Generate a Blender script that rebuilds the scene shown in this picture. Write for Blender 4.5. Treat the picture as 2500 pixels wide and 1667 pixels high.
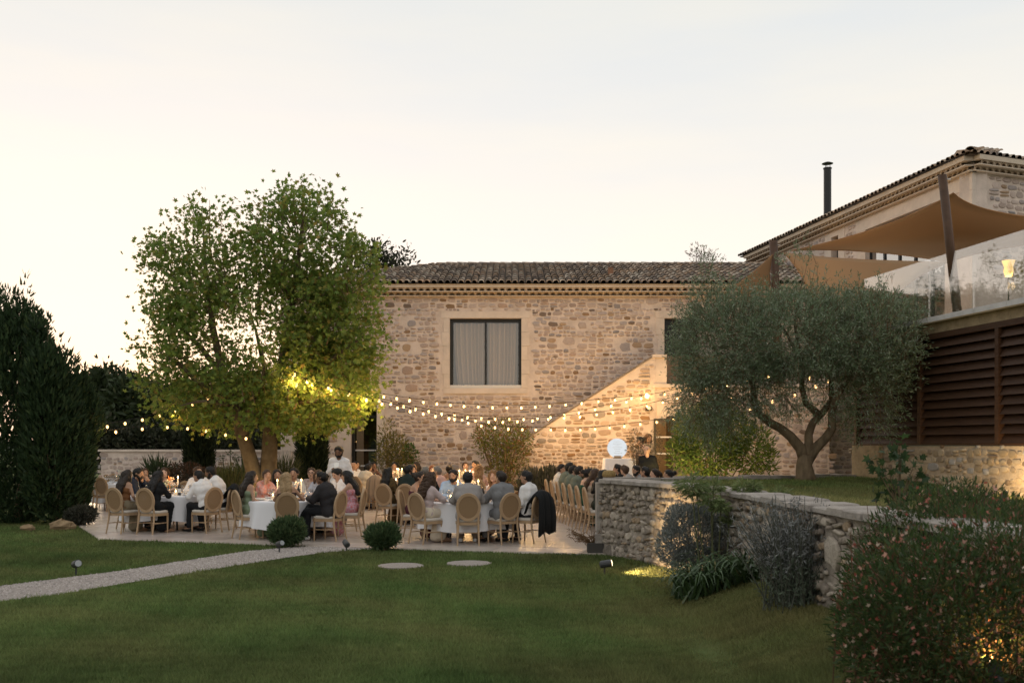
import bpy, math, random
import numpy as np
from mathutils import Vector, Matrix

for _o in list(bpy.data.objects):
    bpy.data.objects.remove(_o)
SC = bpy.context.scene
COL = SC.collection
PI = math.pi
rad = math.radians

# ---------------------------------------------------------------- camera
CAM_H = 1.85
cam_data = bpy.data.cameras.new('camera')
cam = bpy.data.objects.new('camera', cam_data)
COL.objects.link(cam)
cam.location = (0, 0, CAM_H)
cam.rotation_euler = (rad(90), 0, 0)
cam_data.lens = 35.0
cam_data.sensor_width = 36.0
cam_data.shift_y = 0.1014
cam_data.clip_start = 0.1
cam_data.clip_end = 2000
cam_data.dof.use_dof = True
cam_data.dof.focus_distance = 21.0
cam_data.dof.aperture_fstop = 3.2
SC.camera = cam

# ---------------------------------------------------------------- sky
SUN_EL, SUN_AZ = 2.0, -19.0          # degrees; azimuth measured from +Y towards +X
world = bpy.data.worlds.new('World')
SC.world = world
world.use_nodes = True
wt = world.node_tree
wt.nodes.clear()
w_out = wt.nodes.new('ShaderNodeOutputWorld')
w_bg = wt.nodes.new('ShaderNodeBackground')
w_sky = wt.nodes.new('ShaderNodeTexSky')
w_sky.sky_type = 'NISHITA'
w_sky.sun_disc = False
w_sky.sun_elevation = rad(SUN_EL)
w_sky.sun_rotation = rad(SUN_AZ)
w_sky.altitude = 200
w_sky.air_density = 1.0
w_sky.dust_density = 2.0
w_sky.ozone_density = 1.0
# the thin high cloud of the evening: an even pale veil over the clear sky
w_tc = wt.nodes.new('ShaderNodeTexCoord')
w_sep = wt.nodes.new('ShaderNodeSeparateXYZ')
w_ramp = wt.nodes.new('ShaderNodeValToRGB')
w_mix = wt.nodes.new('ShaderNodeMix')
w_mix.data_type = 'RGBA'
wt.links.new(w_tc.outputs['Generated'], w_sep.inputs[0])
wt.links.new(w_sep.outputs['Z'], w_ramp.inputs[0])
cr = w_ramp.color_ramp
VEIL = 10.9
cr.elements[0].position = 0.0
cr.elements[0].color = (1.0, 0.90, 0.78, 1)
cr.elements[1].position = 0.75
cr.elements[1].color = (0.70, 0.72, 0.73, 1)
for p_, c_ in ((0.10, (0.87, 0.812, 0.74, 1)), (0.25, (0.755, 0.737, 0.708, 1)), (0.40, (0.66, 0.678, 0.675, 1))):
    e_ = cr.elements.new(p_)
    e_.color = c_
w_scale = wt.nodes.new('ShaderNodeVectorMath')
w_scale.operation = 'SCALE'
w_scale.inputs['Scale'].default_value = VEIL
wt.links.new(w_ramp.outputs[0], w_scale.inputs[0])
w_mix.inputs[0].default_value = 0.78
wt.links.new(w_sky.outputs[0], w_mix.inputs[6])
# faint streaks of peach coloured cloud
w_map = wt.nodes.new('ShaderNodeMapping')
w_map.inputs['Scale'].default_value = (1.6, 1.6, 9.0)
w_map.inputs['Rotation'].default_value = (0.0, 0.14, 0.0)
w_noise = wt.nodes.new('ShaderNodeTexNoise')
w_noise.inputs['Scale'].default_value = 1.7
w_noise.inputs['Detail'].default_value = 5
w_cr = wt.nodes.new('ShaderNodeValToRGB')
w_cr.color_ramp.elements[0].position = 0.36
w_cr.color_ramp.elements[0].color = (0.965, 0.965, 0.975, 1)
w_cr.color_ramp.elements[1].position = 0.72
w_cr.color_ramp.elements[1].color = (1.07, 1.02, 0.95, 1)
w_mul = wt.nodes.new('ShaderNodeVectorMath')
w_mul.operation = 'MULTIPLY'
wt.links.new(w_tc.outputs['Generated'], w_map.inputs[0])
wt.links.new(w_map.outputs[0], w_noise.inputs['Vector'])
wt.links.new(w_noise.outputs[0], w_cr.inputs[0])
wt.links.new(w_scale.outputs[0], w_mul.inputs[0])
wt.links.new(w_cr.outputs[0], w_mul.inputs[1])
wt.links.new(w_mul.outputs[0], w_mix.inputs[7])
wt.links.new(w_mix.outputs[2], w_bg.inputs[0])
w_bg.inputs[1].default_value = 0.10
wt.links.new(w_bg.outputs[0], w_out.inputs[0])

# ---------------------------------------------------------------- the low sun, behind thin cloud
sun_data = bpy.data.lights.new('sun', 'SUN')
sun_data.energy = 0.35
sun_data.angle = rad(12)
sun_data.color = (1.0, 0.74, 0.45)
sun = bpy.data.objects.new('sun', sun_data)
COL.objects.link(sun)
_sd = Vector((math.sin(rad(SUN_AZ)) * math.cos(rad(SUN_EL)), math.cos(rad(SUN_AZ)) * math.cos(rad(SUN_EL)), math.sin(rad(SUN_EL))))
sun.rotation_euler = _sd.to_track_quat('Z', 'Y').to_euler()
sun.location = (-60, 160, 40)

SC.view_settings.view_transform = 'Standard'
SC.view_settings.look = 'None'
SC.view_settings.gamma = 1.0
SC.view_settings.use_curve_mapping = False
SC.view_settings.exposure = 0.5
SC.render.engine = 'CYCLES'
SC.cycles.use_denoising = True
SC.cycles.max_bounces = 6
SC.cycles.diffuse_bounces = 3
SC.cycles.glossy_bounces = 3
SC.cycles.transmission_bounces = 4
SC.cycles.transparent_max_bounces = 16
SC.cycles.sample_clamp_indirect = 4.0
SC.cycles.caustics_reflective = False
SC.cycles.caustics_refractive = False

# ================================================================ helpers
F_PX = 2430.0


def at(x, y, d):
    """a point of the photograph (2500 px wide) placed d metres away"""
    return Vector(((x - 1250) * d / F_PX, d, CAM_H - (y - 1087) * d / F_PX))


def gx(x, d):
    return (x - 1250) * d / F_PX


def gnd(x, y, z=0.0):
    d = F_PX * (CAM_H - z) / (y - 1087.0)
    return Vector(((x - 1250) * d / F_PX, d, z))


# ---------------- materials
MATS = {}


def new_mat(name):
    m = bpy.data.materials.new(name)
    m.use_nodes = True
    nt = m.node_tree
    b = nt.nodes['Principled BSDF']
    return m, nt, b


def noise_node(nt, scale, detail=4, coord='Object', rough=0.6, vec_scale=None):
    tc = nt.nodes.new('ShaderNodeTexCoord')
    n = nt.nodes.new('ShaderNodeTexNoise')
    n.inputs['Scale'].default_value = scale
    n.inputs['Detail'].default_value = detail
    n.inputs['Roughness'].default_value = rough
    if coord == 'World':
        g = nt.nodes.new('ShaderNodeNewGeometry')
        src = g.outputs['Position']
    else:
        src = tc.outputs[coord]
    if vec_scale:
        mp = nt.nodes.new('ShaderNodeMapping')
        mp.inputs['Scale'].default_value = vec_scale
        nt.links.new(src, mp.inputs[0])
        src = mp.outputs[0]
    nt.links.new(src, n.inputs['Vector'])
    return n


def mat(name, col, rough=0.8, var=0.0, scale=8.0, bump=0.0, bscale=40.0, metallic=0.0, spec=0.3,
        attr=False, objcol=False, coord='World', col2=None, vscale=None, translucent=0.0, emit=None, estr=0.0):
    """plain procedural material: base colour x (noise variation) x attribute x object colour"""
    if name in MATS:
        return MATS[name]
    m, nt, b = new_mat(name)
    b.inputs['Roughness'].default_value = rough
    b.inputs['Metallic'].default_value = metallic
    b.inputs['Specular IOR Level'].default_value = spec
    rgb = nt.nodes.new('ShaderNodeRGB')
    rgb.outputs[0].default_value = (*col, 1)
    cur = rgb.outputs[0]
    if var > 0 or col2 is not None:
        n = noise_node(nt, scale, 4, coord, vec_scale=vscale)
        r = nt.nodes.new('ShaderNodeValToRGB')
        r.color_ramp.elements[0].position = 0.32
        r.color_ramp.elements[1].position = 0.68
        c2 = col2 if col2 is not None else tuple(min(1, c * (1 + var)) for c in col)
        c1 = col if col2 is not None else tuple(c * (1 - var) for c in col)
        r.color_ramp.elements[0].color = (*c1, 1)
        r.color_ramp.elements[1].color = (*c2, 1)
        nt.links.new(n.outputs[0], r.inputs[0])
        cur = r.outputs[0]
    for flag in ('attr', 'obj'):
        if (flag == 'attr' and attr) or (flag == 'obj' and objcol):
            mx = nt.nodes.new('ShaderNodeMix')
            mx.data_type = 'RGBA'
            mx.blend_type = 'MULTIPLY'
            mx.inputs[0].default_value = 1.0
            nt.links.new(cur, mx.inputs[6])
            if flag == 'attr':
                a = nt.nodes.new('ShaderNodeAttribute')
                a.attribute_name = 'Col'
                nt.links.new(a.outputs['Color'], mx.inputs[7])
            else:
                a = nt.nodes.new('ShaderNodeObjectInfo')
                nt.links.new(a.outputs['Color'], mx.inputs[7])
            cur = mx.outputs[2]
    nt.links.new(cur, b.inputs['Base Color'])
    if bump > 0:
        n2 = noise_node(nt, bscale, 5, coord, vec_scale=vscale)
        bp = nt.nodes.new('ShaderNodeBump')
        bp.inputs['Strength'].default_value = bump
        bp.inputs['Distance'].default_value = 0.02
        nt.links.new(n2.outputs[0], bp.inputs['Height'])
        nt.links.new(bp.outputs[0], b.inputs['Normal'])
    if emit is not None:
        b.inputs['Emission Color'].default_value = (*emit, 1)
        b.inputs['Emission Strength'].default_value = estr
    if translucent > 0:
        tr = nt.nodes.new('ShaderNodeBsdfTranslucent')
        nt.links.new(cur, tr.inputs[0])
        ms = nt.nodes.new('ShaderNodeMixShader')
        ms.inputs[0].default_value = translucent
        out = nt.nodes['Material Output']
        nt.links.new(b.outputs[0], ms.inputs[1])
        nt.links.new(tr.outputs[0], ms.inputs[2])
        nt.links.new(ms.outputs[0], out.inputs[0])
    MATS[name] = m
    return m


def glass_mat(name, tint=(1, 1, 1), base=0.12, rough=0.0, ior=1.5):
    """thin clear pane: what is behind shows through, the rest is mirrored"""
    if name in MATS:
        return MATS[name]
    m = bpy.data.materials.new(name)
    m.use_nodes = True
    nt = m.node_tree
    nt.nodes.clear()
    out = nt.nodes.new('ShaderNodeOutputMaterial')
    t = nt.nodes.new('ShaderNodeBsdfTransparent')
    t.inputs[0].default_value = (*tint, 1)
    g = nt.nodes.new('ShaderNodeBsdfGlossy')
    g.inputs['Roughness'].default_value = rough
    f = nt.nodes.new('ShaderNodeLayerWeight')
    f.inputs[0].default_value = 0.5
    pw = nt.nodes.new('ShaderNodeMath')
    pw.operation = 'POWER'
    pw.inputs[1].default_value = 4.0
    nt.links.new(f.outputs['Facing'], pw.inputs[0])
    ad = nt.nodes.new('ShaderNodeMath')
    ad.operation = 'ADD'
    ad.use_clamp = True
    ad.inputs[1].default_value = base + 0.04
    nt.links.new(pw.outputs[0], ad.inputs[0])
    mx = nt.nodes.new('ShaderNodeMixShader')
    nt.links.new(ad.outputs[0], mx.inputs[0])
    nt.links.new(t.outputs[0], mx.inputs[1])
    nt.links.new(g.outputs[0], mx.inputs[2])
    nt.links.new(mx.outputs[0], out.inputs[0])
    MATS[name] = m
    return m


# ---------------- meshes
def np_mesh(name, V, faces, mats, smooth=False, col=None, fmat=None):
    """faces: list of (n,k) int arrays (one per polygon size). col: per-vertex rgb -> 'Col'."""
    me = bpy.data.meshes.new(name)
    V = np.asarray(V, dtype=np.float32)
    faces = [np.asarray(f, dtype=np.int32) for f in faces if len(f)]
    nl = sum(f.size for f in faces)
    npoly = sum(len(f) for f in faces)
    me.vertices.add(len(V))
    me.vertices.foreach_set('co', V.ravel())
    me.loops.add(nl)
    me.polygons.add(npoly)
    me.loops.foreach_set('vertex_index', np.concatenate([f.ravel() for f in faces]))
    tot = np.concatenate([np.full(len(f), f.shape[1], dtype=np.int32) for f in faces])
    start = np.concatenate([[0], np.cumsum(tot)[:-1]]).astype(np.int32)
    me.polygons.foreach_set('loop_start', start)
    if smooth:
        me.polygons.foreach_set('use_smooth', np.ones(npoly, dtype=bool))
    if fmat is not None:
        me.polygons.foreach_set('material_index', np.asarray(fmat, dtype=np.int32))
    if col is not None:
        a = me.color_attributes.new('Col', 'FLOAT_COLOR', 'POINT')
        c4 = np.ones((len(V), 4), dtype=np.float32)
        c4[:, :3] = col
        a.data.foreach_set('color', c4.ravel())
    me.update(calc_edges=True)
    for m in (mats if isinstance(mats, (list, tuple)) else [mats]):
        me.materials.append(m)
    return me


class MB:
    """collects simple shapes into one mesh"""

    def __init__(s):
        s.v, s.f, s.c, s.m = [], [], [], []
        s.col, s.mi = (1, 1, 1), 0

    def add(s, vs, fs):
        b = len(s.v)
        s.v.extend(tuple(p) for p in vs)
        s.c.extend([s.col] * len(vs))
        s.f.extend(tuple(b + i for i in f) for f in fs)
        s.m.extend([s.mi] * len(fs))

    def box(s, x0, x1, y0, y1, z0, z1, M=None):
        vs = [Vector((x, y, z)) for z in (z0, z1) for y in (y0, y1) for x in (x0, x1)]
        if M is not None:
            vs = [M @ v for v in vs]
        s.add(vs, [(0, 2, 3, 1), (4, 5, 7, 6), (0, 1, 5, 4), (2, 6, 7, 3), (0, 4, 6, 2), (1, 3, 7, 5)])

    def quad(s, a, b, c, d):
        s.add([a, b, c, d], [(0, 1, 2, 3)])

    def tube(s, pts, radii, n=8, cap=True, squash=None):
        pts = [Vector(p) for p in pts]
        if not isinstance(radii, (list, tuple)):
            radii = [radii] * len(pts)
        b = len(s.v)
        prev = None
        for i, p in enumerate(pts):
            t = (pts[min(i + 1, len(pts) - 1)] - pts[max(i - 1, 0)])
            t = t.normalized() if t.length > 1e-9 else Vector((0, 0, 1))
            if prev is None:
                a = Vector((1, 0, 0)) if abs(t.x) < 0.9 else Vector((0, 1, 0))
                u = (a - t * a.dot(t)).normalized()
            else:
                u = (prev - t * prev.dot(t)).normalized()
            prev = u
            w = t.cross(u)
            for k in range(n):
                an = 2 * PI * k / n
                r = radii[i]
                s.v.append(tuple(p + u * (r * math.cos(an)) + w * (r * math.sin(an))))
                s.c.append(s.col)
        for i in range(len(pts) - 1):
            for k in range(n):
                s.f.append((b + i * n + k, b + i * n + (k + 1) % n, b + (i + 1) * n + (k + 1) % n, b + (i + 1) * n + k))
                s.m.append(s.mi)
        if cap:
            s.f.append(tuple(b + k for k in reversed(range(n))))
            s.f.append(tuple(b + (len(pts) - 1) * n + k for k in range(n)))
            s.m.extend([s.mi] * 2)

    def lathe(s, prof, n=12, c=(0, 0, 0), cap=True):
        b = len(s.v)
        for (r, z) in prof:
            for k in range(n):
                an = 2 * PI * k / n
                s.v.append((c[0] + r * math.cos(an), c[1] + r * math.sin(an), c[2] + z))
                s.c.append(s.col)
        for i in range(len(prof) - 1):
            for k in range(n):
                s.f.append((b + i * n + k, b + i * n + (k + 1) % n, b + (i + 1) * n + (k + 1) % n, b + (i + 1) * n + k))
                s.m.append(s.mi)
        if cap:
            s.f.append(tuple(b + k for k in reversed(range(n))))
            s.f.append(tuple(b + (len(prof) - 1) * n + k for k in range(n)))
            s.m.extend([s.mi] * 2)

    def ball(s, c, r, n=8, m=6, sc=(1, 1, 1)):
        prof = [(max(1e-4, r * math.sin(PI * i / m)), -r * math.cos(PI * i / m)) for i in range(m + 1)]
        b = len(s.v)
        s.lathe(prof, n, (0, 0, 0), cap=False)
        for i in range(b, len(s.v)):
            x, y, z = s.v[i]
            s.v[i] = (c[0] + x * sc[0], c[1] + y * sc[1], c[2] + z * sc[2])

    def mesh(s, name, mats, smooth=False, col=False):
        me = bpy.data.meshes.new(name)
        me.from_pydata(s.v, [], s.f)
        for m in (mats if isinstance(mats, (list, tuple)) else [mats]):
            me.materials.append(m)
        if smooth:
            me.polygons.foreach_set('use_smooth', np.ones(len(me.polygons), dtype=bool))
        if len(set(s.m)) > 1:
            me.polygons.foreach_set('material_index', np.array(s.m, dtype=np.int32))
        if col:
            a = me.color_attributes.new('Col', 'FLOAT_COLOR', 'POINT')
            c4 = np.ones((len(s.v), 4), dtype=np.float32)
            c4[:, :3] = np.array(s.c)
            a.data.foreach_set('color', c4.ravel())
        return me


# ---------------- objects
def obj(name, me, parent=None, inv=None, kind=None):
    o = bpy.data.objects.new(name, me)
    COL.objects.link(o)
    if parent is not None:
        o.parent = parent
        if inv is not None:
            o.matrix_parent_inverse = inv
    if kind:
        o['kind'] = kind
    return o


def wpart(name, me, parent, kind=None):
    """part whose mesh is in world coordinates, under an unrotated Empty"""
    inv = Matrix.Translation(-parent.location)
    return obj(name, me, parent, inv, kind)


def tag(o, label, cat, group=None):
    o['label'] = label
    o['category'] = cat
    if group:
        o['group'] = group
    return o


def thing(name, label, cat, loc=(0, 0, 0), rz=0.0, group=None):
    o = bpy.data.objects.new(name, None)
    o.empty_display_size = 0.2
    COL.objects.link(o)
    o.location = loc
    o.rotation_euler = (0, 0, rz)
    return tag(o, label, cat, group)


def struct(name, me, parent=None):
    o = obj(name, me)
    o['kind'] = 'structure'
    return o


def dup(root, loc, rz, label=None, group=None):
    r = root.copy()
    COL.objects.link(r)
    r.location = loc
    r.rotation_euler = (0, 0, rz)
    if label:
        r['label'] = label
    if group:
        r['group'] = group
    for ch in KIDS.get(root.name, []):
        c = ch.copy()
        COL.objects.link(c)
        c.parent = r
        for g in KIDS.get(ch.name, []):
            e = g.copy()
            COL.objects.link(e)
            e.parent = c
    return r


KIDS = {}


def kid(parent, o):
    KIDS.setdefault(parent.name, []).append(o)
    return o


def part(name, me, parent, kind=None):
    """part in the local coordinates of its thing"""
    return kid(parent, obj(name, me, parent, None, kind))

# ================================================================ leaves
def leaf_mesh(name, P, size, axis, rng, tmpl, tfaces, material, col, spread=0.6, fold=0.0, smooth=False):
    """many small leaf faces. P (N,3); axis (N,3) growth direction; tmpl (m,2): (across, along)."""
    P = np.asarray(P, dtype=np.float64)
    N = len(P)
    A = np.asarray(axis, dtype=np.float64) + rng.normal(0, spread, (N, 3))
    A /= np.linalg.norm(A, axis=1, keepdims=True) + 1e-9
    R = rng.normal(0, 1, (N, 3))
    B = np.cross(A, R)
    B /= np.linalg.norm(B, axis=1, keepdims=True) + 1e-9
    Cn = np.cross(A, B)
    T = np.asarray(tmpl, dtype=np.float64)
    m = len(T)
    size = np.asarray(size).reshape(-1, 1, 1)
    V = P[:, None, :] + size * (T[None, :, 0:1] * B[:, None, :] + T[None, :, 1:2] * A[:, None, :])
    if fold:
        V = V + size * fold * np.abs(T[None, :, 0:1]) * Cn[:, None, :]
    V = V.reshape(-1, 3)
    offs = (np.arange(N) * m)[:, None, None]
    by = {}
    for f in tfaces:
        by.setdefault(len(f), []).append(f)
    faces = [(np.array(fl)[None, :, :] + offs).reshape(-1, k) for k, fl in by.items()]
    C = np.repeat(np.asarray(col), m, axis=0)
    return np_mesh(name, V, faces, material, smooth, col=C)


def plane_leaf():
    pts = []
    for a, r in ((-150, .28), (-115, .62), (-85, .36), (-52, .86), (-25, .46), (0, 1.0), (25, .46), (52, .86), (85, .36), (115, .62), (150, .28)):
        pts.append((math.sin(rad(a)) * r * .5, math.cos(rad(a)) * r * .5 + .12))
    return pts, [(0, 1, 2), (2, 3, 4), (4, 5, 6), (6, 7, 8), (8, 9, 10), (0, 2, 8, 10), (2, 4, 6, 8)]


LEAF_OVAL = ([(0, 0), (.18, .35), (.16, .7), (0, 1), (-.16, .7), (-.18, .35)], [(0, 1, 2, 3), (0, 3, 4, 5)])
LEAF_SLIM = ([(0, 0), (.11, .45), (0, 1), (-.11, .45)], [(0, 1, 2, 3)])
LEAF_TRI = ([(-.12, 0), (.12, 0), (0, 1)], [(0, 1, 2)])


def ell_points(rng, n, ells, shell=0.35, power=None):
    """n points in a union of ellipsoids [(centre, radii)], biased to the outside, with outward direction"""
    vol = np.array([r[0] * r[1] * r[2] for c, r in ells])
    cnt = rng.multinomial(n, vol / vol.sum())
    Ps, Ds = [], []
    for (c, r), k in zip(ells, cnt):
        d = rng.normal(0, 1, (k, 3))
        d /= np.linalg.norm(d, axis=1, keepdims=True)
        rr = (shell ** 3 + (1 - shell ** 3) * rng.random((k, 1))) ** (1 / 3)
        Ps.append(np.array(c) + d * rr * np.array(r))
        dd = d / np.array(r)
        Ds.append(dd / np.linalg.norm(dd, axis=1, keepdims=True))
    return np.concatenate(Ps), np.concatenate(Ds)


def vary(rng, n, cols, weights, jit=0.25):
    cols = np.array(cols)
    idx = rng.choice(len(cols), n, p=np.array(weights) / np.sum(weights))
    return cols[idx] * (1 + rng.uniform(-jit, jit, (n, 1)))


def lownoise(P, s, seed=0):
    """cheap smooth noise -1..1 at points"""
    r = np.random.default_rng(seed)
    out = np.zeros(len(P))
    for k in range(5):
        w = r.normal(0, 1, P.shape[1]) * s * (1 + 0.5 * k)
        out += np.sin(P @ w + r.uniform(0, 6.28)) / (1 + 0.4 * k)
    return out / 2.5


# ================================================================ signed-distance modelling -> one smooth skin
def surface_net(F, org, h):
    nx, ny, nz = F.shape
    S = F < 0
    cx, cy, cz = nx - 1, ny - 1, nz - 1
    acc = np.zeros((cx, cy, cz, 3), dtype=np.float32)
    cnt = np.zeros((cx, cy, cz), dtype=np.float32)

    def sl(o):
        return (slice(o[0], o[0] + cx), slice(o[1], o[1] + cy), slice(o[2], o[2] + cz))
    for ax in range(3):
        for b in (0, 1):
            for c in (0, 1):
                o = [b, c]
                o.insert(ax, 0)
                o2 = list(o)
                o2[ax] = 1
                fa, fb = F[sl(o)], F[sl(o2)]
                m = S[sl(o)] != S[sl(o2)]
                if not m.any():
                    continue
                idx = np.nonzero(m)
                a_, b_ = fa[idx], fb[idx]
                t = a_ / (a_ - b_)
                p = np.empty((len(t), 3), dtype=np.float32)
                for q in range(3):
                    p[:, q] = o[q] + (t if q == ax else 0)
                acc[idx] += p
                cnt[idx] += 1
    has = cnt > 0
    ids = np.full(has.shape, -1, dtype=np.int32)
    ii = np.nonzero(has)
    n = len(ii[0])
    ids[ii] = np.arange(n)
    V = acc[ii] / cnt[ii][:, None] + np.stack(ii, 1)
    V = V * h + np.asarray(org)
    quads = []
    for ax in range(3):
        u, v = (ax + 1) % 3, (ax + 2) % 3
        a = [slice(None)] * 3
        b = [slice(None)] * 3
        a[ax] = slice(0, -1)
        b[ax] = slice(1, None)
        for q in (u, v):
            a[q] = slice(1, -1)
            b[q] = slice(1, -1)
        s0, s1 = S[tuple(a)], S[tuple(b)]
        for inside in (True, False):
            m = (s0 == inside) & (s1 != inside)
            e = list(np.nonzero(m))
            if not len(e[0]):
                continue
            base = [None] * 3
            base[ax] = e[ax]
            base[u] = e[u]
            base[v] = e[v]

            def cell(du, dv):
                k = [None] * 3
                k[ax] = base[ax]
                k[u] = base[u] + du
                k[v] = base[v] + dv
                return ids[tuple(k)]
            q = np.stack([cell(0, 0), cell(1, 0), cell(1, 1), cell(0, 1)], 1)
            quads.append(q if inside else q[:, ::-1])
    return V, np.concatenate(quads)


class Sdf:
    def __init__(s, k=0.03):
        s.k = k
        s.p = []
        s.cuts = []

    def cap(s, a, b, ra, rb=None, infl=0.0, k=None):
        s.p.append((np.array(a, float), np.array(b, float), ra + infl, (ra if rb is None else rb) + infl, s.k if k is None else k))
        return s

    def cut_plane(s, p, n):       # keep the side where (x-p).n < 0
        s.cuts.append(('p', np.array(p, float), np.array(n, float)))

    def cut_cap(s, a, b, r):      # remove a capsule
        s.cuts.append(('c', np.array(a, float), np.array(b, float), r))

    def mesh(s, h, noise=0.0, nfreq=30.0, seed=0):
        lo = np.min([np.minimum(a, b) - max(ra, rb) for a, b, ra, rb, k in s.p], 0) - 3 * h
        hi = np.max([np.maximum(a, b) + max(ra, rb) for a, b, ra, rb, k in s.p], 0) + 3 * h
        n = np.ceil((hi - lo) / h).astype(int) + 1
        ax = [lo[i] + h * np.arange(n[i]) for i in range(3)]
        F = np.full(n, 0.08, dtype=np.float32)
        for a, b, ra, rb, k in s.p:
            R = max(ra, rb) + 0.08
            l2, h2 = np.minimum(a, b) - R, np.maximum(a, b) + R
            i0 = np.maximum(0, np.floor((l2 - lo) / h).astype(int))
            i1 = np.minimum(n, np.ceil((h2 - lo) / h).astype(int) + 1)
            X = ax[0][i0[0]:i1[0]][:, None, None] - a[0]
            Y = ax[1][i0[1]:i1[1]][None, :, None] - a[1]
            Z = ax[2][i0[2]:i1[2]][None, None, :] - a[2]
            ba = b - a
            L = float(ba @ ba)
            if L < 1e-10:
                d = np.sqrt(X * X + Y * Y + Z * Z) - ra
            else:
                t = np.clip((X * ba[0] + Y * ba[1] + Z * ba[2]) / L, 0, 1)
                d = np.sqrt((X - t * ba[0]) ** 2 + (Y - t * ba[1]) ** 2 + (Z - t * ba[2]) ** 2) - (ra + (rb - ra) * t)
            sub = F[i0[0]:i1[0], i0[1]:i1[1], i0[2]:i1[2]]
            hh = np.clip(0.5 + 0.5 * (sub - d) / k, 0, 1)
            F[i0[0]:i1[0], i0[1]:i1[1], i0[2]:i1[2]] = sub + (d - sub) * hh - k * hh * (1 - hh)
        if s.cuts:
            X, Y, Z = np.meshgrid(*ax, indexing='ij', sparse=True)
            for c in s.cuts:
                if c[0] == 'p':
                    d = (X - c[1][0]) * c[2][0] + (Y - c[1][1]) * c[2][1] + (Z - c[1][2]) * c[2][2]
                    F = np.maximum(F, d)
                else:
                    ba = c[2] - c[1]
                    L = float(ba @ ba) + 1e-12
                    x, y, z = X - c[1][0], Y - c[1][1], Z - c[1][2]
                    t = np.clip((x * ba[0] + y * ba[1] + z * ba[2]) / L, 0, 1)
                    d = np.sqrt((x - t * ba[0]) ** 2 + (y - t * ba[1]) ** 2 + (z - t * ba[2]) ** 2) - c[3]
                    F = np.maximum(F, -d)
        F[0], F[-1] = 0.05, 0.05
        F[:, 0], F[:, -1] = 0.05, 0.05
        F[:, :, 0], F[:, :, -1] = 0.05, 0.05
        V, Q = surface_net(F, lo, h)
        if noise:
            V = V + noise * np.stack([lownoise(V, nfreq, seed + q) for q in range(3)], 1)
        return V, Q

# ================================================================ materials of the place
M_GRASS = mat('grass_blade', (1, 1, 1), 0.75, attr=True, translucent=0.45, spec=0.2)
M_LAWN = mat('lawn_soil', (0.065, 0.105, 0.03), 0.95, scale=1.1, col2=(0.12, 0.115, 0.045), bump=0.6, bscale=60, spec=0.1)
M_GRAVEL = mat('pale_gravel', (0.28, 0.24, 0.215), 0.9, scale=60, col2=(0.42, 0.37, 0.335), bump=1.0, bscale=90, spec=0.2)
M_PAVE = mat('limestone_paving', (0.46, 0.40, 0.36), 0.24, scale=2.5, col2=(0.58, 0.51, 0.46), bump=0.06, bscale=14, spec=0.5, objcol=True)
M_JOINT = mat('paving_joint', (0.16, 0.14, 0.12), 0.9)
M_MORTAR = mat('lime_mortar', (0.63, 0.525, 0.455), 0.95, var=0.15, scale=2.2, bump=0.8, bscale=30, spec=0.15)
M_STONE = mat('wall_stone', (1, 1, 1), 0.92, var=0.14, scale=14, bump=0.8, bscale=45, spec=0.15, attr=True, objcol=True)
M_RSTONE = mat('rough_grey_stone', (1, 1, 1), 0.95, var=0.30, scale=9, bump=1.0, bscale=28, spec=0.15, attr=True, objcol=True)
M_RMORTAR = mat('grey_mortar', (0.36, 0.31, 0.26), 0.97, var=0.3, scale=6, bump=1.0, bscale=22, spec=0.1)
M_ASHLAR = mat('dressed_limestone', (0.64, 0.54, 0.46), 0.85, var=0.09, scale=2.5, bump=0.15, bscale=50, spec=0.2)
M_PLASTER = mat('eaves_plaster', (0.60, 0.50, 0.40), 0.9, var=0.06, scale=4, bump=0.2, bscale=30, spec=0.15)
M_TILE = mat('roof_tile_clay', (1, 1, 1), 0.9, var=0.35, scale=7, bump=0.4, bscale=40, spec=0.2, attr=True, objcol=True)
M_TILEBED = mat('roof_bed', (0.085, 0.068, 0.055), 0.95, var=0.3, scale=6)
M_CORBEL = mat('corbel_clay', (0.40, 0.29, 0.20), 0.85, var=0.15, scale=12, objcol=True)
M_HOLLOW = mat('corbel_hollow_shade', (0.028, 0.018, 0.011), 0.95)  # shade inside the tile mouths, put into the colour as near-black
M_DARKMETAL = mat('black_metal', (0.015, 0.016, 0.017), 0.4, spec=0.4)
M_BRONZE = mat('bronze_frame', (0.05, 0.042, 0.03), 0.45, spec=0.4)
M_SILL = mat('pale_sill', (0.62, 0.60, 0.58), 0.5)
M_GLASS = glass_mat('window_glass', base=0.13)
M_GLASSDARK = glass_mat('wing_glass', base=0.50)
M_RAILGLASS = glass_mat('railing_glass', base=0.20)
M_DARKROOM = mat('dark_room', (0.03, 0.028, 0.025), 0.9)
M_CURTAIN = mat('sheer_curtain', (0.36, 0.275, 0.195), 0.9, translucent=0.2)
M_WOOD = mat('louvre_wood', (0.040, 0.018, 0.009), 0.6, scale=3, col2=(0.062, 0.029, 0.014), vscale=(1, 1, 12), bump=0.25, bscale=8, spec=0.3)
M_POST = mat('post_wood', (0.085, 0.045, 0.026), 0.55, var=0.2, scale=6)
M_SAIL = mat('sail_fabric', (0.43, 0.275, 0.15), 0.9, var=0.05, scale=90, translucent=0.36)
M_BARK = mat('bark_brown', (0.16, 0.115, 0.07), 0.95, var=0.4, scale=9, bump=1.0, bscale=25, vscale=(1, 1, 0.35))
M_PBARK = mat('plane_bark', (0.085, 0.062, 0.036), 0.9, scale=5, col2=(0.15, 0.115, 0.07), bump=0.5, bscale=18)
M_LEAF = mat('leaf_green', (1, 1, 1), 0.55, attr=True, translucent=0.44, spec=0.3)
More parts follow.
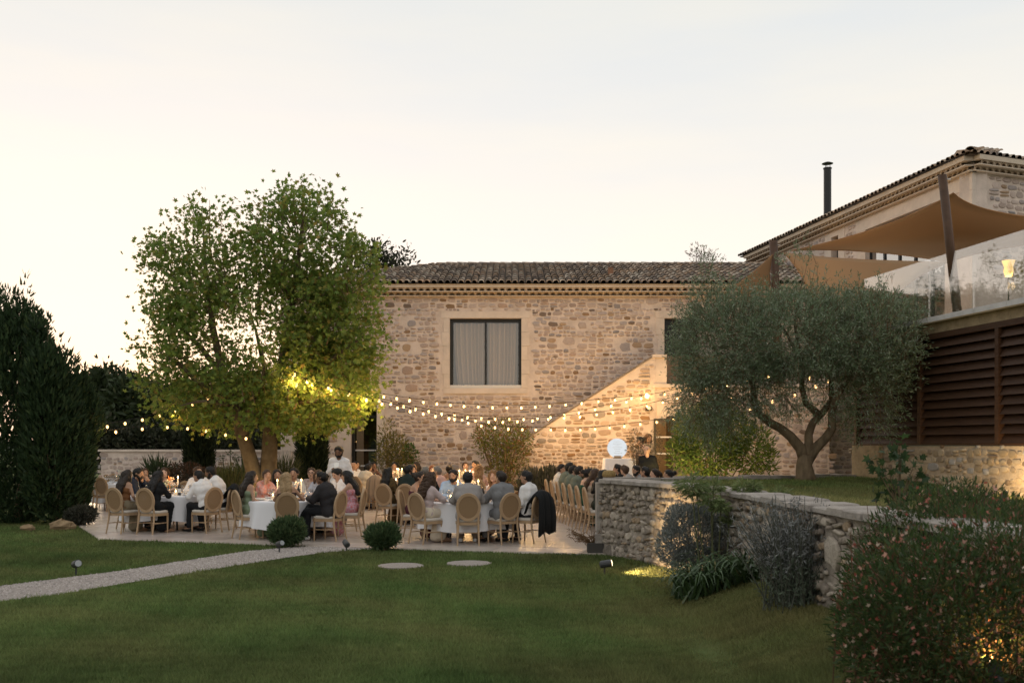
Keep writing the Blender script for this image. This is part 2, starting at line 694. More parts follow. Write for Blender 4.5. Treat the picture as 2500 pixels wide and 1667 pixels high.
M_LEAFD = mat('leaf_dense', (1, 1, 1), 0.6, attr=True, translucent=0.28, spec=0.25)
M_COPING = mat('rough_coping', (0.32, 0.285, 0.255), 0.95, var=0.25, scale=5, bump=0.9, bscale=18)

PAL_HOUSE = [((0.57, 0.46, 0.385), 3.8), ((0.51, 0.405, 0.335), 3.6), ((0.45, 0.35, 0.285), 2.6), ((0.43, 0.30, 0.19), 1.0),
             ((0.31, 0.20, 0.115), 0.5), ((0.22, 0.165, 0.125), 0.4), ((0.42, 0.36, 0.325), 1.8), ((0.33, 0.295, 0.275), 0.6), ((0.47, 0.34, 0.255), 1.0)]
PAL_GREY = [((0.43, 0.365, 0.30), 3), ((0.34, 0.285, 0.235), 2.5), ((0.50, 0.43, 0.355), 2.2), ((0.43, 0.32, 0.22), 1.3), ((0.24, 0.205, 0.17), 1)]
PAL_BASE = [((0.42, 0.34, 0.245), 3), ((0.36, 0.28, 0.185), 2), ((0.27, 0.215, 0.155), 1.5), ((0.36, 0.34, 0.32), 1), ((0.22, 0.165, 0.115), 1)]


PAL_HOUSE = [((r_, g_ * 1.01, b_ * 1.07), w_) for (r_, g_, b_), w_ in PAL_HOUSE]
PAL_STAIR = [((0.50, 0.385, 0.30), 3), ((0.42, 0.315, 0.24), 3), ((0.36, 0.25, 0.17), 1.6), ((0.30, 0.18, 0.095), 1.0), ((0.34, 0.29, 0.25), 1.5), ((0.56, 0.45, 0.37), 2)]


def stone_protos(rng, n=18, bulge=1.0, sq=(3.0, 8.0), inset=.84, rough=.15):
    out = []
    for i in range(n):
        k = 9
        V, F = [], []
        p = rng.uniform(*sq)
        ring = []
        for j in range(k):
            a = 2 * PI * j / k + rng.uniform(-.2, .2)
            r = 0.5 * (abs(math.cos(a)) ** p + abs(math.sin(a)) ** p) ** (-1 / p) * rng.uniform(.84, 1.02)
            ring.append((r * math.cos(a), r * math.sin(a)))
        for x, z in ring:
            V.append((x, 0.4, z))
        for x, z in ring:
            V.append((x * .97, -0.55 * bulge, z * .96))
        for x, z in ring:
            V.append((x * inset, -1.0 * bulge + rng.uniform(-rough, rough), z * inset))
        V.append((rng.uniform(-.1, .1), -1.05 * bulge, rng.uniform(-.1, .1)))
        for j in range(k):
            q = (j + 1) % k
            F.append((j, q, k + q, k + j))
            F.append((k + j, k + q, 2 * k + q, 2 * k + j))
        T = [(2 * k + j, 2 * k + (j + 1) % k, 3 * k) for j in range(k)]
        out.append((np.array(V), np.array(F), np.array(T)))
    return out


def rubble(wall, frame, W, zlo, zhi, inside, rng, pal, protos, material, rows=(.11, .20), wid=(.13, .42), joint=.03,
           proud=(.012, .03), big=0.10, front=None, tilt=0.0, keep=300, asp=(1.0, 2.7)):
    """stones laid in rough courses on a wall. frame(u)->(point at z=0, U). inside(u,z,w,h) says where stone goes.
    front(u,z)->bool: may show in the photograph; the largest of those are single stones, the rest one stuff part."""
    st = []
    bigs = []
    nb = int(W * (zhi - zlo) * big * 1.2)
    for _ in range(nb):
        w, h = rng.uniform(.28, .46), rng.uniform(.20, .32)
        u, z = rng.uniform(0, W), rng.uniform(zlo, zhi)
        if inside(u, z, w, h) and all(abs(u - b[0]) > (w + b[2]) / 2 + .2 or abs(z - b[1]) > (h + b[3]) / 2 + .1 for b in bigs):
            bigs.append((u, z, w, h))
    st += bigs
    z = zlo
    while z < zhi - .05:
        h = rng.uniform(*rows)
        u = rng.uniform(-.3, 0)
        while u < W:
            hh = h * rng.uniform(.62, 1.08)
            w = min(max(hh * rng.uniform(*asp), wid[0]), wid[1])
            cu, cz = u + w / 2, z + h / 2 + rng.uniform(-.028, .028)
            if rng.random() < .16 and h > rows[0] * 1.2:      # two thin stones in the place of one
                for s_ in (-1, 1):
                    c2 = cz + s_ * h * .24
                    if inside(cu, c2, w, h * .4) and not any(abs(cu - b[0]) < (w + b[2]) / 2 and abs(c2 - b[1]) < (h * .4 + b[3]) / 2 for b in bigs):
                        st.append((cu, c2, w, h * .36))
            elif inside(cu, cz, w, hh) and not any(abs(cu - b[0]) < (w + b[2]) / 2 and abs(cz - b[1]) < (hh + b[3]) / 2 for b in bigs):
                st.append((cu, cz, w, hh))
            u += w + joint * rng.uniform(.7, 1.6)
        z += h + joint * rng.uniform(.6, 1.1)
    cols = vary(rng, len(st), [c for c, w in pal], [w for c, w in pal], .12)
    score = []
    for i, (u, z, w, h) in enumerate(st):
        ok = front(u, z) if front else True
        score.append(w * h * (1 if ok else 0.001))
    order = np.argsort(score)[::-1]
    single = set(order[:keep].tolist())
    pm = PROTO_MESH.setdefault(material.name + str(id(protos)), [np_mesh('stone', P[0], [P[1], P[2]], material, False, col=np.ones((len(P[0]), 3))) for P in protos])
    RV, RF, RT, RC, off = [], [], [], [], 0
    for i, (u, z, w, h) in enumerate(st):
        base, U = frame(u)
        U = Vector((U[0], U[1], 0)).normalized()
        I = Vector((-U.y, U.x, 0))
        k = int(rng.integers(len(protos)))
        d = rng.uniform(*proud)
        rot = rng.uniform(-tilt, tilt)
        ux, uz = math.cos(rot), math.sin(rot)
        A = U * ux + Vector((0, 0, uz))
        B = -U * uz + Vector((0, 0, ux))
        c = Vector((base[0], base[1], z))
        M = Matrix(((A.x * w, I.x * d, B.x * h, c.x), (A.y * w, I.y * d, B.y * h, c.y), (A.z * w, I.z * d, B.z * h, c.z), (0, 0, 0, 1)))
        if i in single:
            o = bpy.data.objects.new('stone', pm[k])
            COL.objects.link(o)
            o.parent = wall
            o.matrix_local = M
            o.color = (*cols[i], 1)
        else:
            Vp, Fp, Tp = protos[k]
            Mn = np.array(M)
            RV.append(Vp @ Mn[:3, :3].T + Mn[:3, 3])
            RF.append(Fp + off)
            RT.append(Tp + off)
            RC.append(np.repeat(cols[i][None, :], len(Vp), 0))
            off += len(Vp)
    if RV:
        me = np_mesh('small_stone', np.concatenate(RV), [np.concatenate(RF), np.concatenate(RT)], material, False, col=np.concatenate(RC))
        o = obj('small_stone', me, wall)
        o['kind'] = 'stuff'
    return len(st)


PROTO_MESH = {}
rng0 = np.random.default_rng(7)
PROTOS = stone_protos(rng0)
PROTOS_R = stone_protos(rng0, 22, 1.0, (2.2, 6.0), .80, .35)
PROTOS_B = stone_protos(rng0, 18, 1.0, (4, 8), .86, .2)


def panel_wall(mb, O, U, W, z0, z1, holes, depth, back=True):
    """a wall face (outward to the right of U) with rectangular holes and their reveals"""
    U = Vector((U[0], U[1], 0)).normalized()
    I = Vector((-U.y, U.x, 0))
    O = Vector(O)

    def P(u, z, d=0):
        return O + U * u + I * d + Vector((0, 0, z))
    us = sorted({0, W, *[h[0] for h in holes], *[h[1] for h in holes]})
    zs = sorted({z0, z1, *[h[2] for h in holes], *[h[3] for h in holes]})
    for i in range(len(us) - 1):
        for j in range(len(zs) - 1):
            cu, cz = (us[i] + us[i + 1]) / 2, (zs[j] + zs[j + 1]) / 2
            if any(h[0] < cu < h[1] and h[2] < cz < h[3] for h in holes):
                continue
            mb.quad(P(us[i], zs[j]), P(us[i + 1], zs[j]), P(us[i + 1], zs[j + 1]), P(us[i], zs[j + 1]))
            if back:
                mb.quad(P(us[i], zs[j], depth), P(us[i], zs[j + 1], depth), P(us[i + 1], zs[j + 1], depth), P(us[i + 1], zs[j], depth))
    for a, b, c, d in holes:
        mb.quad(P(a, c), P(a, d), P(a, d, depth), P(a, c, depth))
        mb.quad(P(b, c), P(b, c, depth), P(b, d, depth), P(b, d))
        mb.quad(P(a, d), P(b, d), P(b, d, depth), P(a, d, depth))
        mb.quad(P(a, c), P(a, c, depth), P(b, c, depth), P(b, c))
    mb.quad(P(0, z1), P(W, z1), P(W, z1, depth), P(0, z1, depth))
    mb.quad(P(0, z0), P(0, z1), P(0, z1, depth), P(0, z0, depth))
    mb.quad(P(W, z0), P(W, z0, depth), P(W, z1, depth), P(W, z1))
    return P


def fbox(mb, P, u0, u1, z0, z1, d0, d1):
    """box in wall coordinates (d negative = proud of the face)"""
    vs = [P(u, z, d) for d in (d0, d1) for z in (z0, z1) for u in (u0, u1)]
    mb.add(vs, [(0, 1, 3, 2), (4, 6, 7, 5), (0, 4, 5, 1), (2, 3, 7, 6), (0, 2, 6, 4), (1, 5, 7, 3)])


def fpart(name, P, boxes, material, parent, kind=None):
    mb = MB()
    for b in boxes:
        fbox(mb, P, *b)
    return wpart(name, mb.mesh(name, material), parent, kind)


# ================================================================ ground
def ground_height(x, y):
    """lawn rises a little into the planting bed along the retaining wall"""
    t = np.clip((x - 1.7) / 1.3, 0, 1) * np.clip((15.0 - y) / 3.5, 0, 1)
    return 0.32 * t * t * (3 - 2 * t)


xs = np.concatenate([[-420, -200, -90, -45, -28], np.arange(-20, 14.01, .5), [20, 30, 60, 150, 420]])
ys = np.concatenate([[-420, -200, -80, -30, -10, -3], np.arange(0, 26.01, .5), [32, 40, 60, 100, 200, 480]])
GX, GY = np.meshgrid(xs, ys, indexing='ij')
GZ = ground_height(GX, GY) - 0.035
V = np.stack([GX, GY, GZ], -1).reshape(-1, 3)
ni, nj = GX.shape
ii, jj = np.meshgrid(np.arange(ni - 1), np.arange(nj - 1), indexing='ij')
a = ii * nj + jj
lawn = struct('lawn', np_mesh('lawn', V, [np.stack([a, a + nj, a + nj + 1, a + 1], -1).reshape(-1, 4)], M_LAWN, True))

# paved terrace: convex outline, cut into slabs
TERR = [(-9.75, 22.5), (-8.2, 19.75), (-4.6, 18.62), (0.2, 17.3), (2.1, 16.95), (5.2, 18.4), (9.5, 24.0), (9.5, 33.4), (-7.9, 33.4), (-7.9, 36.4), (-19.5, 42.0)]


def in_terrace(x, y):
    ok = np.ones(np.shape(x), dtype=bool)
    hull = [(-9.75, 22.5), (-8.2, 19.75), (-4.6, 18.62), (0.2, 17.3), (2.1, 16.95), (9.5, 20.0), (9.5, 42), (-19.5, 42)]
    for (x0, y0), (x1, y1) in zip(hull, hull[1:] + hull[:1]):
        ok &= ((x1 - x0) * (y - y0) - (y1 - y0) * (x - x0)) > 0
    return ok


def clip_poly(poly, hull):
    out = poly
    for (x0, y0), (x1, y1) in zip(hull, hull[1:] + hull[:1]):
        res = []
        for i in range(len(out)):
            p, q = out[i - 1], out[i]
            sp = (x1 - x0) * (p[1] - y0) - (y1 - y0) * (p[0] - x0)
            sq = (x1 - x0) * (q[1] - y0) - (y1 - y0) * (q[0] - x0)
            if sp * sq < 0:
                t = sp / (sp - sq)
                res.append((p[0] + t * (q[0] - p[0]), p[1] + t * (q[1] - p[1])))
            if sq >= 0:
                res.append(q)
        out = res
        if not out:
            return []
    return out


HULL = [(-9.75, 22.5), (-8.2, 19.75), (-4.6, 18.62), (0.2, 17.3), (2.1, 16.95), (9.5, 20.0), (9.5, 42), (-19.5, 42)]
mb = MB()
mb.add([(x, y, -.012) for x, y in HULL], [tuple(range(len(HULL)))])
terrace = struct('terrace', mb.mesh('terrace', M_JOINT))
slabs = []
rot = rad(-13)
c_, s_ = math.cos(rot), math.sin(rot)
for i in range(-14, 14):
    for j in range(-2, 26):
        u0, v0 = i * 1.6 + (.8 if j % 2 else 0), j * 1.15
        q = [(u0 + .005, v0 + .005), (u0 + 1.595, v0 + .005), (u0 + 1.595, v0 + 1.145), (u0 + .005, v0 + 1.145)]
        q = [(-2 + x * c_ - y * s_, 17.5 + x * s_ + y * c_) for x, y in q]
        q = clip_poly(q, HULL)
        if len(q) >= 3:
            slabs.append(q)
slabs.sort(key=lambda q: (min(p[1] for p in q) - (100 if -13 < q[0][0] < 3.5 else 0)))
rngs = np.random.default_rng(11)
stuffmb = MB()
for n_, q in enumerate(slabs):
    cx = sum(p[0] for p in q) / len(q)
    cy = sum(p[1] for p in q) / len(q)
    k = len(q)
    dz = rngs.uniform(-.0015, .0015)
    loc = [(x - cx, y - cy, dz) for x, y in q] + [(x - cx, y - cy, -.03) for x, y in q]
    fs = [tuple(range(k))] + [(m, k + m, k + (m + 1) % k, (m + 1) % k) for m in range(k)]
    if n_ < 300:
        b_ = MB()
        b_.add(loc, fs)
        o = obj('paving_slab', b_.mesh('paving_slab', M_PAVE), terrace)
        o.location = (cx, cy, 0)
        g_ = rngs.uniform(.86, 1.1)
        o.color = (g_, g_ * rngs.uniform(.97, 1.01), g_ * rngs.uniform(.94, 1.0), 1)
    else:
        stuffmb.add([(x + cx, y + cy, z) for x, y, z in loc], fs)
if stuffmb.v:
    o = obj('far_paving', stuffmb.mesh('far_paving', M_PAVE), terrace)
    o['kind'] = 'stuff'

# gravel path
up = [(-320, 1465), (0, 1427), (150, 1408), (300, 1389), (450, 1366), (600, 1343), (700, 1334), (800, 1329), (860, 1328)]
lo = [(-320, 1512), (0, 1464), (150, 1447), (300, 1421), (450, 1398), (600, 1374), (700, 1358), (800, 1345), (905, 1338)]
mb = MB()
L = [gnd(*p) for p in up]
R = [gnd(*p) for p in lo]
PATH_POLY = [(p.x, p.y) for p in L] + [(p.x, p.y) for p in reversed(R)]
for i in range(len(L) - 1):
    mb.quad(L[i] + Vector((0, 0, -.015)), R[i] + Vector((0, 0, -.015)), R[i + 1] + Vector((0, 0, -.015)), L[i + 1] + Vector((0, 0, -.015)))
path = struct('gravel_path', mb.mesh('gravel_path', M_GRAVEL))


def in_poly(x, y, poly):
    c = np.zeros(np.shape(x), dtype=bool)
    for (x0, y0), (x1, y1) in zip(poly, poly[1:] + poly[:1]):
        m = ((y0 > y) != (y1 > y))
        xi = (x1 - x0) * (y - y0) / ((y1 - y0) if abs(y1 - y0) > 1e-9 else 1e-9) + x0
        c ^= m & (x < xi)
    return c


n = 30000
x = rngs.uniform(-9.5, -2, n)
y = rngs.uniform(11, 18.6, n)
k = in_poly(x, y, PATH_POLY)
x, y = x[k], y[k]
P = np.stack([x, y, np.full(len(x), -.014)], 1)
g = rngs.uniform(.20, .46, len(x))
pebble = ([(-.5, -.4), (.5, -.4), (.45, .5), (-.4, .5)], [(0, 1, 2, 3)])
T = np.array([(-.5, -.4, 0), (.5, -.45, 0), (.1, .55, 0), (0, 0, .5)])
s = rngs.uniform(.014, .034, len(x))
an = rngs.uniform(0, 6.28, len(x))
ca, sa = np.cos(an), np.sin(an)
Vp = np.stack([(T[None, :, 0] * ca[:, None] - T[None, :, 1] * sa[:, None]) * s[:, None] + x[:, None],
               (T[None, :, 0] * sa[:, None] + T[None, :, 1] * ca[:, None]) * s[:, None] + y[:, None],
               T[None, :, 2] * s[:, None] - .015], -1).reshape(-1, 3)
off = (np.arange(len(x)) * 4)[:, None, None]
Fp = (np.array([(0, 1, 3), (1, 2, 3), (2, 0, 3)])[None] + off).reshape(-1, 3)
M_PEB = mat('pebble', (1.1, 0.97, 0.89), 0.9, attr=True)
o = obj('gravel', np_mesh('gravel', Vp, [Fp], M_PEB, False, col=np.repeat(np.stack([g, g, g], 1), 4, 0)))
o['kind'] = 'stuff'
o['label'] = 'pale loose gravel covering the curving garden path'

# hills around the valley
hv, hf = [], []
nseg = 120
rh = np.random.default_rng(5)
for i in range(nseg):
    a = 2 * PI * i / nseg
    base = 14 + 6 * math.sin(a * 3 + .6) + 4 * math.sin(a * 7 + 1.2) + rh.uniform(-1.5, 1.5)
    if math.cos(a) > 0.3:
        base *= 0.62
    else:
        base *= 2.2
    for r, z in ((230, -1), (255, base * .7), (290, base), (340, -1)):
        hv.append((r * math.sin(a), r * math.cos(a), z))
for i in range(nseg):
    q = (i + 1) % nseg
    for j in range(3):
        hf.append((i * 4 + j, q * 4 + j, q * 4 + j + 1, i * 4 + j + 1))
M_HILL = mat('wooded_hill', (0.020, 0.032, 0.014), 0.98, var=0.5, scale=0.08, bump=1.0, bscale=0.3)
struct('hills', np_mesh('hills', np.array(hv), [np.array(hf)], M_HILL, True))

# ================================================================ main stone house
HX0, HX1, HY, HZ = -7.78, 12.8, 33.5, 6.84
house = thing('stone_house', 'long two storey rubble stone farmhouse with clay tile roof behind the dinner tables', 'house', (0, HY, 0))
WX = lambda px: (px - 1250) * HY / F_PX
WZ = lambda py: CAM_H - (py - 1087) * HY / F_PX
# holes in wall coordinates (u from the left corner)
WIN = (WX(1098) - HX0, WX(1273) - HX0, WZ(947), WZ(777))
DOOR = (WX(857) - HX0, WX(920) - HX0, 0.02, WZ(968))
UDOOR = (WX(1622) - HX0, WX(1622) - HX0 + 1.15, WZ(938), WZ(777))
mb = MB()
P = panel_wall(mb, (HX0, HY, 0), (1, 0), HX1 - HX0, -0.3, HZ + .5, [WIN, DOOR, UDOOR], 0.38)
HP = P
WL = HX1 - HX0
# side and back walls
mb.quad((HX0, HY, -.3), (HX0, HY, HZ + .5), (HX0, HY + 11, HZ + .5), (HX0, HY + 11, -.3))
mb.quad((HX1, HY, -.3), (HX1, HY + 11, -.3), (HX1, HY + 11, HZ + .5), (HX1, HY, HZ + .5))
mb.quad((HX0, HY + 11, -.3), (HX0, HY + 11, HZ + .5), (HX1, HY + 11, HZ + .5), (HX1, HY + 11, -.3))
wall = wpart('wall', mb.mesh('wall', M_MORTAR), house)

# inner dark rooms
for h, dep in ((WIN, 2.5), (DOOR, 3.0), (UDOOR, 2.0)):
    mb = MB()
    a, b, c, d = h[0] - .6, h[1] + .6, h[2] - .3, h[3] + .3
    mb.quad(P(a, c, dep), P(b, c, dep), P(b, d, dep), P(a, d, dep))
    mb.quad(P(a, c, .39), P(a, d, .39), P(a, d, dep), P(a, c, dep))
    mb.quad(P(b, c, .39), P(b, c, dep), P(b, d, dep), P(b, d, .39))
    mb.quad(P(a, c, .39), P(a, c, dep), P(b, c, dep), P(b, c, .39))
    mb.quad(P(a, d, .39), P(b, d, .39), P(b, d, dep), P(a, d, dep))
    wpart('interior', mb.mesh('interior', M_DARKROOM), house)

# stone surrounds, block by block
def surround(parent, P, hole, jw=.20, lint=.22, sill=.0, blocks=3, depth=.025):
    a, b, c, d = hole
    mid = (a + b) / 2
    fpart('lintel', P, [(a - jw - .08, mid - .004, d + .004, d + lint, -depth, .06)], M_ASHLAR, parent)
    fpart('lintel', P, [(mid + .004, b + jw + .08, d + .004, d + lint, -depth, .06)], M_ASHLAR, parent)
    n = blocks
    hh = (d - c) / n
    for i in range(n):
        e = .07 if i % 2 else 0.0
        z0, z1 = c + i * hh + .004, c + (i + 1) * hh - .004
        fpart('jamb_block', P, [(a - jw - e, a - .002, z0, z1, -depth, .06)], M_ASHLAR, parent)
        fpart('jamb_block', P, [(b + .002, b + jw + e, z0, z1, -depth, .06)], M_ASHLAR, parent)
    if sill:
        fpart('sill_block', P, [(a - jw, b + jw, c - sill, c - .004, -depth - .02, .06)], M_ASHLAR, parent)


window = bpy.data.objects.new('window', None)
COL.objects.link(window)
window.parent = house
window.matrix_parent_inverse = Matrix.Translation(-house.location)
window.location = (0, 0, 0)


def subempty(name, parent):
    o = bpy.data.objects.new(name, None)
    COL.objects.link(o)
    o.parent = parent
    o.matrix_parent_inverse = Matrix.Translation(-parent.location)
    return o


surround(window, P, WIN, .20, .235, .19, 5)
a, b, c, d = WIN
fpart('window_frame', P, [(a, b, d - .12, d, .16, .24), (a, a + .11, c + .10, d - .12, .16, .24), (b - .10, b, c + .10, d - .12, .16, .24),
                          ((a + b) / 2 - .035, (a + b) / 2 + .035, c + .10, d - .12, .17, .25)], M_DARKMETAL, window)
fpart('window_sill', P, [(a + .003, b - .003, c, c + .10, .02, .30)], M_SILL, window)
for u0, u1 in ((a + .11, (a + b) / 2 - .035), ((a + b) / 2 + .035, b - .10)):
    mb = MB()
    mb.quad(P(u0, c + .10, .21), P(u1, c + .10, .21), P(u1, d - .12, .21), P(u0, d - .12, .21))
    wpart('pane', mb.mesh('pane', M_GLASS), window)
for s_i, (u0, u1) in enumerate(((a + .12, (a + b) / 2 - .05), ((a + b) / 2 + .07, b - .11))):
    nu, nv = 60, 8
    vs, fs = [], []
    for j in range(nv + 1):
        t = j / nv
        pin = 0.13 * (1 - t) ** 2
        for i in range(nu + 1):
            q = i / nu
            uu = u0 + (u1 - u0) * (q * (1 - (pin if s_i == 0 else pin * .5)) + (pin if s_i == 0 else 0))
            dd = .40 + .075 * math.sin(q * 44 + s_i + 1.5 * math.sin(q * 9)) + .03 * math.sin(q * 17 + 1.3 + s_i)
            vs.append(P(uu, c + .11 + (d - c - .24) * t, dd))
    for j in range(nv):
        for i in range(nu):
            fs.append((j * (nu + 1) + i, j * (nu + 1) + i + 1, (j + 1) * (nu + 1) + i + 1, (j + 1) * (nu + 1) + i))
    mb = MB()
    mb.add(vs, fs)
    wpart('curtain', mb.mesh('curtain', M_CURTAIN, True), window)

gdoor = subempty('glass_door', house)
surround(gdoor, P, DOOR, .26, .30, 0, 5)
a, b, c, d = DOOR
fpart('door_frame', P, [(a, a + .10, c, d, .14, .22), (b - .03, b, c, d, .14, .22), (a + .10, b - .03, d - .08, d, .14, .22),
                        (a + .10, b - .03, WZ(1016) - .03, WZ(1016) + .03, .14, .22)], M_DARKMETAL, gdoor)
fpart('cross_bar', P, [(a + .13, b - .04, WZ(1099) - .02, WZ(1099) + .025, .13, .17)], M_SILL, gdoor)
fpart('cross_bar', P, [(a + .30, b - .04, WZ(1137) - .02, WZ(1137) + .025, .13, .17)], M_SILL, gdoor)
mb = MB()
mb.quad(P(a + .10, c, .18), P(b - .03, c, .18), P(b - .03, d - .08, .18), P(a + .10, d - .08, .18))
wpart('pane', mb.mesh('pane', M_GLASS), gdoor)
fpart('curtain', P, [(a + .12, a + .36, c, d - .2, .45, .48)], M_CURTAIN, gdoor)

udoor = subempty('shuttered_door', house)
surround(udoor, P, UDOOR, .22, .24, 0, 4)
a, b, c, d = UDOOR
nsl = 26
for i in range(nsl):
    z0 = c + (d - c) * i / nsl
    fpart('shutter_slat', P, [(a, b, z0 + .008, z0 + (d - c) / nsl - .004, .16 + (.006 if i % 2 else 0), .20)], M_DARKMETAL, udoor)

# corner quoins at the left end
for i in range(12):
    z0 = i * .55
    e = .55 if i % 2 else .36
    fpart('quoin_block', P, [(.003, e, z0 + .006, z0 + .544, -.03, .05)], M_ASHLAR, wall)

# stair outline (needed so that the stones stop where the stair hides the facade)
SY = 32.0
SXp = lambda px: (px - 1250) * SY / F_PX
SZp = lambda py: CAM_H - (py - 1087) * SY / F_PX


def inside_house(u, z, w, h):
    if u - w / 2 < .62 or u + w / 2 > WL or z + h / 2 > HZ + .06 or z - h / 2 < 0:
        return False
    for hole, jw, li, si in ((WIN, .30, .24, .20), (DOOR, .34, .31, 0), (UDOOR, .30, .25, 0)):
        if hole[0] - jw < u + w / 2 and u - w / 2 < hole[1] + jw and hole[2] - si < z + h / 2 and z - h / 2 < hole[3] + li:
            return False
    return True


def front_house(u, z):
    x = u + HX0
    px, py = 1250 + x * F_PX / HY, 1087 - (z - CAM_H) * F_PX / HY
    return 945 < px < 1640 and 720 < py < 1160


nst = rubble(wall, lambda u: ((HX0 + u, HY), (1, 0)), WL, 0.03, HZ + .08, inside_house, np.random.default_rng(3), PAL_HOUSE, PROTOS, M_STONE,
             rows=(.085, .185), wid=(.07, .36), joint=.019, proud=(.012, .032), big=.22, front=front_house, tilt=.06)
print('house stones', nst)


# ---------------------------------------------------------------- eaves (two rows of corbel tiles) and tiled roofs
def corbel_mesh():
    mb = MB()
    n = 7
    R, r, dp = .098, .080, .26
    for k in range(n + 1):
        a = PI * k / n
        ca, sa = math.cos(a), math.sin(a) * 1.0
        for rr, yy in ((R, 0), (r, 0), (r, dp), (R, dp)):
            mb.v.append((rr * ca, yy, rr * sa))
            mb.c.append((1, 1, 1))
    for k in range(n):
        b_, q = k * 4, (k + 1) * 4
        mb.f += [(b_, q, q + 1, b_ + 1), (b_ + 1, q + 1, q + 2, b_ + 2), (b_ + 3, q + 3, q, b_)]
        mb.m += [0, 0, 0]
    hl = [k * 4 + 2 for k in range(n + 1)]
    mb.f.append(tuple(hl))
    mb.m.append(1)
    mb.v += [(-r, 0, .0), (r, 0, .0), (r, dp, .0), (-r, dp, .0)]
    mb.c += [(1, 1, 1)] * 4
    k = len(mb.v)
    mb.f.append((k - 4, k - 3, k - 2, k - 1))
    mb.m.append(1)
    return mb.mesh('corbel_tile', [M_CORBEL, M_HOLLOW])


CORBEL = corbel_mesh()
PITCH = .226


def eaves(parent, O, U, W, z0, out=(.14, .27), keep=300, u_ok=lambda u: True):
    """O = wall line start. Two corbel rows from z0 up, then a plaster band. Returns the outer edge."""
    U = Vector((U[0], U[1], 0)).normalized()
    I = Vector((-U.y, U.x, 0))
    O = Vector((O[0], O[1], 0))

    def P(u, z, d=0):
        return O + U * u + I * d + Vector((0, 0, z))
    n = int(W / PITCH)
    cornice = subempty('cornice', parent)
    band = MB()
    for row in range(2):
        d, zz = -out[row], z0 + .03 + row * .135
        fbox(band, P, 0, W, zz - .03, zz - .002, d - .015, .1)
        sh = .5 * PITCH if row else 0
        for i in range(n):
            u = (i + .5) * PITCH + sh
            if u > W - .12:
                continue
            # mortar between the tile mouths
            arc = [(u - .104 * math.cos(PI * k / 7), zz + .1035 * math.sin(PI * k / 7)) for k in range(8)]
            lft, rgt = u - PITCH / 2, u + PITCH / 2
            top = zz + .105
            vs = [P(lft, zz, d + .02), P(lft, top, d + .02)] + [P(x_, z_, d + .02) for x_, z_ in arc] + [P(rgt, top, d + .02), P(rgt, zz, d + .02)]
            band.add(vs, [(0, 2, 3, 1), (1, 3, 4), (1, 4, 5), (1, 5, 6, 10), (10, 6, 7), (10, 7, 8), (10, 8, 9, 11)])
            if u_ok(u):
                o = bpy.data.objects.new('corbel_tile', CORBEL)
                COL.objects.link(o)
                o.parent = cornice
                o.matrix_local = Matrix(((U.x, I.x, 0, P(u, zz, d).x), (U.y, I.y, 0, P(u, zz, d).y), (0, 0, 1, zz), (0, 0, 0, 1)))
                g_ = random.Random(i * 7 + row).uniform(.8, 1.2)
                o.color = (g_, g_, g_, 1)
    zt = z0 + .03 + 2 * .135
    fbox(band, P, 0, W, zt - .028, zt + .10, -out[1] - .045, .1)
    wpart('plaster_band', band.mesh('plaster_band', M_PLASTER), cornice)
    return zt + .10


def tile_mesh(seg=6, ln=.60):
    vs, fs = [], []
    n = seg
    for (y, R) in ((0, .100), (ln, .078)):
        for k in range(n + 1):
            a = PI * k / n
            vs.append((R * math.cos(a), y, R * math.sin(a) * .86 + (.030 if y == 0 else 0)))
    for k in range(n + 1):
        a = PI * k / n
        vs.append((.082 * math.cos(a), 0, .082 * math.sin(a) * .86 + .030))
    for k in range(n):
        fs.append((k, k + 1, n + 1 + k + 1, n + 1 + k))
        fs.append((2 * (n + 1) + k, 2 * (n + 1) + k + 1, k + 1, k))
    lip = [2 * (n + 1) + k for k in range(n + 1)]
    V = np.array(vs)
    return V, np.array(fs), np.array([lip])


TV, TF, TL = tile_mesh()
M_MOUTH = mat('tile_mouth_mortar', (.30, .235, .175), .95, var=.2, scale=20)
TILE_ME = np_mesh('roof_tile', TV, [TF, TL], [M_TILE, M_MOUTH], True, col=np.ones((len(TV), 3)), fmat=[0] * len(TF) + [1])
PAL_TILE = [(.38, .285, .215), (.29, .225, .18), (.45, .35, .27), (.23, .185, .155), (.40, .28, .195), (.50, .42, .34)]


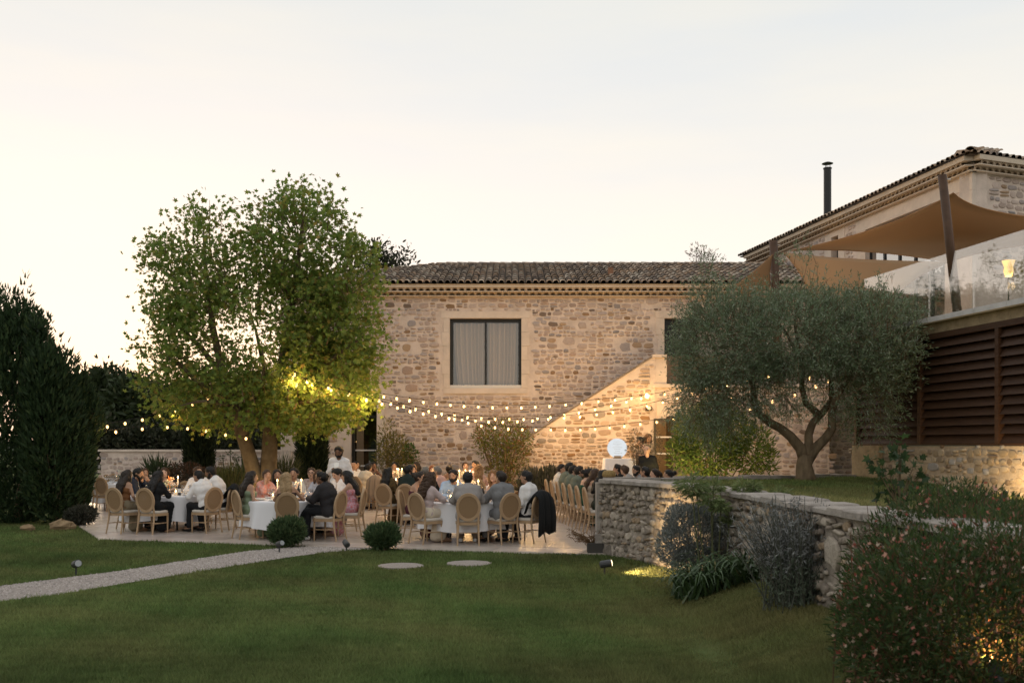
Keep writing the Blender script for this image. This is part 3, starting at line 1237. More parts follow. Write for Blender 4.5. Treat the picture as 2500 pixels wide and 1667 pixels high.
def tile_roof(parent, O, U, W, z0, slope, run, ok, rng, keep=300, exposure=.50, rows=None, vis=None):
    """tiles on a plane rising inward from the eave line O+U*u; ok(u, s) limits the plane"""
    U = Vector((U[0], U[1], 0)).normalized()
    I = Vector((-U.y, U.x, 0))
    O = Vector((O[0], O[1], z0))
    th = math.atan(slope)
    S = I * math.cos(th) + Vector((0, 0, math.sin(th)))
    Nn = U.cross(S)
    Lr = run / math.cos(th)
    nr = rows or int(Lr / exposure)
    cells = []
    for r in range(nr):
        for c in range(int(W / PITCH)):
            u, s = (c + .5) * PITCH, r * exposure
            if ok(u, s * math.cos(th)):
                cells.append((r, u, s))
    RV, RF, RL, RC, off = [], [], [], [], 0
    cnt = 0
    for r, u, s in cells:
        col = np.array(PAL_TILE[int(rng.integers(len(PAL_TILE)))]) * rng.uniform(.75, 1.25)
        if r == 0:
            col = col * 1.25
        p = O + U * (u + rng.uniform(-.008, .008)) + S * (s - .05 + rng.uniform(-.015, .015)) + Nn * .012
        yaw = rng.uniform(-.03, .03)
        A, B = U * math.cos(yaw) + S * math.sin(yaw), S * math.cos(yaw) - U * math.sin(yaw)
        M = Matrix(((A.x, B.x, Nn.x, p.x), (A.y, B.y, Nn.y, p.y), (A.z, B.z, Nn.z, p.z), (0, 0, 0, 1)))
        if cnt < keep and (vis is None or vis(u)):
            cnt += 1
            o = bpy.data.objects.new('roof_tile', TILE_ME)
            COL.objects.link(o)
            o.parent = parent
            o.matrix_local = M
            o.color = (*col, 1)
        else:
            Mn = np.array(M)
            RV.append(TV @ Mn[:3, :3].T + Mn[:3, 3])
            RF.append(TF + off)
            RL.append(TL + off)
            RC.append(np.repeat(col[None], len(TV), 0))
            off += len(TV)
    if RV:
        RF, RL = np.concatenate(RF), np.concatenate(RL)
        me = np_mesh('upper_tiles', np.concatenate(RV), [RF, RL], [M_TILE, M_MOUTH], True, col=np.concatenate(RC), fmat=[0] * len(RF) + [1] * len(RL))
        o = obj('roof_tiling', me, parent)
        o['kind'] = 'stuff'


zt = eaves(house, (HX0, HY), (1, 0), WL, HZ, keep=300, u_ok=lambda u: u > 1.6)
EY, EZ = HY - .36, zt
RUN, SLOPE = 5.5, .30
mb = MB()
x0, x1 = HX0 - .36, HX1
RX = x0 + 5.6
rz_ = EZ + RUN * SLOPE
mb.quad((x0, EY, EZ), (x1, EY, EZ), (x1, EY + RUN, rz_), (RX, EY + RUN, rz_))
mb.add([(x0, EY, EZ), (RX, EY + RUN, rz_), (x0, EY + 2 * RUN + .4, EZ)], [(0, 1, 2)])
mb.quad((RX, EY + RUN, rz_), (x1, EY + RUN, rz_), (x1, EY + 2 * RUN + .4, EZ), (x0, EY + 2 * RUN + .4, EZ))
mb.quad((x0, EY, EZ - .01), (x0, EY + .45, EZ - .01), (x1, EY + .45, EZ - .01), (x1, EY, EZ - .01))
roof = wpart('roof', mb.mesh('roof', M_TILEBED), house)
tile_roof(roof, (x0, EY), (1, 0), x1 - x0, EZ, SLOPE, RUN, lambda u, s: s < u * (RUN / 5.6) - .05, np.random.default_rng(21), 300, .50, vis=lambda u: 2.2 < u < 17.6)
# ridge and hip tiles
rr_ = np.random.default_rng(22)
for i in range(44):
    xx = RX + i * .42
    if xx > HX1 - .3:
        break
    o = obj('ridge_tile', TILE_ME, roof)
    o.matrix_local = Matrix.Translation((xx, EY + RUN, rz_ - .045)) @ Matrix.Rotation(rad(-90), 4, 'Z') @ Matrix.Rotation(rad(2), 4, 'X') @ Matrix.Diagonal((1.25, 1, 1.1, 1))
    o.color = (*(np.array(PAL_TILE[i % 6]) * rr_.uniform(.8, 1.1)), 1)
hipd = Vector((5.6, RUN, RUN * SLOPE))
for i in range(int(hipd.length / .42)):
    o = obj('hip_tile', TILE_ME, roof)
    p = Vector((x0, EY, EZ)) + hipd.normalized() * (i * .42) + Vector((0, 0, -.03))
    q = hipd.to_track_quat('Y', 'Z').to_matrix().to_4x4()
    o.matrix_local = Matrix.Translation(p) @ q @ Matrix.Diagonal((1.2, 1, 1.1, 1))
    o.color = (*(np.array(PAL_TILE[i % 6]) * rr_.uniform(.8, 1.1)), 1)

# small terracotta vent on the roof
mb = MB()
vx, vs_ = gx(1491, 35), 1.9
mb.tube([(vx, EY + vs_, EZ + vs_ * SLOPE + .03), (vx, EY + vs_, EZ + vs_ * SLOPE + .24)], .10, 8)
for k in range(4):
    mb.box(vx - .09 + k * .05, vx - .06 + k * .05, EY + vs_ - .06, EY + vs_ + .06, EZ + vs_ * SLOPE + .235, EZ + vs_ * SLOPE + .30)
wpart('roof_vent', mb.mesh('roof_vent', mat('terracotta', (.30, .15, .085), .85)), house)
print('corbels/roof ok')

# ================================================================ outside stair against the facade
stair = thing('stone_staircase', 'rubble stone staircase wall with sloping coping climbing the facade to the upper door', 'staircase', (SXp(1450), SY, 0))
A0, A1 = (SXp(1225), SZp(1112)), (SXp(1592), SZp(873))
LX = SXp(1628)
LZ = SZp(937)
mb = MB()
prof = [(SXp(1225) - .02, 0), (SXp(1628), 0), (LX, LZ), (SXp(1600), LZ), (SXp(1600), A1[1]), (A1[0], A1[1]), A0]
prof = [(SXp(1222), -.2), (SXp(1600), -.2), (SXp(1600), A1[1]), A1, A0]
k = len(prof)
mb.add([(x_, SY, z_) for x_, z_ in prof] + [(x_, SY + .30, z_) for x_, z_ in prof],
       [tuple(range(k)), tuple(reversed(range(k, 2 * k)))] + [(m, k + m, k + (m + 1) % k, (m + 1) % k) for m in range(k)])
swall = wpart('wall', mb.mesh('wall', M_MORTAR), stair)
# steps behind the parapet
for i in range(16):
    t = i / 16
    sx0 = A0[0] + (A1[0] - A0[0]) * t
    sx1 = A0[0] + (A1[0] - A0[0]) * (i + 1) / 16
    mb = MB()
    top = A0[1] - 1.0 + (LZ - A0[1] + 1.0) * (i + 1) / 16
    mb.box(sx0 + .002, sx1 - .002, SY + .302, HY - .05, -.2, top)
    wpart('step', mb.mesh('step', M_ASHLAR), stair)
# coping
sl = Vector((A1[0] - A0[0], 0, A1[1] - A0[1])).normalized()
nc = 9
for i in range(nc):
    p = Vector((A0[0], SY, A0[1])) + sl * ((Vector((A1[0] - A0[0], 0, A1[1] - A0[1])).length) * i / nc)
    Lc = Vector((A1[0] - A0[0], 0, A1[1] - A0[1])).length / nc
    M = Matrix(((sl.x, 0, -sl.z, p.x), (0, 1, 0, p.y), (sl.z, 0, sl.x, p.z), (0, 0, 0, 1)))
    mb = MB()
    mb.box(.004, Lc - .004, -.04, .34, .004, .055, M)
    wpart('coping_stone', mb.mesh('coping_stone', mat('grey_coping', (.20, .165, .135), .9, var=.25, scale=8, bump=.4)), stair)
mb = MB()
mb.box(A1[0] + .005, LX, SY - .05, SY + .36, A1[1] + .004, A1[1] + .10)
wpart('pillar_cap', mb.mesh('pillar_cap', M_ASHLAR), stair)
mb = MB()
mb.box(SXp(1600) + .003, LX, SY + .02, SY + .32, LZ + .002, A1[1])
wpart('landing_pillar', mb.mesh('landing_pillar', M_ASHLAR), stair)
mb = MB()
mb.box(LX + .003, SXp(1628) + 2.2, SY + .55, SY + .72, LZ + .002, LZ + .95)
wpart('landing_panel', mb.mesh('landing_panel', mat('brown_panel', (.20, .14, .095), .8, var=.2)), stair)
mb = MB()
mb.box(SXp(1594), SXp(1600) + 5.6, SY - .06, HY - .02, LZ - .12, LZ)
wpart('landing_slab', mb.mesh('landing_slab', M_ASHLAR), stair)
# wall under the landing with the lower doorway
LW = 5.6
mb = MB()
DH = (.35, 1.55, -.2, SZp(1016))
PL = panel_wall(mb, (SXp(1600) + .002, SY + .03, 0), (1, 0), LW, -.2, LZ - .122, [DH], .28)
lwall = wpart('wall', mb.mesh('wall', M_MORTAR), stair)
fpart('lintel', PL, [(DH[0] - .30, DH[1] + .30, DH[3] + .004, DH[3] + .36, -.03, .05)], M_ASHLAR, stair)
fpart('jamb_block', PL, [(DH[0] - .26, DH[0] - .003, .4, DH[3] - .003, -.025, .05)], M_ASHLAR, stair)


def inside_stair(u, z, w, h):
    x_ = u + SXp(1222)
    if x_ + w / 2 > SXp(1598) or z - h / 2 < 0 or x_ - w / 2 < SXp(1224):
        return False
    def top(q):
        t = (q - A0[0]) / (A1[0] - A0[0])
        return A0[1] + (A1[1] - A0[1]) * min(max(t, 0), 1) - .04
    return z + h / 2 < top(x_ - w / 2)


rubble(swall, lambda u: ((SXp(1222) + u, SY), (1, 0)), SXp(1600) - SXp(1222), .03, A1[1] + .1, inside_stair, np.random.default_rng(31), PAL_STAIR, PROTOS, M_STONE,
       rows=(.085, .185), wid=(.08, .38), joint=.020, proud=(.018, .042), big=.40, front=lambda u, z: z > .5, tilt=.06)
rubble(lwall, lambda u: ((SXp(1600) + u, SY + .03), (1, 0)), LW, .5, LZ - .15,
       lambda u, z, w, h: not (u + w / 2 > DH[0] - .3 and u - w / 2 < DH[1] + .32 and z - h / 2 < DH[3] + .37) and z + h / 2 < LZ - .14 and u - w / 2 > .02,
       np.random.default_rng(32), PAL_HOUSE, PROTOS, M_STONE, front=lambda u, z: True)
# bronze glazed door standing open in the doorway
ldoor = thing('bronze_door', 'bronze framed glazed door standing open under the stair landing', 'door', (SXp(1597), SY - .02, .4))
mb = MB()
dz1 = SZp(1022)
dx0, dx1 = SXp(1594), SXp(1594) + .62
for b_ in ((dx0, dx0 + .07, .4, dz1), (dx1 - .05, dx1, .4, dz1), (dx0 + .07, dx1 - .05, dz1 - .07, dz1), (dx0 + .07, dx1 - .05, .4, .48)):
    mb.box(b_[0], b_[1], SY - .20, SY - .15, b_[2], b_[3])
wpart('door_frame', mb.mesh('door_frame', M_BRONZE), ldoor)
for zb in (SZp(1067), SZp(1107)):
    mb = MB()
    mb.box(dx0 + .072, dx1 - .052, SY - .19, SY - .16, zb - .02, zb + .025)
    wpart('cross_bar', mb.mesh('cross_bar', M_SILL), ldoor)
mb = MB()
mb.quad((dx0 + .07, SY - .175, .48), (dx1 - .05, SY - .175, .48), (dx1 - .05, SY - .175, dz1 - .07), (dx0 + .07, SY - .175, dz1 - .07))
wpart('pane', mb.mesh('pane', glass_mat('tan_glass', (.55, .47, .36), .10)), ldoor)
mb = MB()
mb.box(DH[0] + SXp(1600) + .002, DH[1] + SXp(1600), SY + .32, HY - .03, .38, DH[3] + .05)
wpart('door_leaf', mb.mesh('door_leaf', mat('tan_blind', (.28, .22, .15), .9)), ldoor)
# raised stone step along the foot of the house at the right
mb = MB()
mb.box(1.6, 9.0, 28.7, SY - .01, -.05, .40)
struct('stone_step', mb.mesh('stone_step', M_PAVE))

# ================================================================ upper house (wing) on the right
WA, WB = Vector((9.80, 40.86)), Vector((12.42, 26.86))
UW = (WB - WA).normalized()
UF = Vector((1, .40)).normalized()
upper = thing('upper_house', 'higher stone house at the right edge with sloping eaves above the shade sails', 'house', (WB.x, WB.y, 0))
WLEN = (WB - WA).length
w_u = lambda px: (WA.y - 17.44 / ((px - 1250) / F_PX + .187)) / -UW.y
WZT = 9.22
SWIN = (w_u(2030), w_u(2047), 6.6, 9.0)
BWIN = (w_u(2113), w_u(2306), 4.12, 8.80)
mb = MB()
PW = panel_wall(mb, (WA.x, WA.y, 0), UW, WLEN, 3.2, WZT + .5, [SWIN, BWIN], .45)
PF_ = panel_wall(mb, (WB.x, WB.y, 0), UF, 9.0, 3.2, WZT + .5, [], .45)
# far side and back so that the house is closed
q0, q1, q2 = WB + UF * 9, WA + UF * 9, WA
mb.quad((q0.x, q0.y, 3.2), (q1.x, q1.y, 3.2), (q1.x, q1.y, WZT + .5), (q0.x, q0.y, WZT + .5))
mb.quad((q1.x, q1.y, 3.2), (q2.x, q2.y, 3.2), (q2.x, q2.y, WZT + .5), (q1.x, q1.y, WZT + .5))
uwall = wpart('wall', mb.mesh('wall', M_MORTAR), upper)
# limestone facing round the openings, corner and lintel courses
def ashlar_run(P, u0, u1, z0, z1, n, parent):
    for i in range(n):
        fpart('facing_block', P, [(u0 + (u1 - u0) * i / n + .003, u0 + (u1 - u0) * (i + 1) / n - .003, z0, z1, -.02, .03)], M_ASHLAR, parent)


ashlar_run(PW, BWIN[0] - .55, WLEN - .52, BWIN[3] + .004, WZT - .05, 4, upper)
fpart('jamb_block', PW, [(BWIN[0] - .5, BWIN[0] - .003, 6.4, BWIN[3], -.02, .05)], M_ASHLAR, upper)
fpart('jamb_block', PW, [(BWIN[0] - .5, BWIN[0] - .003, 4.1, 6.395, -.02, .05)], M_ASHLAR, upper)
fpart('jamb_block', PW, [(SWIN[0] - .42, SWIN[0] - .003, 6.2, WZT - .05, -.02, .05)], M_ASHLAR, upper)
fpart('jamb_block', PW, [(SWIN[1] + .003, SWIN[1] + .42, 6.2, WZT - .05, -.02, .05)], M_ASHLAR, upper)
fpart('lintel', PW, [(SWIN[0], SWIN[1], SWIN[3] + .003, WZT - .05, -.02, .05)], M_ASHLAR, upper)
for i in range(9):
    z0 = 4.1 + i * .58
    fpart('quoin_block', PW, [(WLEN - (.5 if i % 2 else .36), WLEN + .02, z0 + .004, z0 + .576, -.02, .05)], M_ASHLAR, upper)
    fpart('quoin_block', PF_, [(.02, (.5 if i % 2 else .36), z0 + .004, z0 + .576, -.02, .05)], M_ASHLAR, upper)
slit = subempty('window', upper)
fpart('window_frame', PW, [(SWIN[0], SWIN[0] + .07, SWIN[2], SWIN[3], .2, .28), (SWIN[1] - .07, SWIN[1], SWIN[2], SWIN[3], .2, .28), (SWIN[0] + .07, SWIN[1] - .07, SWIN[3] - .08, SWIN[3], .2, .28)], M_DARKMETAL, slit)
mb = MB()
mb.quad(PW(SWIN[0] + .07, SWIN[2], .25), PW(SWIN[1] - .07, SWIN[2], .25), PW(SWIN[1] - .07, SWIN[3] - .08, .25), PW(SWIN[0] + .07, SWIN[3] - .08, .25))
wpart('pane', mb.mesh('pane', M_GLASS), slit)
bigw = subempty('glazing', upper)
nb = 5
a, b, c, d = BWIN
fpart('top_rail', PW, [(a, b, d - .14, d, .14, .22)], M_DARKMETAL, bigw)
for i in range(nb + 1):
    uu = a + (b - a) * i / nb
    fpart('mullion', PW, [(uu - .04, uu + .04, c, d - .142, .14, .22)], M_DARKMETAL, bigw)
for i in range(nb):
    u0, u1 = a + (b - a) * i / nb + .042, a + (b - a) * (i + 1) / nb - .042
    mb = MB()
    mb.quad(PW(u0, c, .18), PW(u1, c, .18), PW(u1, d - .142, .18), PW(u0, d - .142, .18))
    wpart('pane', mb.mesh('pane', M_GLASSDARK), bigw)
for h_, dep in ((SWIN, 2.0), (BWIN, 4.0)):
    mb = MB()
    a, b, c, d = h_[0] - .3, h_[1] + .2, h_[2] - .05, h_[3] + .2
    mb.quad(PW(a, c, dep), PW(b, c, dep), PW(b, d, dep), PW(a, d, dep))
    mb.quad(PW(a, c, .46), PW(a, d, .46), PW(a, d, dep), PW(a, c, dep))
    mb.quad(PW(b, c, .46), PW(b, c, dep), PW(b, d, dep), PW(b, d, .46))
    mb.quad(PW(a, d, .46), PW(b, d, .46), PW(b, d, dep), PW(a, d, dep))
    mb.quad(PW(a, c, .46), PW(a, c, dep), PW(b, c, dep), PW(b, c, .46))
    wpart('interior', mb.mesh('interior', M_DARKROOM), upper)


def inside_wing(u, z, w, h):
    if z + h / 2 > WZT - .02 or u + w / 2 > WLEN - .55 or u - w / 2 < .05:
        return False
    for hole, m in ((SWIN, .45), (BWIN, .58)):
        if hole[0] - m < u + w / 2 and u - w / 2 < hole[1] + m and z + h / 2 > hole[2] - .1:
            return False
    return True


rubble(uwall, lambda u: (WA + UW * u, UW), WLEN, 6.0, WZT, inside_wing, np.random.default_rng(41), PAL_HOUSE, PROTOS, M_STONE, joint=.03, proud=(.015, .03), big=.4, tilt=.06, keep=170)
rubble(uwall, lambda u: (WB + UF * u, UF), 6.0, 6.5, WZT, lambda u, z, w, h: u - w / 2 > .55 and z + h / 2 < WZT - .02, np.random.default_rng(42), PAL_HOUSE, PROTOS, M_STONE,
       rows=(.10, .2), wid=(.09, .42), joint=.016, proud=(.015, .03), big=.5, tilt=.06, keep=120)
zt = eaves(upper, WA, UW, WLEN + .10, WZT, out=(.14, .27))
zt2 = eaves(upper, WB - UF * .06, UF, 5.0, WZT, out=(.14, .27))
# hipped roof over the wing
OW, OF = Vector((-UW.y, UW.x)) * -1, Vector((-UF.y, UF.x)) * -1         # outward normals
EO = .36
corner = WB + OW * EO + OF * EO * .92
Lp = WA + OW * EO - UW * .35
Rp = WB + OF * EO + UF * 9
ridge_h = zt + 4.2 * .30
mb = MB()
rin = WB - OW * 4.2 - OF * 4.2 * .9
rfar = WA - OW * 4.2 - UW * .35
V3 = lambda v, z: (v.x, v.y, z)
mb.quad(V3(Lp, zt), V3(corner, zt), V3(rin, ridge_h), V3(rfar, ridge_h))
mb.quad(V3(corner, zt), V3(Rp, zt), V3(Rp - OF * 4.5, ridge_h), V3(rin, ridge_h))
mb.quad(V3(rfar, ridge_h), V3(rin, ridge_h), V3(Rp - OF * 4.5, ridge_h), V3(rfar + UF * 6, zt))
mb.quad(V3(Lp, zt - .008), V3(WA - UW * .35, zt - .008), V3(WB, zt - .008), V3(corner, zt - .008))
mb.quad(V3(corner, zt - .008), V3(WB, zt - .008), V3(WB + UF * 9, zt - .008), V3(Rp, zt - .008))
uroof = wpart('roof', mb.mesh('roof', M_TILEBED), upper)
tile_roof(uroof, Lp, UW, (corner - Lp).length, zt, .30, 4.0, lambda u, s: s < ((corner - Lp).length - u) * 1.0 + .05, np.random.default_rng(43), 200, .5, rows=5)
tile_roof(uroof, corner, UF, 5.5, zt, .30, 4.0, lambda u, s: s < u + .02, np.random.default_rng(44), 90, .5, rows=6)
hd = Vector((rin.x - corner.x, rin.y - corner.y, ridge_h - zt))
for i in range(int(hd.length / .42)):
    o = obj('hip_tile', TILE_ME, uroof)
    p = Vector(V3(corner, zt)) + hd.normalized() * (i * .42) + Vector((0, 0, .05))
    o.matrix_local = Matrix.Translation(p) @ hd.to_track_quat('Y', 'Z').to_matrix().to_4x4() @ Matrix.Diagonal((1.3, 1, 1.15, 1))
    o.color = (*np.array(PAL_TILE[i % 6]), 1)
# flue on the roof
fl = at(2020, 475, 38.5)
mb = MB()
mb.tube([(fl.x, fl.y, 8.8), (fl.x, fl.y, at(0, 411, 38.5).z)], .145, 14)
mb.tube([(fl.x, fl.y, at(0, 413, 38.5).z), (fl.x, fl.y, at(0, 411, 38.5).z + .01)], .165, 14)
wpart('flue_pipe', mb.mesh('flue_pipe', M_DARKMETAL, False), upper)
mb = MB()
zc = at(0, 400, 38.5).z
mb.lathe([(.02, .05), (.10, .035), (.215, -.015), (.215, -.03), (.02, -.02)], 16, (fl.x, fl.y, zc + .02))
for k in range(3):
    an = k * 2.09
    mb.tube([(fl.x + .1 * math.cos(an), fl.y + .1 * math.sin(an), zc - .15), (fl.x + .1 * math.cos(an), fl.y + .1 * math.sin(an), zc + .02)], .012, 5)
wpart('flue_cap', mb.mesh('flue_cap', M_DARKMETAL, False), upper)

# ================================================================ terrace deck with base wall, louvres and glass railing
DKd = lambda px: 10.716 / ((px - 1250) / F_PX + .185)
DKp = lambda d, off=0.0: Vector((7.46 - .185 * (d - 17.6) + off, d))
D0, D1 = DKd(2092), 11.5
DA, DB = DKp(D0), DKp(D1)
UD = (DB - DA).normalized()
ODK = Vector((UD.y, -UD.x))
DLEN = (DB - DA).length
d_u = lambda px: (D0 - DKd(px)) / -UD.y
DZ0, DZL, DZT = .70, 1.85, 4.10
deck = thing('raised_terrace', 'raised terrace with stone base, pale ledge and sails, at the right', 'terrace', (DA.x, DA.y, 0))
mb = MB()
PD = panel_wall(mb, (DA.x, DA.y, 0), UD, DLEN, DZ0, DZL - .01, [], .5)
dwall = wpart('wall', mb.mesh('wall', mat('tan_mortar', (.40, .32, .235), .95, var=.15, scale=6, bump=.7, bscale=30)), deck)
rubble(dwall, lambda u: (DA + UD * u, UD), DLEN, DZ0, DZL + .02, lambda u, z, w, h: z + h / 2 < DZL + .03, np.random.default_rng(51), PAL_BASE, PROTOS_B, M_STONE,
       rows=(.10, .21), wid=(.10, .34), joint=.014, proud=(.014, .032), big=.5, tilt=.08, asp=(.8, 2.1))
# big end block
mb = MB()
fbox(mb, PD, -.04, .95, DZ0, DZL - .003, -.09, .5)
wpart('end_block', mb.mesh('end_block', mat('ochre_block', (.33, .25, .15), .95, var=.25, scale=5, bump=1.0, bscale=14)), deck)
mb = MB()
w1, w2 = WB - OW * .1 - UW * 9, WB
for (z0, z1) in ((DZT - .26, DZT - .14),):
    pts = [DA - ODK * .05, DB - ODK * .05, DB + Vector((8, 2)), WB + UF * 5 , WB, WA + UW * 7.0]
    k = len(pts)
    mb.add([(p.x, p.y, z0) for p in pts] + [(p.x, p.y, z1) for p in pts], [tuple(reversed(range(k))), tuple(range(k, 2 * k))] + [(m, (m + 1) % k, k + (m + 1) % k, k + m) for m in range(k)])
wpart('floor', mb.mesh('floor', M_PAVE), deck)
fpart('stone_band', PD, [(-.02, DLEN, DZT - .272, DZT - .09, .0, .45)], mat('ochre_block', (.33, .25, .15)), deck)
n = 11
for i in range(n):
    fpart('ledge_slab', PD, [(-.1 + DLEN * i / n + .003, -.1 + DLEN * (i + 1) / n - .003, DZT - .087, DZT, -.14, .40)], mat('pale_ledge', (.50, .48, .47), .6, var=.12, scale=5, bump=.2), deck)
# solid dark backing wall behind the louvres
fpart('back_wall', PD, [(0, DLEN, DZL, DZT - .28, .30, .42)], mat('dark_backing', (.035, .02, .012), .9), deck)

louvre = thing('louvre_screen', 'dark brown timber louvre screen between posts on the terrace base wall', 'louvre screen', (DA.x, DA.y, DZL))
LZ0, LZ1 = DZL + .03, DZT - .275
posts_u = [.03, d_u(2249), d_u(2440), d_u(2650), d_u(2900)]
fpart('bottom_rail', PD, [(0, DLEN, DZL + .002, LZ0, -.03, .10)], M_WOOD, louvre)
fpart('top_rail', PD, [(0, DLEN, LZ1 - .10, LZ1 - .002, -.05, .10)], M_WOOD, louvre)
for uu in posts_u:
    fpart('post', PD, [(uu - .045, uu + .045, LZ0 + .002, LZ1 - .102, -.055, .08)], M_WOOD, louvre)
ns = 12
SH = (LZ1 - .11 - LZ0) / ns
for j in range(len(posts_u) - 1):
    for i in range(ns):
        u0, u1 = posts_u[j] + .047, posts_u[j + 1] - .047
        z0, z1 = LZ0 + i * SH, LZ0 + (i + 1) * SH
        mb = MB()
        pr = [(-.015, z0 + .004), (-.037, z0 + .004), (.07, z1 + .02), (.09, z1 + .02)]
        vs = [PD(u, z, dd) for u in (u0, u1) for dd, z in pr]
        mb.add(vs, [(0, 1, 2, 3), (7, 6, 5, 4), (0, 4, 5, 1), (1, 5, 6, 2), (2, 6, 7, 3), (3, 7, 4, 0)])
        wpart('slat', mb.mesh('slat', M_WOOD), louvre)

rail = thing('glass_railing', 'frameless glass railing standing on the pale terrace ledge', 'railing', (DA.x, DA.y, DZT))
gu = [.1, d_u(2165), d_u(2255), d_u(2363), d_u(2486), d_u(2640)]
for u0, u1 in zip(gu, gu[1:]):
    mb = MB()
    fbox(mb, PD, u0 + .008, u1 - .008, DZT + .003, DZT + 1.10, .10, .115)
    wpart('glass_panel', mb.mesh('glass_panel', M_RAILGLASS), rail)

# sail posts
def sail_post(p0, p1, r, label):
    t = thing('sail_post', label, 'post', p0, group='posts of the shade sails')
    mb = MB()
    d_ = Vector(p1) - Vector(p0)
    mb.tube([(0, 0, 0), tuple(d_)], [r, r * .92], 14)
    part('pole', mb.mesh('pole', M_POST, True), t)
    mb = MB()
    e = d_ * .97
    mb.tube([e + Vector((r * .9, -.02, 0)), e + Vector((r + .05, -.02, -.01))], .012, 6)
    part('hook', mb.mesh('hook', M_SILL), t)
    return t


_p1 = at(2336, 702, 17.4)
sail_post((_p1.x + .03, 17.4, DZT - .14), at(2300, 427, 17.2), .078, 'tall leaning brown sail post standing at the glass railing')
sail_post((gx(1902, 31.8), 31.8, LZ), at(1888, 588, 31.8), .145, 'brown sail post rising behind the olive tree, left of the sails')


def sail(name, corners, label, dip=.12, sag=0.0):
    n = 18
    c = [Vector(p) for p in corners]
    vs, fs = [], []
    for j in range(n + 1):
        for i in range(n + 1):
            s, t = i / n, j / n
            s2 = s + dip * (0.5 - s) * 4 * t * (1 - t)
            t2 = t + dip * (0.5 - t) * 4 * s * (1 - s)
            p = (c[0] * (1 - s2) + c[1] * s2) * (1 - t2) + (c[3] * (1 - s2) + c[2] * s2) * t2
            p = p - Vector((0, 0, sag * 16 * s * (1 - s) * t * (1 - t)))
            vs.append(p)
    for j in range(n):
        for i in range(n):
            fs.append((j * (n + 1) + i, j * (n + 1) + i + 1, (j + 1) * (n + 1) + i + 1, (j + 1) * (n + 1) + i))
    mb = MB()
    mb.add(vs, fs)
    mid = sum(c, Vector()) / 4
    o = obj(name, mb.mesh(name, M_SAIL, True))
    md = o.modifiers.new('thick', 'SOLIDIFY')
    md.thickness = .012
    tag(o, label, 'shade sail', 'shade sails over the terrace')
    # seam and edge rope
    edge = [vs[i] for i in range(n + 1)] + [vs[(j + 1) * (n + 1) - 1] for j in range(1, n + 1)] + [vs[n * (n + 1) + i] for i in range(n - 1, -1, -1)] + [vs[j * (n + 1)] for j in range(n - 1, -1, -1)]
    mb = MB()
    mb.tube(edge, .014, 5, False)
    obj('edge_rope', mb.mesh('edge_rope', mat('sail_hem', (.30, .16, .07), .9)), o)
    return o


sail('shade_sail', [at(1932, 612, 31.5), at(2327, 472, 17.6), at(2900, 560, 15.5), at(2318, 640, 19.5)], 'largest tan shade sail stretching past the tall post to the right edge', .22, .0)
sail('shade_sail', [at(1912, 617, 31.6), at(2314, 641, 17.6), at(2150, 760, 20.5), at(1990, 740, 26.0)], 'lower tan shade sail under the largest one, partly behind the olive tree', .10, .05)
sail('shade_sail', [at(1886, 622, 31.7), at(1880, 700, 31.8), at(1830, 740, 31.2), at(1788, 702, 30.5)], 'small tan triangular shade sail left of its post, before the roof tiles', .10, .0)

# lamp and planting on the terrace, seen through the glass
lp_ = at(2462, 655, 15.9)
lamp = thing('terrace_lamp', 'glowing lamp with tapered shade behind the terrace glass railing', 'lamp', (lp_.x, lp_.y, DZT - .14))
mb = MB()
zl = lp_.z - (DZT - .14)
mb.tube([(0, 0, 0), (0, 0, zl - .15)], .012, 8)
mb.lathe([(.15, 0), (.15, .015), (.02, .03)], 14)
part('stand', mb.mesh('stand', M_DARKMETAL), lamp)
mb = MB()
mb.lathe([(.05, zl - .13), (.075, zl - .05), (.065, zl + .02), (.10, zl + .12)], 14)
part('lamp_shade', mb.mesh('lamp_shade', mat('lamp_glow', (.9, .6, .25), .6, emit=(1, .66, .26), estr=.75), True), lamp)
ld = bpy.data.lights.new('lamp_light', 'POINT')
ld.energy = 16
ld.color = (1, .66, .3)
ld.shadow_soft_size = .08
lo = bpy.data.objects.new('lamp_light', ld)
COL.objects.link(lo)
lo.parent = lamp
lo.location = (0, 0, zl - .28)

# ================================================================ retaining wall and raised lawn
RW = [Vector(p) for p in ((1.54, 17.25), (1.78, 16.7), (2.08, 16.0), (2.42, 15.0), (2.68, 13.6), (2.84, 12.2), (2.92, 10.8), (2.98, 9.4), (3.05, 8.2), (3.3, 6.8), (3.75, 5.4))]
seg = [(RW[i + 1] - RW[i]).length for i in range(len(RW) - 1)]
cum = np.concatenate([[0], np.cumsum(seg)])
RWL = float(cum[-1])


def rw(u):
    u = min(max(u, 0), RWL - 1e-6)
    i = int(np.searchsorted(cum, u, side='right') - 1)
    t = (u - cum[i]) / seg[i]
    p = RW[i].lerp(RW[i + 1], t)
    d0 = (RW[min(i + 1, len(RW) - 1)] - RW[i]).normalized()
    return p, d0


RTOP = 1.20
ret = thing('retaining_wall', 'curved dry looking stone retaining wall holding up the lawn of the olive tree', 'wall', (1.54, 17.25, 0))
nseg = 60
vs, fs = [], []
for i in range(nseg + 1):
    p, U = rw(RWL * i / nseg)
    I = Vector((-U.y, U.x))
    q = p + I * .42
    for pp, z in ((p, -.2), (p + I * .05, RTOP), (q, RTOP), (q, -.2)):
        vs.append((pp.x, pp.y, z))
for i in range(nseg):
    for k in range(3):
        fs.append((i * 4 + k, (i + 1) * 4 + k, (i + 1) * 4 + k + 1, i * 4 + k + 1))
fs.append((0, 1, 2, 3))
mb = MB()
mb.add(vs, fs)
rwall = wpart('wall', mb.mesh('wall', M_RMORTAR), ret)


def rw_frame(u):
    p, U = rw(u)
    I = Vector((-U.y, U.x))
    return p + I * .015, U


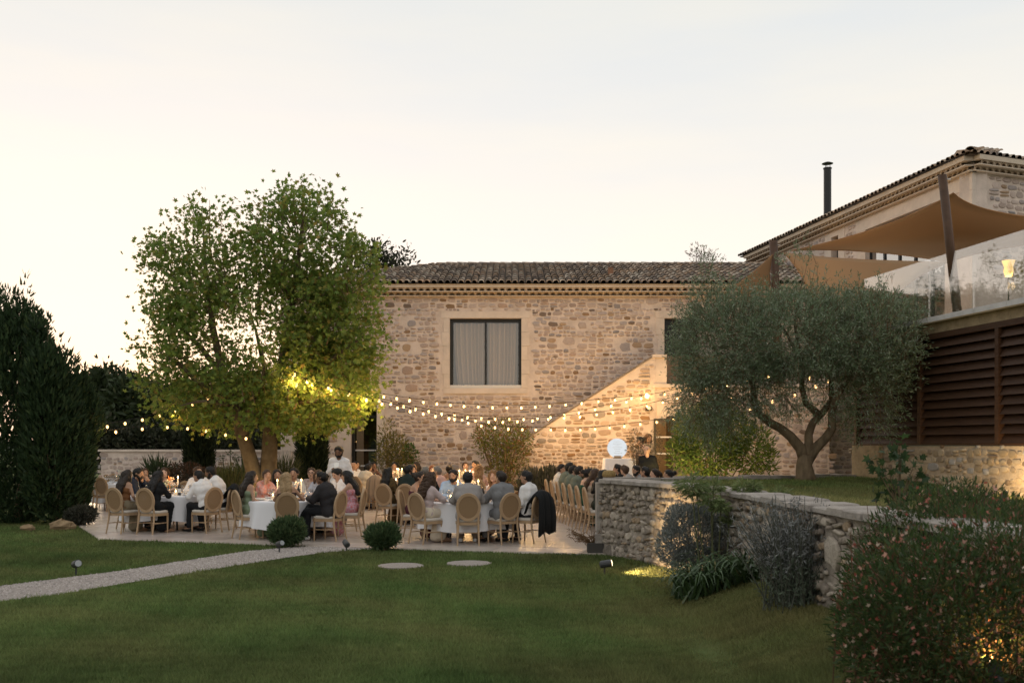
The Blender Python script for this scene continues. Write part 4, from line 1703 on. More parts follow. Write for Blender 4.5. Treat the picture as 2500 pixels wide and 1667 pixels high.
nret = rubble(rwall, rw_frame, RWL, -.02, RTOP, lambda u, z, w, h: z + h / 2 < RTOP - .01, np.random.default_rng(61), PAL_GREY, PROTOS_R, M_RSTONE,
              rows=(.07, .15), wid=(.06, .22), joint=.010, proud=(.018, .045), big=.5, front=lambda u, z: u < 11, tilt=.25, asp=(.65, 1.7))
print('ret', nret)
ncop = 30
rc = np.random.default_rng(62)
for i in range(ncop):
    p0, U0 = rw(RWL * i / ncop + .006)
    p1, U1 = rw(RWL * (i + 1) / ncop - .006)
    I0, I1 = Vector((-U0.y, U0.x)), Vector((-U1.y, U1.x))
    t = RTOP + rc.uniform(.055, .085)
    ex = rc.uniform(.02, .06)
    mb = MB()
    pts = [p0 - I0 * ex, p1 - I1 * ex, p1 + I1 * .46, p0 + I0 * .46]
    cen = sum(pts, Vector((0, 0))) / 4
    v_ = [(q.x, q.y, RTOP + .003) for q in pts] + [(q.x, q.y, t - .015) for q in pts] + [(cen.x + (q.x - cen.x) * .93, cen.y + (q.y - cen.y) * .93, t) for q in pts]
    mb.add(v_, [(0, 3, 2, 1), (0, 1, 5, 4), (1, 2, 6, 5), (2, 3, 7, 6), (3, 0, 4, 7), (4, 5, 9, 8), (5, 6, 10, 9), (6, 7, 11, 10), (7, 4, 8, 11), (8, 9, 10, 11)])
    wpart('coping_stone', mb.mesh('coping_stone', M_COPING), ret)
# end stone at the left foot
mb = MB()
mb.box(1.44, 1.80, 17.20, 17.62, -.1, .32)
wpart('end_stone', mb.mesh('end_stone', M_COPING), ret)
mb = MB()
mb.box(1.47, 1.72, 17.255, 17.60, .322, RTOP)
wpart('end_pier', mb.mesh('end_pier', M_COPING), ret)
# low back wall of the raised lawn
bk = thing('lawn_edge_wall', 'low stone edge wall behind the raised lawn under the olive tree', 'wall', (1.7, 17.6, 0))
BA, BB = Vector((7.05, 20.45)), Vector((1.62, 17.66))
UB = (BB - BA).normalized()
mb = MB()
PB = panel_wall(mb, (BA.x, BA.y, 0), UB, (BB - BA).length, -.2, RTOP, [], .30)
wpart('wall', mb.mesh('wall', M_RMORTAR), bk)
for i in range(12):
    Lb = (BB - BA).length
    fpart('coping_stone', PB, [(Lb * i / 12 + .005, Lb * (i + 1) / 12 - .005, RTOP + .003, RTOP + .06 + .012 * (i % 3), -.03, .33)], M_COPING, bk)


def raised_z(x, y):
    return 1.19 - .055 * np.clip(18 - y, 0, 12) * np.clip((x - 3.6) / 3.5, 0, 1)


ry = np.concatenate([np.arange(5.4, 17.2, .35), np.arange(17.3, 20.4, .2)])
vs, nx_ = [], 18
for y in ry:
    if y < 17.2:
        xl = np.interp(y, [p.y for p in reversed(RW)], [p.x for p in reversed(RW)]) + .36
    else:
        xl = 1.75 + (y - 17.35) * (BA.x - BB.x) / (BA.y - BB.y)
    xr = DKp(y).x + .05
    for i in range(nx_ + 1):
        x = xl + (max(xr, xl + .05) - xl) * i / nx_
        vs.append((x, y, float(raised_z(x, y)) + .01 * math.sin(x * 3 + y * 2)))
fs = []
for j in range(len(ry) - 1):
    for i in range(nx_):
        k = j * (nx_ + 1) + i
        fs.append((k, k + 1, k + nx_ + 2, k + nx_ + 1))
struct('raised_lawn', np_mesh('raised_lawn', np.array(vs), [np.array(fs)], M_LAWN, True))

# ================================================================ low garden wall at the left
GA, GB = Vector((gx(247, 36.8), 36.8)), Vector((-7.82, 34.2))
UG = (GB - GA).normalized()
GL = (GB - GA).length
gw = thing('garden_wall', 'low rubble stone garden wall behind the plane tree and left tables', 'wall', (GA.x, GA.y, 0))
mb = MB()
PG = panel_wall(mb, (GA.x, GA.y, 0), UG, GL, -.2, 1.62, [], .4)
gwall = wpart('wall', mb.mesh('wall', M_MORTAR), gw)
rubble(gwall, lambda u: (GA + UG * u, UG), GL, .02, 1.6, lambda u, z, w, h: z + h / 2 < 1.6, np.random.default_rng(71), PAL_HOUSE, PROTOS, M_STONE,
       rows=(.10, .19), wid=(.14, .42), joint=.028, proud=(.012, .03), big=.5, tilt=.06)
for i in range(9):
    fpart('coping_stone', PG, [(-.1 + (GL + .1) * i / 9 + .004, -.1 + (GL + .1) * (i + 1) / 9 - .004, 1.623, 1.70, -.06, .46)], M_ASHLAR, gw)

# ================================================================ plants
def pell(d, lst, depth=None):
    """ellipsoids given as (px, py, rx, ry[, depth metres, d offset]) at distance d"""
    out = []
    s = d / F_PX
    for e in lst:
        dd = d + (e[5] if len(e) > 5 else 0)
        c = at(e[0], e[1], dd)
        dep = e[4] if len(e) > 4 and e[4] else e[2] * s
        out.append(((c.x, c.y, c.z), (e[2] * s, dep, e[3] * s)))
    return out


def wparts(t, lst):
    for name, me in lst:
        wpart(name, me, t)


PL_T, PL_F = plane_leaf()

# ---- the plane tree
rp = np.random.default_rng(101)
PT = 25.4
t = thing('plane_tree', 'broad plane tree with forked trunk and string lights under its leaves, left of the house', 'tree', (gx(640, PT), PT, 0))
tr = lambda x, y, o=0.0: at(x, y, PT + o)
mb = MB()
base = Vector((gx(640, PT), PT, -.1))
mb.tube([base + Vector((-.04, 0, 0)), tr(631, 1200), tr(622, 1160), tr(608, 1110, -.1), tr(592, 1060, -.2), tr(575, 1000, -.3), tr(545, 920, -.4), tr(520, 800, -.3), tr(500, 640, -.2), tr(497, 560)],
        [.30, .26, .21, .185, .17, .14, .11, .08, .045, .02], 12)
mb.tube([base + Vector((.06, .05, 0)), tr(648, 1200), tr(655, 1150, .1), tr(658, 1100, .15), tr(660, 1050, .15), tr(668, 980, .2), tr(690, 880, .3), tr(715, 740, .2), tr(735, 580, .1), tr(740, 500)],
        [.30, .26, .225, .205, .19, .16, .12, .085, .05, .02], 12)
for a_, b_, c_, r_ in (((575, 1000, -.3), (480, 930, -.9), (390, 860, -.8), .09), ((668, 980, .2), (780, 900, -.6), (890, 820, -.7), .10), ((690, 880, .3), (800, 780, .8), (860, 660, .7), .09),
                       ((545, 920, -.4), (440, 800, .4), (415, 640, .3), .08), ((660, 1010, .2), (760, 980, -.9), (850, 980, -1.3), .08), ((580, 1010, -.3), (520, 980, -1.2), (440, 990, -1.5), .07),
                       ((668, 980, .2), (640, 880, 1.3), (600, 740, 1.5), .08), ((600, 1020, -.2), (640, 940, -1.3), (640, 850, -1.7), .08), ((715, 740, .2), (650, 660, -.5), (625, 540, -.3), .06)):
    p0, p1, p2 = tr(*a_), tr(*b_), tr(*c_)
    mb.tube([p0, (p0 + p1) / 2 + Vector((0, 0, .1)), p1, (p1 + p2) / 2 + Vector((.05, 0, .05)), p2], [r_, r_ * .85, r_ * .7, r_ * .45, r_ * .2], 7)
ELL = pell(PT, [(630, 800, 240, 230, 2.3), (500, 630, 105, 150, 1.6), (735, 600, 125, 150, 1.7), (415, 690, 72, 145, 1.3), (858, 770, 88, 190, 1.5), (800, 860, 110, 130, 1.6), (760, 980, 150, 70, 1.8), (410, 900, 75, 130, 1.4),
                (640, 975, 235, 85, 2.2), (835, 925, 95, 110, 1.5), (880, 620, 40, 70, .7), (480, 970, 115, 75, 1.6), (700, 1010, 150, 55, 1.8), (345, 850, 22, 30, .4), (620, 560, 40, 70, .6)])
cp, cd = ell_points(rp, 1750, ELL, .30)
# keep clumps out of the strongest gaps
keep = ~((np.abs(cp[:, 0] - tr(585, 830).x) < .42) & (np.abs(cp[:, 2] - tr(585, 830).z) < .50) & (rp.random(len(cp)) < .75))
hid = (cp[:, 0] < tr(690, 800).x) & (rp.random(len(cp)) < .22)      # looser on the left, where the sky shows through
keep &= ~hid
cp, cd = cp[keep], cd[keep]
tw = MB()
for i in range(0, len(cp), 2):
    q = cp[i] - cd[i] * .45 - np.array([0, 0, .12])
    tw.tube([tuple(q), tuple(cp[i])], [.016, .006], 4, False)
nl = 21
P = np.repeat(cp, nl, 0) + rp.normal(0, .17, (len(cp) * nl, 3))
A = np.repeat(cd, nl, 0) + np.array([0, 0, -.15])
# upright shoots on top
sh = []
for (x, y, hh) in ((483, 505, .7), (512, 490, .8), (455, 520, .6), (540, 510, .5), (740, 458, .8), (775, 470, .7), (715, 470, .7), (690, 480, .5), (800, 480, .5), (630, 500, .9), (835, 510, .6), (920, 580, .7), (905, 600, .6), (418, 560, .6), (395, 590, .5), (375, 680, .4), (345, 845, .3), (615, 560, .6)):
    b_ = np.array(tr(x, y + hh * 95, rp.uniform(-.8, .8)))
    n_ = int(34 * hh)
    tt = rp.random(n_)
    sh.append(b_ + np.stack([rp.normal(0, .065, n_), rp.normal(0, .065, n_), tt * hh * .85], 1))
    tw.tube([tuple(b_ - np.array([0, 0, .4])), tuple(b_ + np.array([0, 0, hh]))], [.014, .005], 4, False)
sh = np.concatenate(sh)
P = np.concatenate([P, sh])
A = np.concatenate([A, np.tile([0, 0, .6], (len(sh), 1)) + rp.normal(0, .5, (len(sh), 3))])
n = len(P)
C = vary(rp, n, [(.185, .255, .05), (.135, .21, .043), (.225, .27, .055), (.27, .25, .06), (.31, .23, .065)], [5, 4, 3, 1.2, .35], .25)
print('plane leaves', n)
wparts(t, [('trunk', mb.mesh('trunk', M_PBARK, True)), ('crown', leaf_mesh('crown', P, rp.uniform(.12, .235, n), A, rp, PL_T, PL_F, M_LEAF, C, .9, fold=.25)), ])
wpart('twigs', tw.mesh('twigs', M_BARK), t, 'stuff')

# ---- the olive tree
ro = np.random.default_rng(102)
OT = 18.5
ol = thing('olive_tree', 'grey green olive tree with a three armed trunk on the raised lawn', 'tree', (gx(1965, OT), OT, 1.19))
tr = lambda x, y, o=0.0: at(x, y, OT + o)
mb = MB()
mb.tube([tr(1966, 1180), tr(1966, 1160), tr(1963, 1135), tr(1968, 1112)], [.23, .18, .15, .145], 12)
mb.tube([tr(1966, 1125), tr(1955, 1095), tr(1930, 1065), tr(1905, 1045), tr(1880, 1032), tr(1855, 1012), tr(1842, 985), tr(1838, 940), tr(1825, 880), tr(1800, 800)], [.12, .105, .09, .082, .08, .068, .06, .05, .04, .025], 9)
mb.tube([tr(1968, 1125), tr(1975, 1090), tr(1974, 1060, .1), tr(1985, 1030, .2), tr(2010, 1005, .3), tr(2030, 975, .4), tr(2028, 900, .5), tr(1990, 820, .6)], [.11, .09, .078, .07, .066, .055, .042, .025], 9)
mb.tube([tr(1970, 1125), tr(1990, 1095), tr(2015, 1070), tr(2032, 1045), tr(2030, 1010), tr(2042, 970), tr(2065, 930), tr(2090, 860), tr(2110, 780)], [.115, .10, .085, .08, .07, .066, .055, .04, .025], 9)
mb.tube([tr(2000, 1012, .2), tr(1985, 1000, .3), tr(1968, 985, .3), tr(1958, 950, .3), tr(1955, 880, .3), tr(1940, 790, .2)], [.07, .065, .06, .05, .04, .025], 8)
for a_, b_, r_ in (((1838, 940), (1760, 860), .04), ((2065, 930), (2160, 860), .04), ((2028, 900), (2050, 760), .04), ((1955, 880), (1880, 760), .035), ((1825, 880), (1740, 740), .03), ((1940, 790), (1960, 680), .025)):
    p0, p1 = tr(*a_), tr(*b_, ro.uniform(-.6, .6))
    mb.tube([p0, (p0 + p1) / 2 + Vector((0, 0, .08)), p1], [r_, r_ * .7, r_ * .3], 6)
ELL = pell(OT, [(1775, 850, 108, 140, 1.1), (1930, 822, 160, 100, 1.4), (2100, 830, 132, 105, 1.3), (2200, 800, 66, 62, .7), (1708, 865, 52, 105, .6), (1960, 735, 46, 45, .6), (1728, 745, 42, 62, .6),
                (1800, 950, 110, 60, .9), (2120, 960, 62, 90, .7), (1760, 1010, 62, 60, .6), (1695, 960, 48, 62, .5), (1985, 935, 160, 58, 1.2), (1720, 985, 75, 62, .7), (2120, 1000, 55, 70, .6), (1850, 960, 90, 60, .9), (2130, 900, 100, 80, .9), (1890, 730, 36, 30, .4), (2060, 765, 90, 50, .6)])
SPR = 9800
sp, sd = ell_points(ro, SPR, ELL, .45)
thin = (sp[:, 2] < tr(0, 930).z) & (np.abs(sp[:, 0] - tr(1960, 0).x) < 1.5) & (ro.random(len(sp)) < .48)
sp, sd = sp[~thin], sd[~thin]
ends = []
for (x, y) in ((1735, 640), (1720, 660), (1950, 612), (1970, 640), (1905, 632), (2010, 690), (1800, 690), (2090, 692), (1660, 760), (1655, 850), (2262, 745), (1640, 820), (1640, 855), (1850, 700), (2150, 690)):
    k_ = 8
    ends.append(np.array(tr(x, y + 14)) + ro.normal(0, .09, (k_, 3)))
ends = np.concatenate(ends)
sp = np.concatenate([sp, ends])
sd = np.concatenate([sd, np.tile([0, 0, 1.0], (len(ends), 1))])
sd = sd + np.array([0, 0, .55]) + ro.normal(0, .45, sd.shape)
low = sp[:, 2] < tr(0, 960).z
sd[low, 2] -= 1.0
sd /= np.linalg.norm(sd, axis=1, keepdims=True)
k_ = 12
tt = ro.random((len(sp), k_, 1)) * .36
P = (sp[:, None, :] + sd[:, None, :] * tt - np.array([0, 0, .25]) * tt ** 2 * 3 + ro.normal(0, .018, (len(sp), k_, 3))).reshape(-1, 3)
A = np.repeat(sd, k_, 0)
n = len(P)
C = vary(ro, n, [(.19, .245, .14), (.14, .195, .107), (.27, .315, .22), (.33, .365, .285)], [5, 5, 3, 1], .2)
tw = MB()
for i in range(0, len(sp), 4):
    tw.tube([tuple(sp[i] - sd[i] * .15), tuple(sp[i] + sd[i] * .33)], [.006, .003], 3, False)
print('olive leaves', n)
wparts(ol, [('trunk', mb.mesh('trunk', M_BARK, True)), ('crown', leaf_mesh('crown', P, ro.uniform(.055, .085, n), A, ro, *LEAF_SLIM, M_LEAFD, C, .75)), ])
wpart('twigs', tw.mesh('twigs', M_BARK), ol, 'stuff')


def bush(name, label, cat, d, ells, n, size, cols, wts, rng, leaf=LEAF_OVAL, material=None, up=.3, spread=.7, shell=.4, stems=0, foot=None, group=None, gz=0.0, clump=0, fold=.1):
    E = pell(d, ells)
    cx = sum(e[0][0] for e in E) / len(E)
    if foot is not None:
        cx = gx(foot, d)
    t = thing(name, label, cat, (cx, d, gz), group=group)
    if clump:
        cp, cd = ell_points(rng, n // clump, E, shell)
        P = np.repeat(cp, clump, 0) + rng.normal(0, size * 1.1, (len(cp) * clump, 3))
        A = np.repeat(cd, clump, 0)
    else:
        P, A = ell_points(rng, n, E, shell)
    P[:, 2] = np.maximum(P[:, 2], gz + .01)
    A = A + np.array([0, 0, up])
    C = vary(rng, len(P), cols, wts, .25)
    wpart('foliage', leaf_mesh('foliage', P, rng.uniform(size * .7, size * 1.3, len(P)), A, rng, *leaf, material or M_LEAFD, C, spread, fold=fold), t)
    mb = MB()
    b0 = Vector((cx, d, gz - .05))
    for i in range(max(3, stems)):
        e = E[i % len(E)]
        q = Vector(e[0]) + Vector((rng.uniform(-.6, .6) * e[1][0], rng.uniform(-.6, .6) * e[1][1], rng.uniform(-.2, .7) * e[1][2]))
        r0 = .014 if E[0][1][0] < .8 else .03
        mb.tube([b0 + Vector((rng.uniform(-.08, .08), rng.uniform(-.08, .08), 0)), b0.lerp(q, .5) + Vector((0, 0, .05)), q], [r0, r0 * .7, r0 * .3], 5, False)
    wpart('branches', mb.mesh('branches', M_BARK), t, 'stuff')
    return t


DK = [(.042, .073, .030), (.029, .053, .023), (.066, .096, .036)]
rb = np.random.default_rng(103)
# ---- evergreens at the left
CONE = [(-.13, 0), (.13, 0), (0, 1)], [(0, 1, 2)]
for (lab, d, el, n, ft) in (
        ('tallest dark evergreen with a thin pointed tip at the left edge', 24.2, [(40, 1030, 115, 270, 1.3), (55, 860, 62, 130, .8), (62, 720, 13, 60, .15), (25, 770, 38, 70, .5)], 15000, 45),
        ('dark evergreen cut off by the left edge of the lawn', 24.6, [(-90, 1020, 150, 300, 1.4), (-20, 860, 60, 140, .8), (-40, 760, 60, 80, .7)], 9000, -90),
        ('dark bushy evergreen right of the pointed one, beside the terrace', 23.7, [(135, 1095, 78, 185, 1.0), (115, 970, 55, 130, .8), (92, 850, 26, 95, .4), (120, 810, 7, 48, .1), (140, 845, 8, 45, .1), (165, 875, 7, 45, .1), (155, 920, 35, 70, .4), (96, 770, 6, 40, .1)], 12000, 140),
        ('smallest dark evergreen of the clump, next to the stacked chairs', 24.3, [(186, 1115, 36, 155, .7), (198, 1000, 30, 85, .5), (226, 1030, 20, 60, .4), (185, 905, 7, 45, .1), (207, 935, 8, 45, .1), (228, 985, 8, 40, .1)], 7000, 200)):
    bush('evergreen_tree', lab, 'tree', d, el, n, .15, DK, [5, 4, 2], rb, leaf=LEAF_SLIM if False else ([(-.16, .1), (0, 0), (.16, .1), (.1, .6), (0, 1), (-.1, .6)], [(0, 1, 2, 3), (0, 3, 4, 5)]), up=1.5, spread=.45, shell=.72, foot=ft, stems=6)

# ---- trees beyond the garden wall and behind the house
FAR = [(.042, .060, .024), (.030, .045, .018), (.06, .07, .027)]
for (lab, d, el, n, sz) in (
        ('dark round tree behind the hedge, left end of the tree line', 52, [(262, 1000, 42, 80), (285, 960, 26, 38), (245, 960, 30, 40)], 6500, .36),
        ('leafy dark tree beyond the garden wall with sunset behind it', 50, [(325, 1010, 44, 72), (318, 965, 24, 36), (345, 985, 22, 34)], 6000, .34),
        ('low dark tree beyond the wall at the left side of the plane tree', 49, [(385, 1020, 45, 60), (425, 1010, 42, 55), (400, 985, 20, 25)], 5500, .34),
        ('dark tree seen under the plane tree crown, left of its trunk', 48, [(490, 1030, 65, 65), (545, 1040, 50, 55)], 5000, .36),
        ('dark tree seen under the plane tree crown, right of its trunk', 48, [(625, 1040, 55, 60), (690, 1030, 60, 70)], 5000, .36)):
    bush('far_tree', lab, 'tree', d, el, n, sz, FAR, [4, 4, 1], rb, shell=.45, up=.4, spread=.8, clump=8, stems=5)
for i, (x0, x1, top) in enumerate(((232, 300, 1055), (300, 380, 1060), (380, 470, 1058), (470, 590, 1062), (590, 700, 1066))):
    bush('wild_shrub', ['wild dark shrub behind the left end of the garden wall', 'wild shrub behind the wall below the sunset gap', 'wild shrub behind the wall left of the trimmed cypress', 'wild shrub behind the wall right of the trimmed cypress', 'wild shrub behind the wall by the corner of the house'][i], 'shrub', 42,
         [((x0 + x1) / 2, top + 35, (x1 - x0) / 2 + 8, 42), (x0 + 20, top + 20, 22, 26)], 2600, .22, [(.036, .040, .020), (.05, .05, .03), (.025, .032, .016)], [3, 1, 3], rb, shell=.4, clump=6)
bush('far_tree', 'thin leafed tree top showing over the roof beside the plane tree', 'tree', 47, [(905, 640, 40, 42), (935, 630, 25, 30), (985, 640, 20, 30), (960, 650, 40, 18)], 1500, .21, [(.05, .055, .03), (.035, .04, .024)], [1, 1], rb, shell=.2, clump=5, stems=8)
bush('far_tree', 'sparse reddish twiggy tree top over the roof above the olive tree', 'tree', 46, [(1705, 618, 30, 22), (1725, 635, 36, 22)], 330, .17, [(.20, .12, .11), (.14, .10, .08)], [1, 1], rb, leaf=LEAF_SLIM, shell=.1, up=.9, stems=16)

# ---- trimmed cypress columns
for lab, px, d, top, hw in (('trimmed dark cypress column in front of the low garden wall', 486, 32.5, 1020, 35), ('trimmed dark cypress column at the corner of the stone house', 762, 31.8, 1015, 37)):
    s = d / F_PX
    bush('cypress', lab, 'cypress', d, [(px, 1120, hw, 130, hw * s), (px, top + 60, hw * .9, 95, hw * s * .9), (px, 1190, hw * .9, 50, hw * s)], 15000, .17, [(.030, .044, .017), (.020, .031, .013)], [1, 1], rb, leaf=LEAF_SLIM, shell=.35, up=1.6, spread=.35, foot=px, stems=3)

# ---- planting along the house
bush('red_tipped_shrub', 'loose yellow green shrub with red tips against the middle of the facade', 'shrub', 31.4, [(1225, 1062, 66, 40), (1200, 1090, 45, 40), (1245, 1110, 50, 50), (1228, 1160, 42, 60), (1275, 1075, 40, 36), (1180, 1060, 30, 26)], 4300, .085,
     [(.15, .16, .035), (.10, .125, .03), (.24, .09, .045), (.20, .17, .05)], [5, 4, 1.6, 2], rb, material=M_LEAF, shell=.2, up=.5, stems=22, foot=1228)
bush('bamboo', 'feathery yellow green bamboo beside the glass door', 'shrub', 31.8, [(945, 1075, 25, 55), (962, 1110, 42, 55), (985, 1120, 35, 40), (935, 1130, 22, 50)], 2600, .13, [(.24, .20, .06), (.17, .155, .05), (.12, .13, .04)], [3, 3, 2], rb, leaf=LEAF_SLIM, material=M_LEAF, shell=.1, up=.8, stems=26, foot=955)
bush('laurel', 'small green laurel sprig by the facade right of the bamboo', 'shrub', 31.6, [(1003, 1105, 20, 22), (1000, 1150, 16, 40)], 420, .11, [(.06, .11, .03), (.15, .13, .04)], [2, 1], rb, shell=.1, stems=6)
LAV = [(.075, .078, .058), (.055, .06, .042), (.11, .10, .095)]
for i, (px, hw, top) in enumerate(((1085, 40, 1172), (1160, 40, 1168), (1300, 34, 1150), (1345, 34, 1148), (1395, 40, 1152), (1445, 36, 1155))):
    bush('lavender', ['low lavender bush at the foot of the facade behind the middle tables', 'low lavender bush left of the red tipped shrub', 'lavender bush right of the red tipped shrub', 'tall lavender bush behind the white shirted man', 'lavender bush behind the first seats of the long row', 'lavender bush near the round white sign'][i], 'lavender', 30.6,
         [(px, top + 42, hw, 44)], 1500, .22, LAV, [3, 3, 1], rb, leaf=LEAF_SLIM, shell=.5, up=1.6, spread=.35, stems=8, group='lavender bushes along the house')
GRN = [(.11, .165, .032), (.075, .125, .026), (.17, .20, .04)]
bush('green_shrub', 'large bright green shrub lit from below beside the open door', 'shrub', 27.5, [(1725, 1100, 80, 75), (1690, 1050, 48, 60), (1780, 1060, 62, 60), (1835, 1100, 55, 60), (1660, 1110, 32, 50), (1740, 1010, 40, 40), (1870, 1120, 30, 40)], 8500, .17, GRN, [4, 4, 2], rb, leaf=LEAF_SLIM, material=M_LEAF, shell=.45, up=.5, spread=.8, stems=18, foot=1740, gz=.0)
bush('dry_shrub', 'wispy dry shrub in front of the round white sign', 'shrub', 27.8, [(1550, 1085, 24, 40), (1562, 1110, 22, 40), (1600, 1095, 22, 50)], 1000, .06, [(.13, .10, .07), (.09, .085, .055)], [1, 1], rb, shell=.1, stems=20, foot=1562)

# ---- bed under the plane tree
bush('ornamental_grass', 'yellow green ornamental grass clump under the plane tree', 'grass clump', 27.2, [(565, 1190, 40, 40), (535, 1195, 30, 30)], 1100, .38, [(.14, .15, .05), (.10, .115, .04), (.18, .15, .06)], [2, 2, 1], rb, leaf=([(-.03, 0), (.03, 0), (0, 1)], [(0, 1, 2)]), up=1.5, spread=.4, shell=.1)
bush('ornamental_grass', 'darker grass clump right of the plane tree trunk', 'grass clump', 27.6, [(695, 1165, 34, 40)], 700, .36, [(.09, .10, .04), (.06, .075, .03)], [2, 2], rb, leaf=([(-.03, 0), (.03, 0), (0, 1)], [(0, 1, 2)]), up=1.5, spread=.4, shell=.1)
bush('red_brown_shrub', 'low red brown shrub in the bed beside the trimmed cypress', 'shrub', 29.5, [(455, 1160, 50, 32), (520, 1165, 40, 26), (410, 1170, 30, 22)], 2600, .09, [(.085, .045, .026), (.055, .04, .022), (.11, .055, .03)], [2, 2, 1], rb, shell=.3, stems=12)
bush('strappy_plant', 'dark strap leaved plant by the low garden wall', 'plant', 30.0, [(385, 1158, 32, 22), (600, 1165, 26, 22)], 420, .42, [(.035, .055, .022), (.05, .07, .028)], [1, 1], rb, leaf=([(-.05, 0), (.05, 0), (.035, .6), (0, 1), (-.035, .6)], [(0, 1, 2, 3, 4)]), up=1.0, spread=.5, shell=.05)
t = thing('seed_head_plant', 'tall stems with round green seed heads before the garden wall', 'plant', (gx(580, 30.5), 30.5, 0))
mb = MB()
hp = []
for (x, y) in ((562, 1108), (592, 1113), (603, 1113), (576, 1120), (545, 1118)):
    p = at(x, y, 30.5)
    mb.tube([(p.x + .05, p.y, 0), (p.x, p.y, p.z)], .012, 5, False)
    hp.append(np.array(p) + rb.normal(0, .055, (26, 3)))
wpart('stems', mb.mesh('stems', mat('green_stem', (.06, .075, .03), .8)), t)
hp = np.concatenate(hp)
wpart('seed_heads', leaf_mesh('seed_heads', hp, np.full(len(hp), .09), rb.normal(0, 1, hp.shape), rb, *LEAF_OVAL, M_LEAFD, vary(rb, len(hp), [(.08, .10, .05)], [1])), t)

# ---- ball shrubs and others on the near edge of the terrace
BALL = [(.078, .125, .054), (.056, .092, .04), (.12, .16, .07)]
for lab, px, py, hw, hh, d in (('round clipped green shrub at the terrace edge in front of the second round table', 702, 1298, 42, 32, 18.35), ('round clipped green shrub at the terrace edge left of the front right table', 934, 1309, 38, 27, 17.75)):
    bush('ball_shrub', lab, 'shrub', d, [(px - 5, py + 2, hw * .92, hh * .9), (px + hw * .25, py - 6, hw * .72, hh * .85), (px - hw * .35, py - 5, hw * .6, hh * .75), (px + 3, py + 6, hw * .95, hh * .6)], 6000, .10, BALL, [3, 3, 1.5], rb, leaf=LEAF_SLIM, up=.9, spread=.5, shell=.7, stems=6, foot=px, group='round shrubs on the terrace edge')
bush('silver_shrub', 'grey silvery shrub between the evergreens and the terrace', 'shrub', 23.2, [(203, 1256, 30, 20), (185, 1260, 24, 18)], 2600, .10, [(.085, .085, .065), (.06, .062, .045)], [1, 1], rb, leaf=LEAF_SLIM, up=.7, spread=.6, shell=.6, stems=6)
for lab, px, py, w, h in (('larger pale rock at the foot of the evergreens', 152, 1279, 33, 11), ('smaller flat rock at the foot of the evergreens', 68, 1286, 20, 6)):
    p = gnd(px, py + h)
    mb = MB()
    s = p.y / F_PX
    mb.ball((0, 0, h * s * .6), 1, 9, 6, (w * s, w * s * .6, h * s * 1.4))
    rv = random.Random(px)
    mb.v = [(x * rv.uniform(.85, 1.15), y * rv.uniform(.85, 1.15), z * rv.uniform(.8, 1.2)) for x, y, z in mb.v]
    o = obj('rock', mb.mesh('rock', mat('ochre_rock', (.27, .19, .11), .95, var=.3, scale=8, bump=.8, bscale=20)))
    o.location = p
    tag(o, lab, 'rock')

# ---- bed below the retaining wall (right foreground)
def gz_at(x, y):
    return float(ground_height(np.array(x), np.array(y)))


SIL = [(.25, .265, .25), (.17, .19, .175), (.33, .345, .33)]
bush('silver_bush', 'rounded silvery grey bush against the retaining wall', 'shrub', 12.9, [(1690, 1305, 72, 72, .34), (1645, 1335, 44, 50, .3), (1735, 1262, 42, 38, .28), (1660, 1265, 36, 34, .25), (1700, 1370, 60, 40, .3), (1765, 1310, 30, 46, .25)], 15000, .055, SIL, [3, 3, 1], rb, leaf=LEAF_SLIM, up=.7, spread=.8, shell=.72, stems=10, foot=1695, gz=.05)
ag = thing('agapanthus', 'dark strap leaved agapanthus clump with arching leaves below the wall', 'plant', (gx(1750, 11.8), 11.8, .03))
mbs = MB()
for i in range(330):
    px = rb.uniform(1655, 1850)
    b0 = Vector((gx(px, 11.8) * .985, 11.8 + rb.uniform(-.35, .40), gz_at(gx(px, 11.8), 11.8)))
    an = rb.uniform(0, 6.28)
    L_ = rb.uniform(.36, .74)
    dr = Vector((math.cos(an), math.sin(an) * .8, 0))
    side = Vector((-dr.y, dr.x, 0)) * rb.uniform(.013, .022)
    g_ = rb.uniform(.7, 1.25)
    mbs.col = (.056 * g_, .098 * g_, .036 * g_) if rb.random() > .03 else (.20, .17, .06)
    pts = []
    for k in range(6):
        s = k / 5
        pts.append(b0 + dr * (L_ * s * .9) + Vector((0, 0, L_ * (1.5 * s - 1.2 * s * s))))
    bi = len(mbs.v)
    for k, p in enumerate(pts):
        wdt = side * (1 - (k / 5) ** 2 * .9)
        mbs.v += [tuple(p - wdt), tuple(p + wdt)]
        mbs.c += [mbs.col] * 2
    for k in range(5):
        mbs.f.append((bi + 2 * k, bi + 2 * k + 1, bi + 2 * k + 3, bi + 2 * k + 2))
        mbs.m.append(0)
wpart('leaves', mbs.mesh('leaves', mat('strap_leaf', (1, 1, 1), .4, attr=True, translucent=.15, spec=.45), False, col=True), ag)
um = thing('umbel_plant', 'tall pale stems with fluffy green umbel heads rising above the retaining wall', 'plant', (gx(1740, 12.5), 12.5, .05))
mb = MB()
hp, ha = [], []
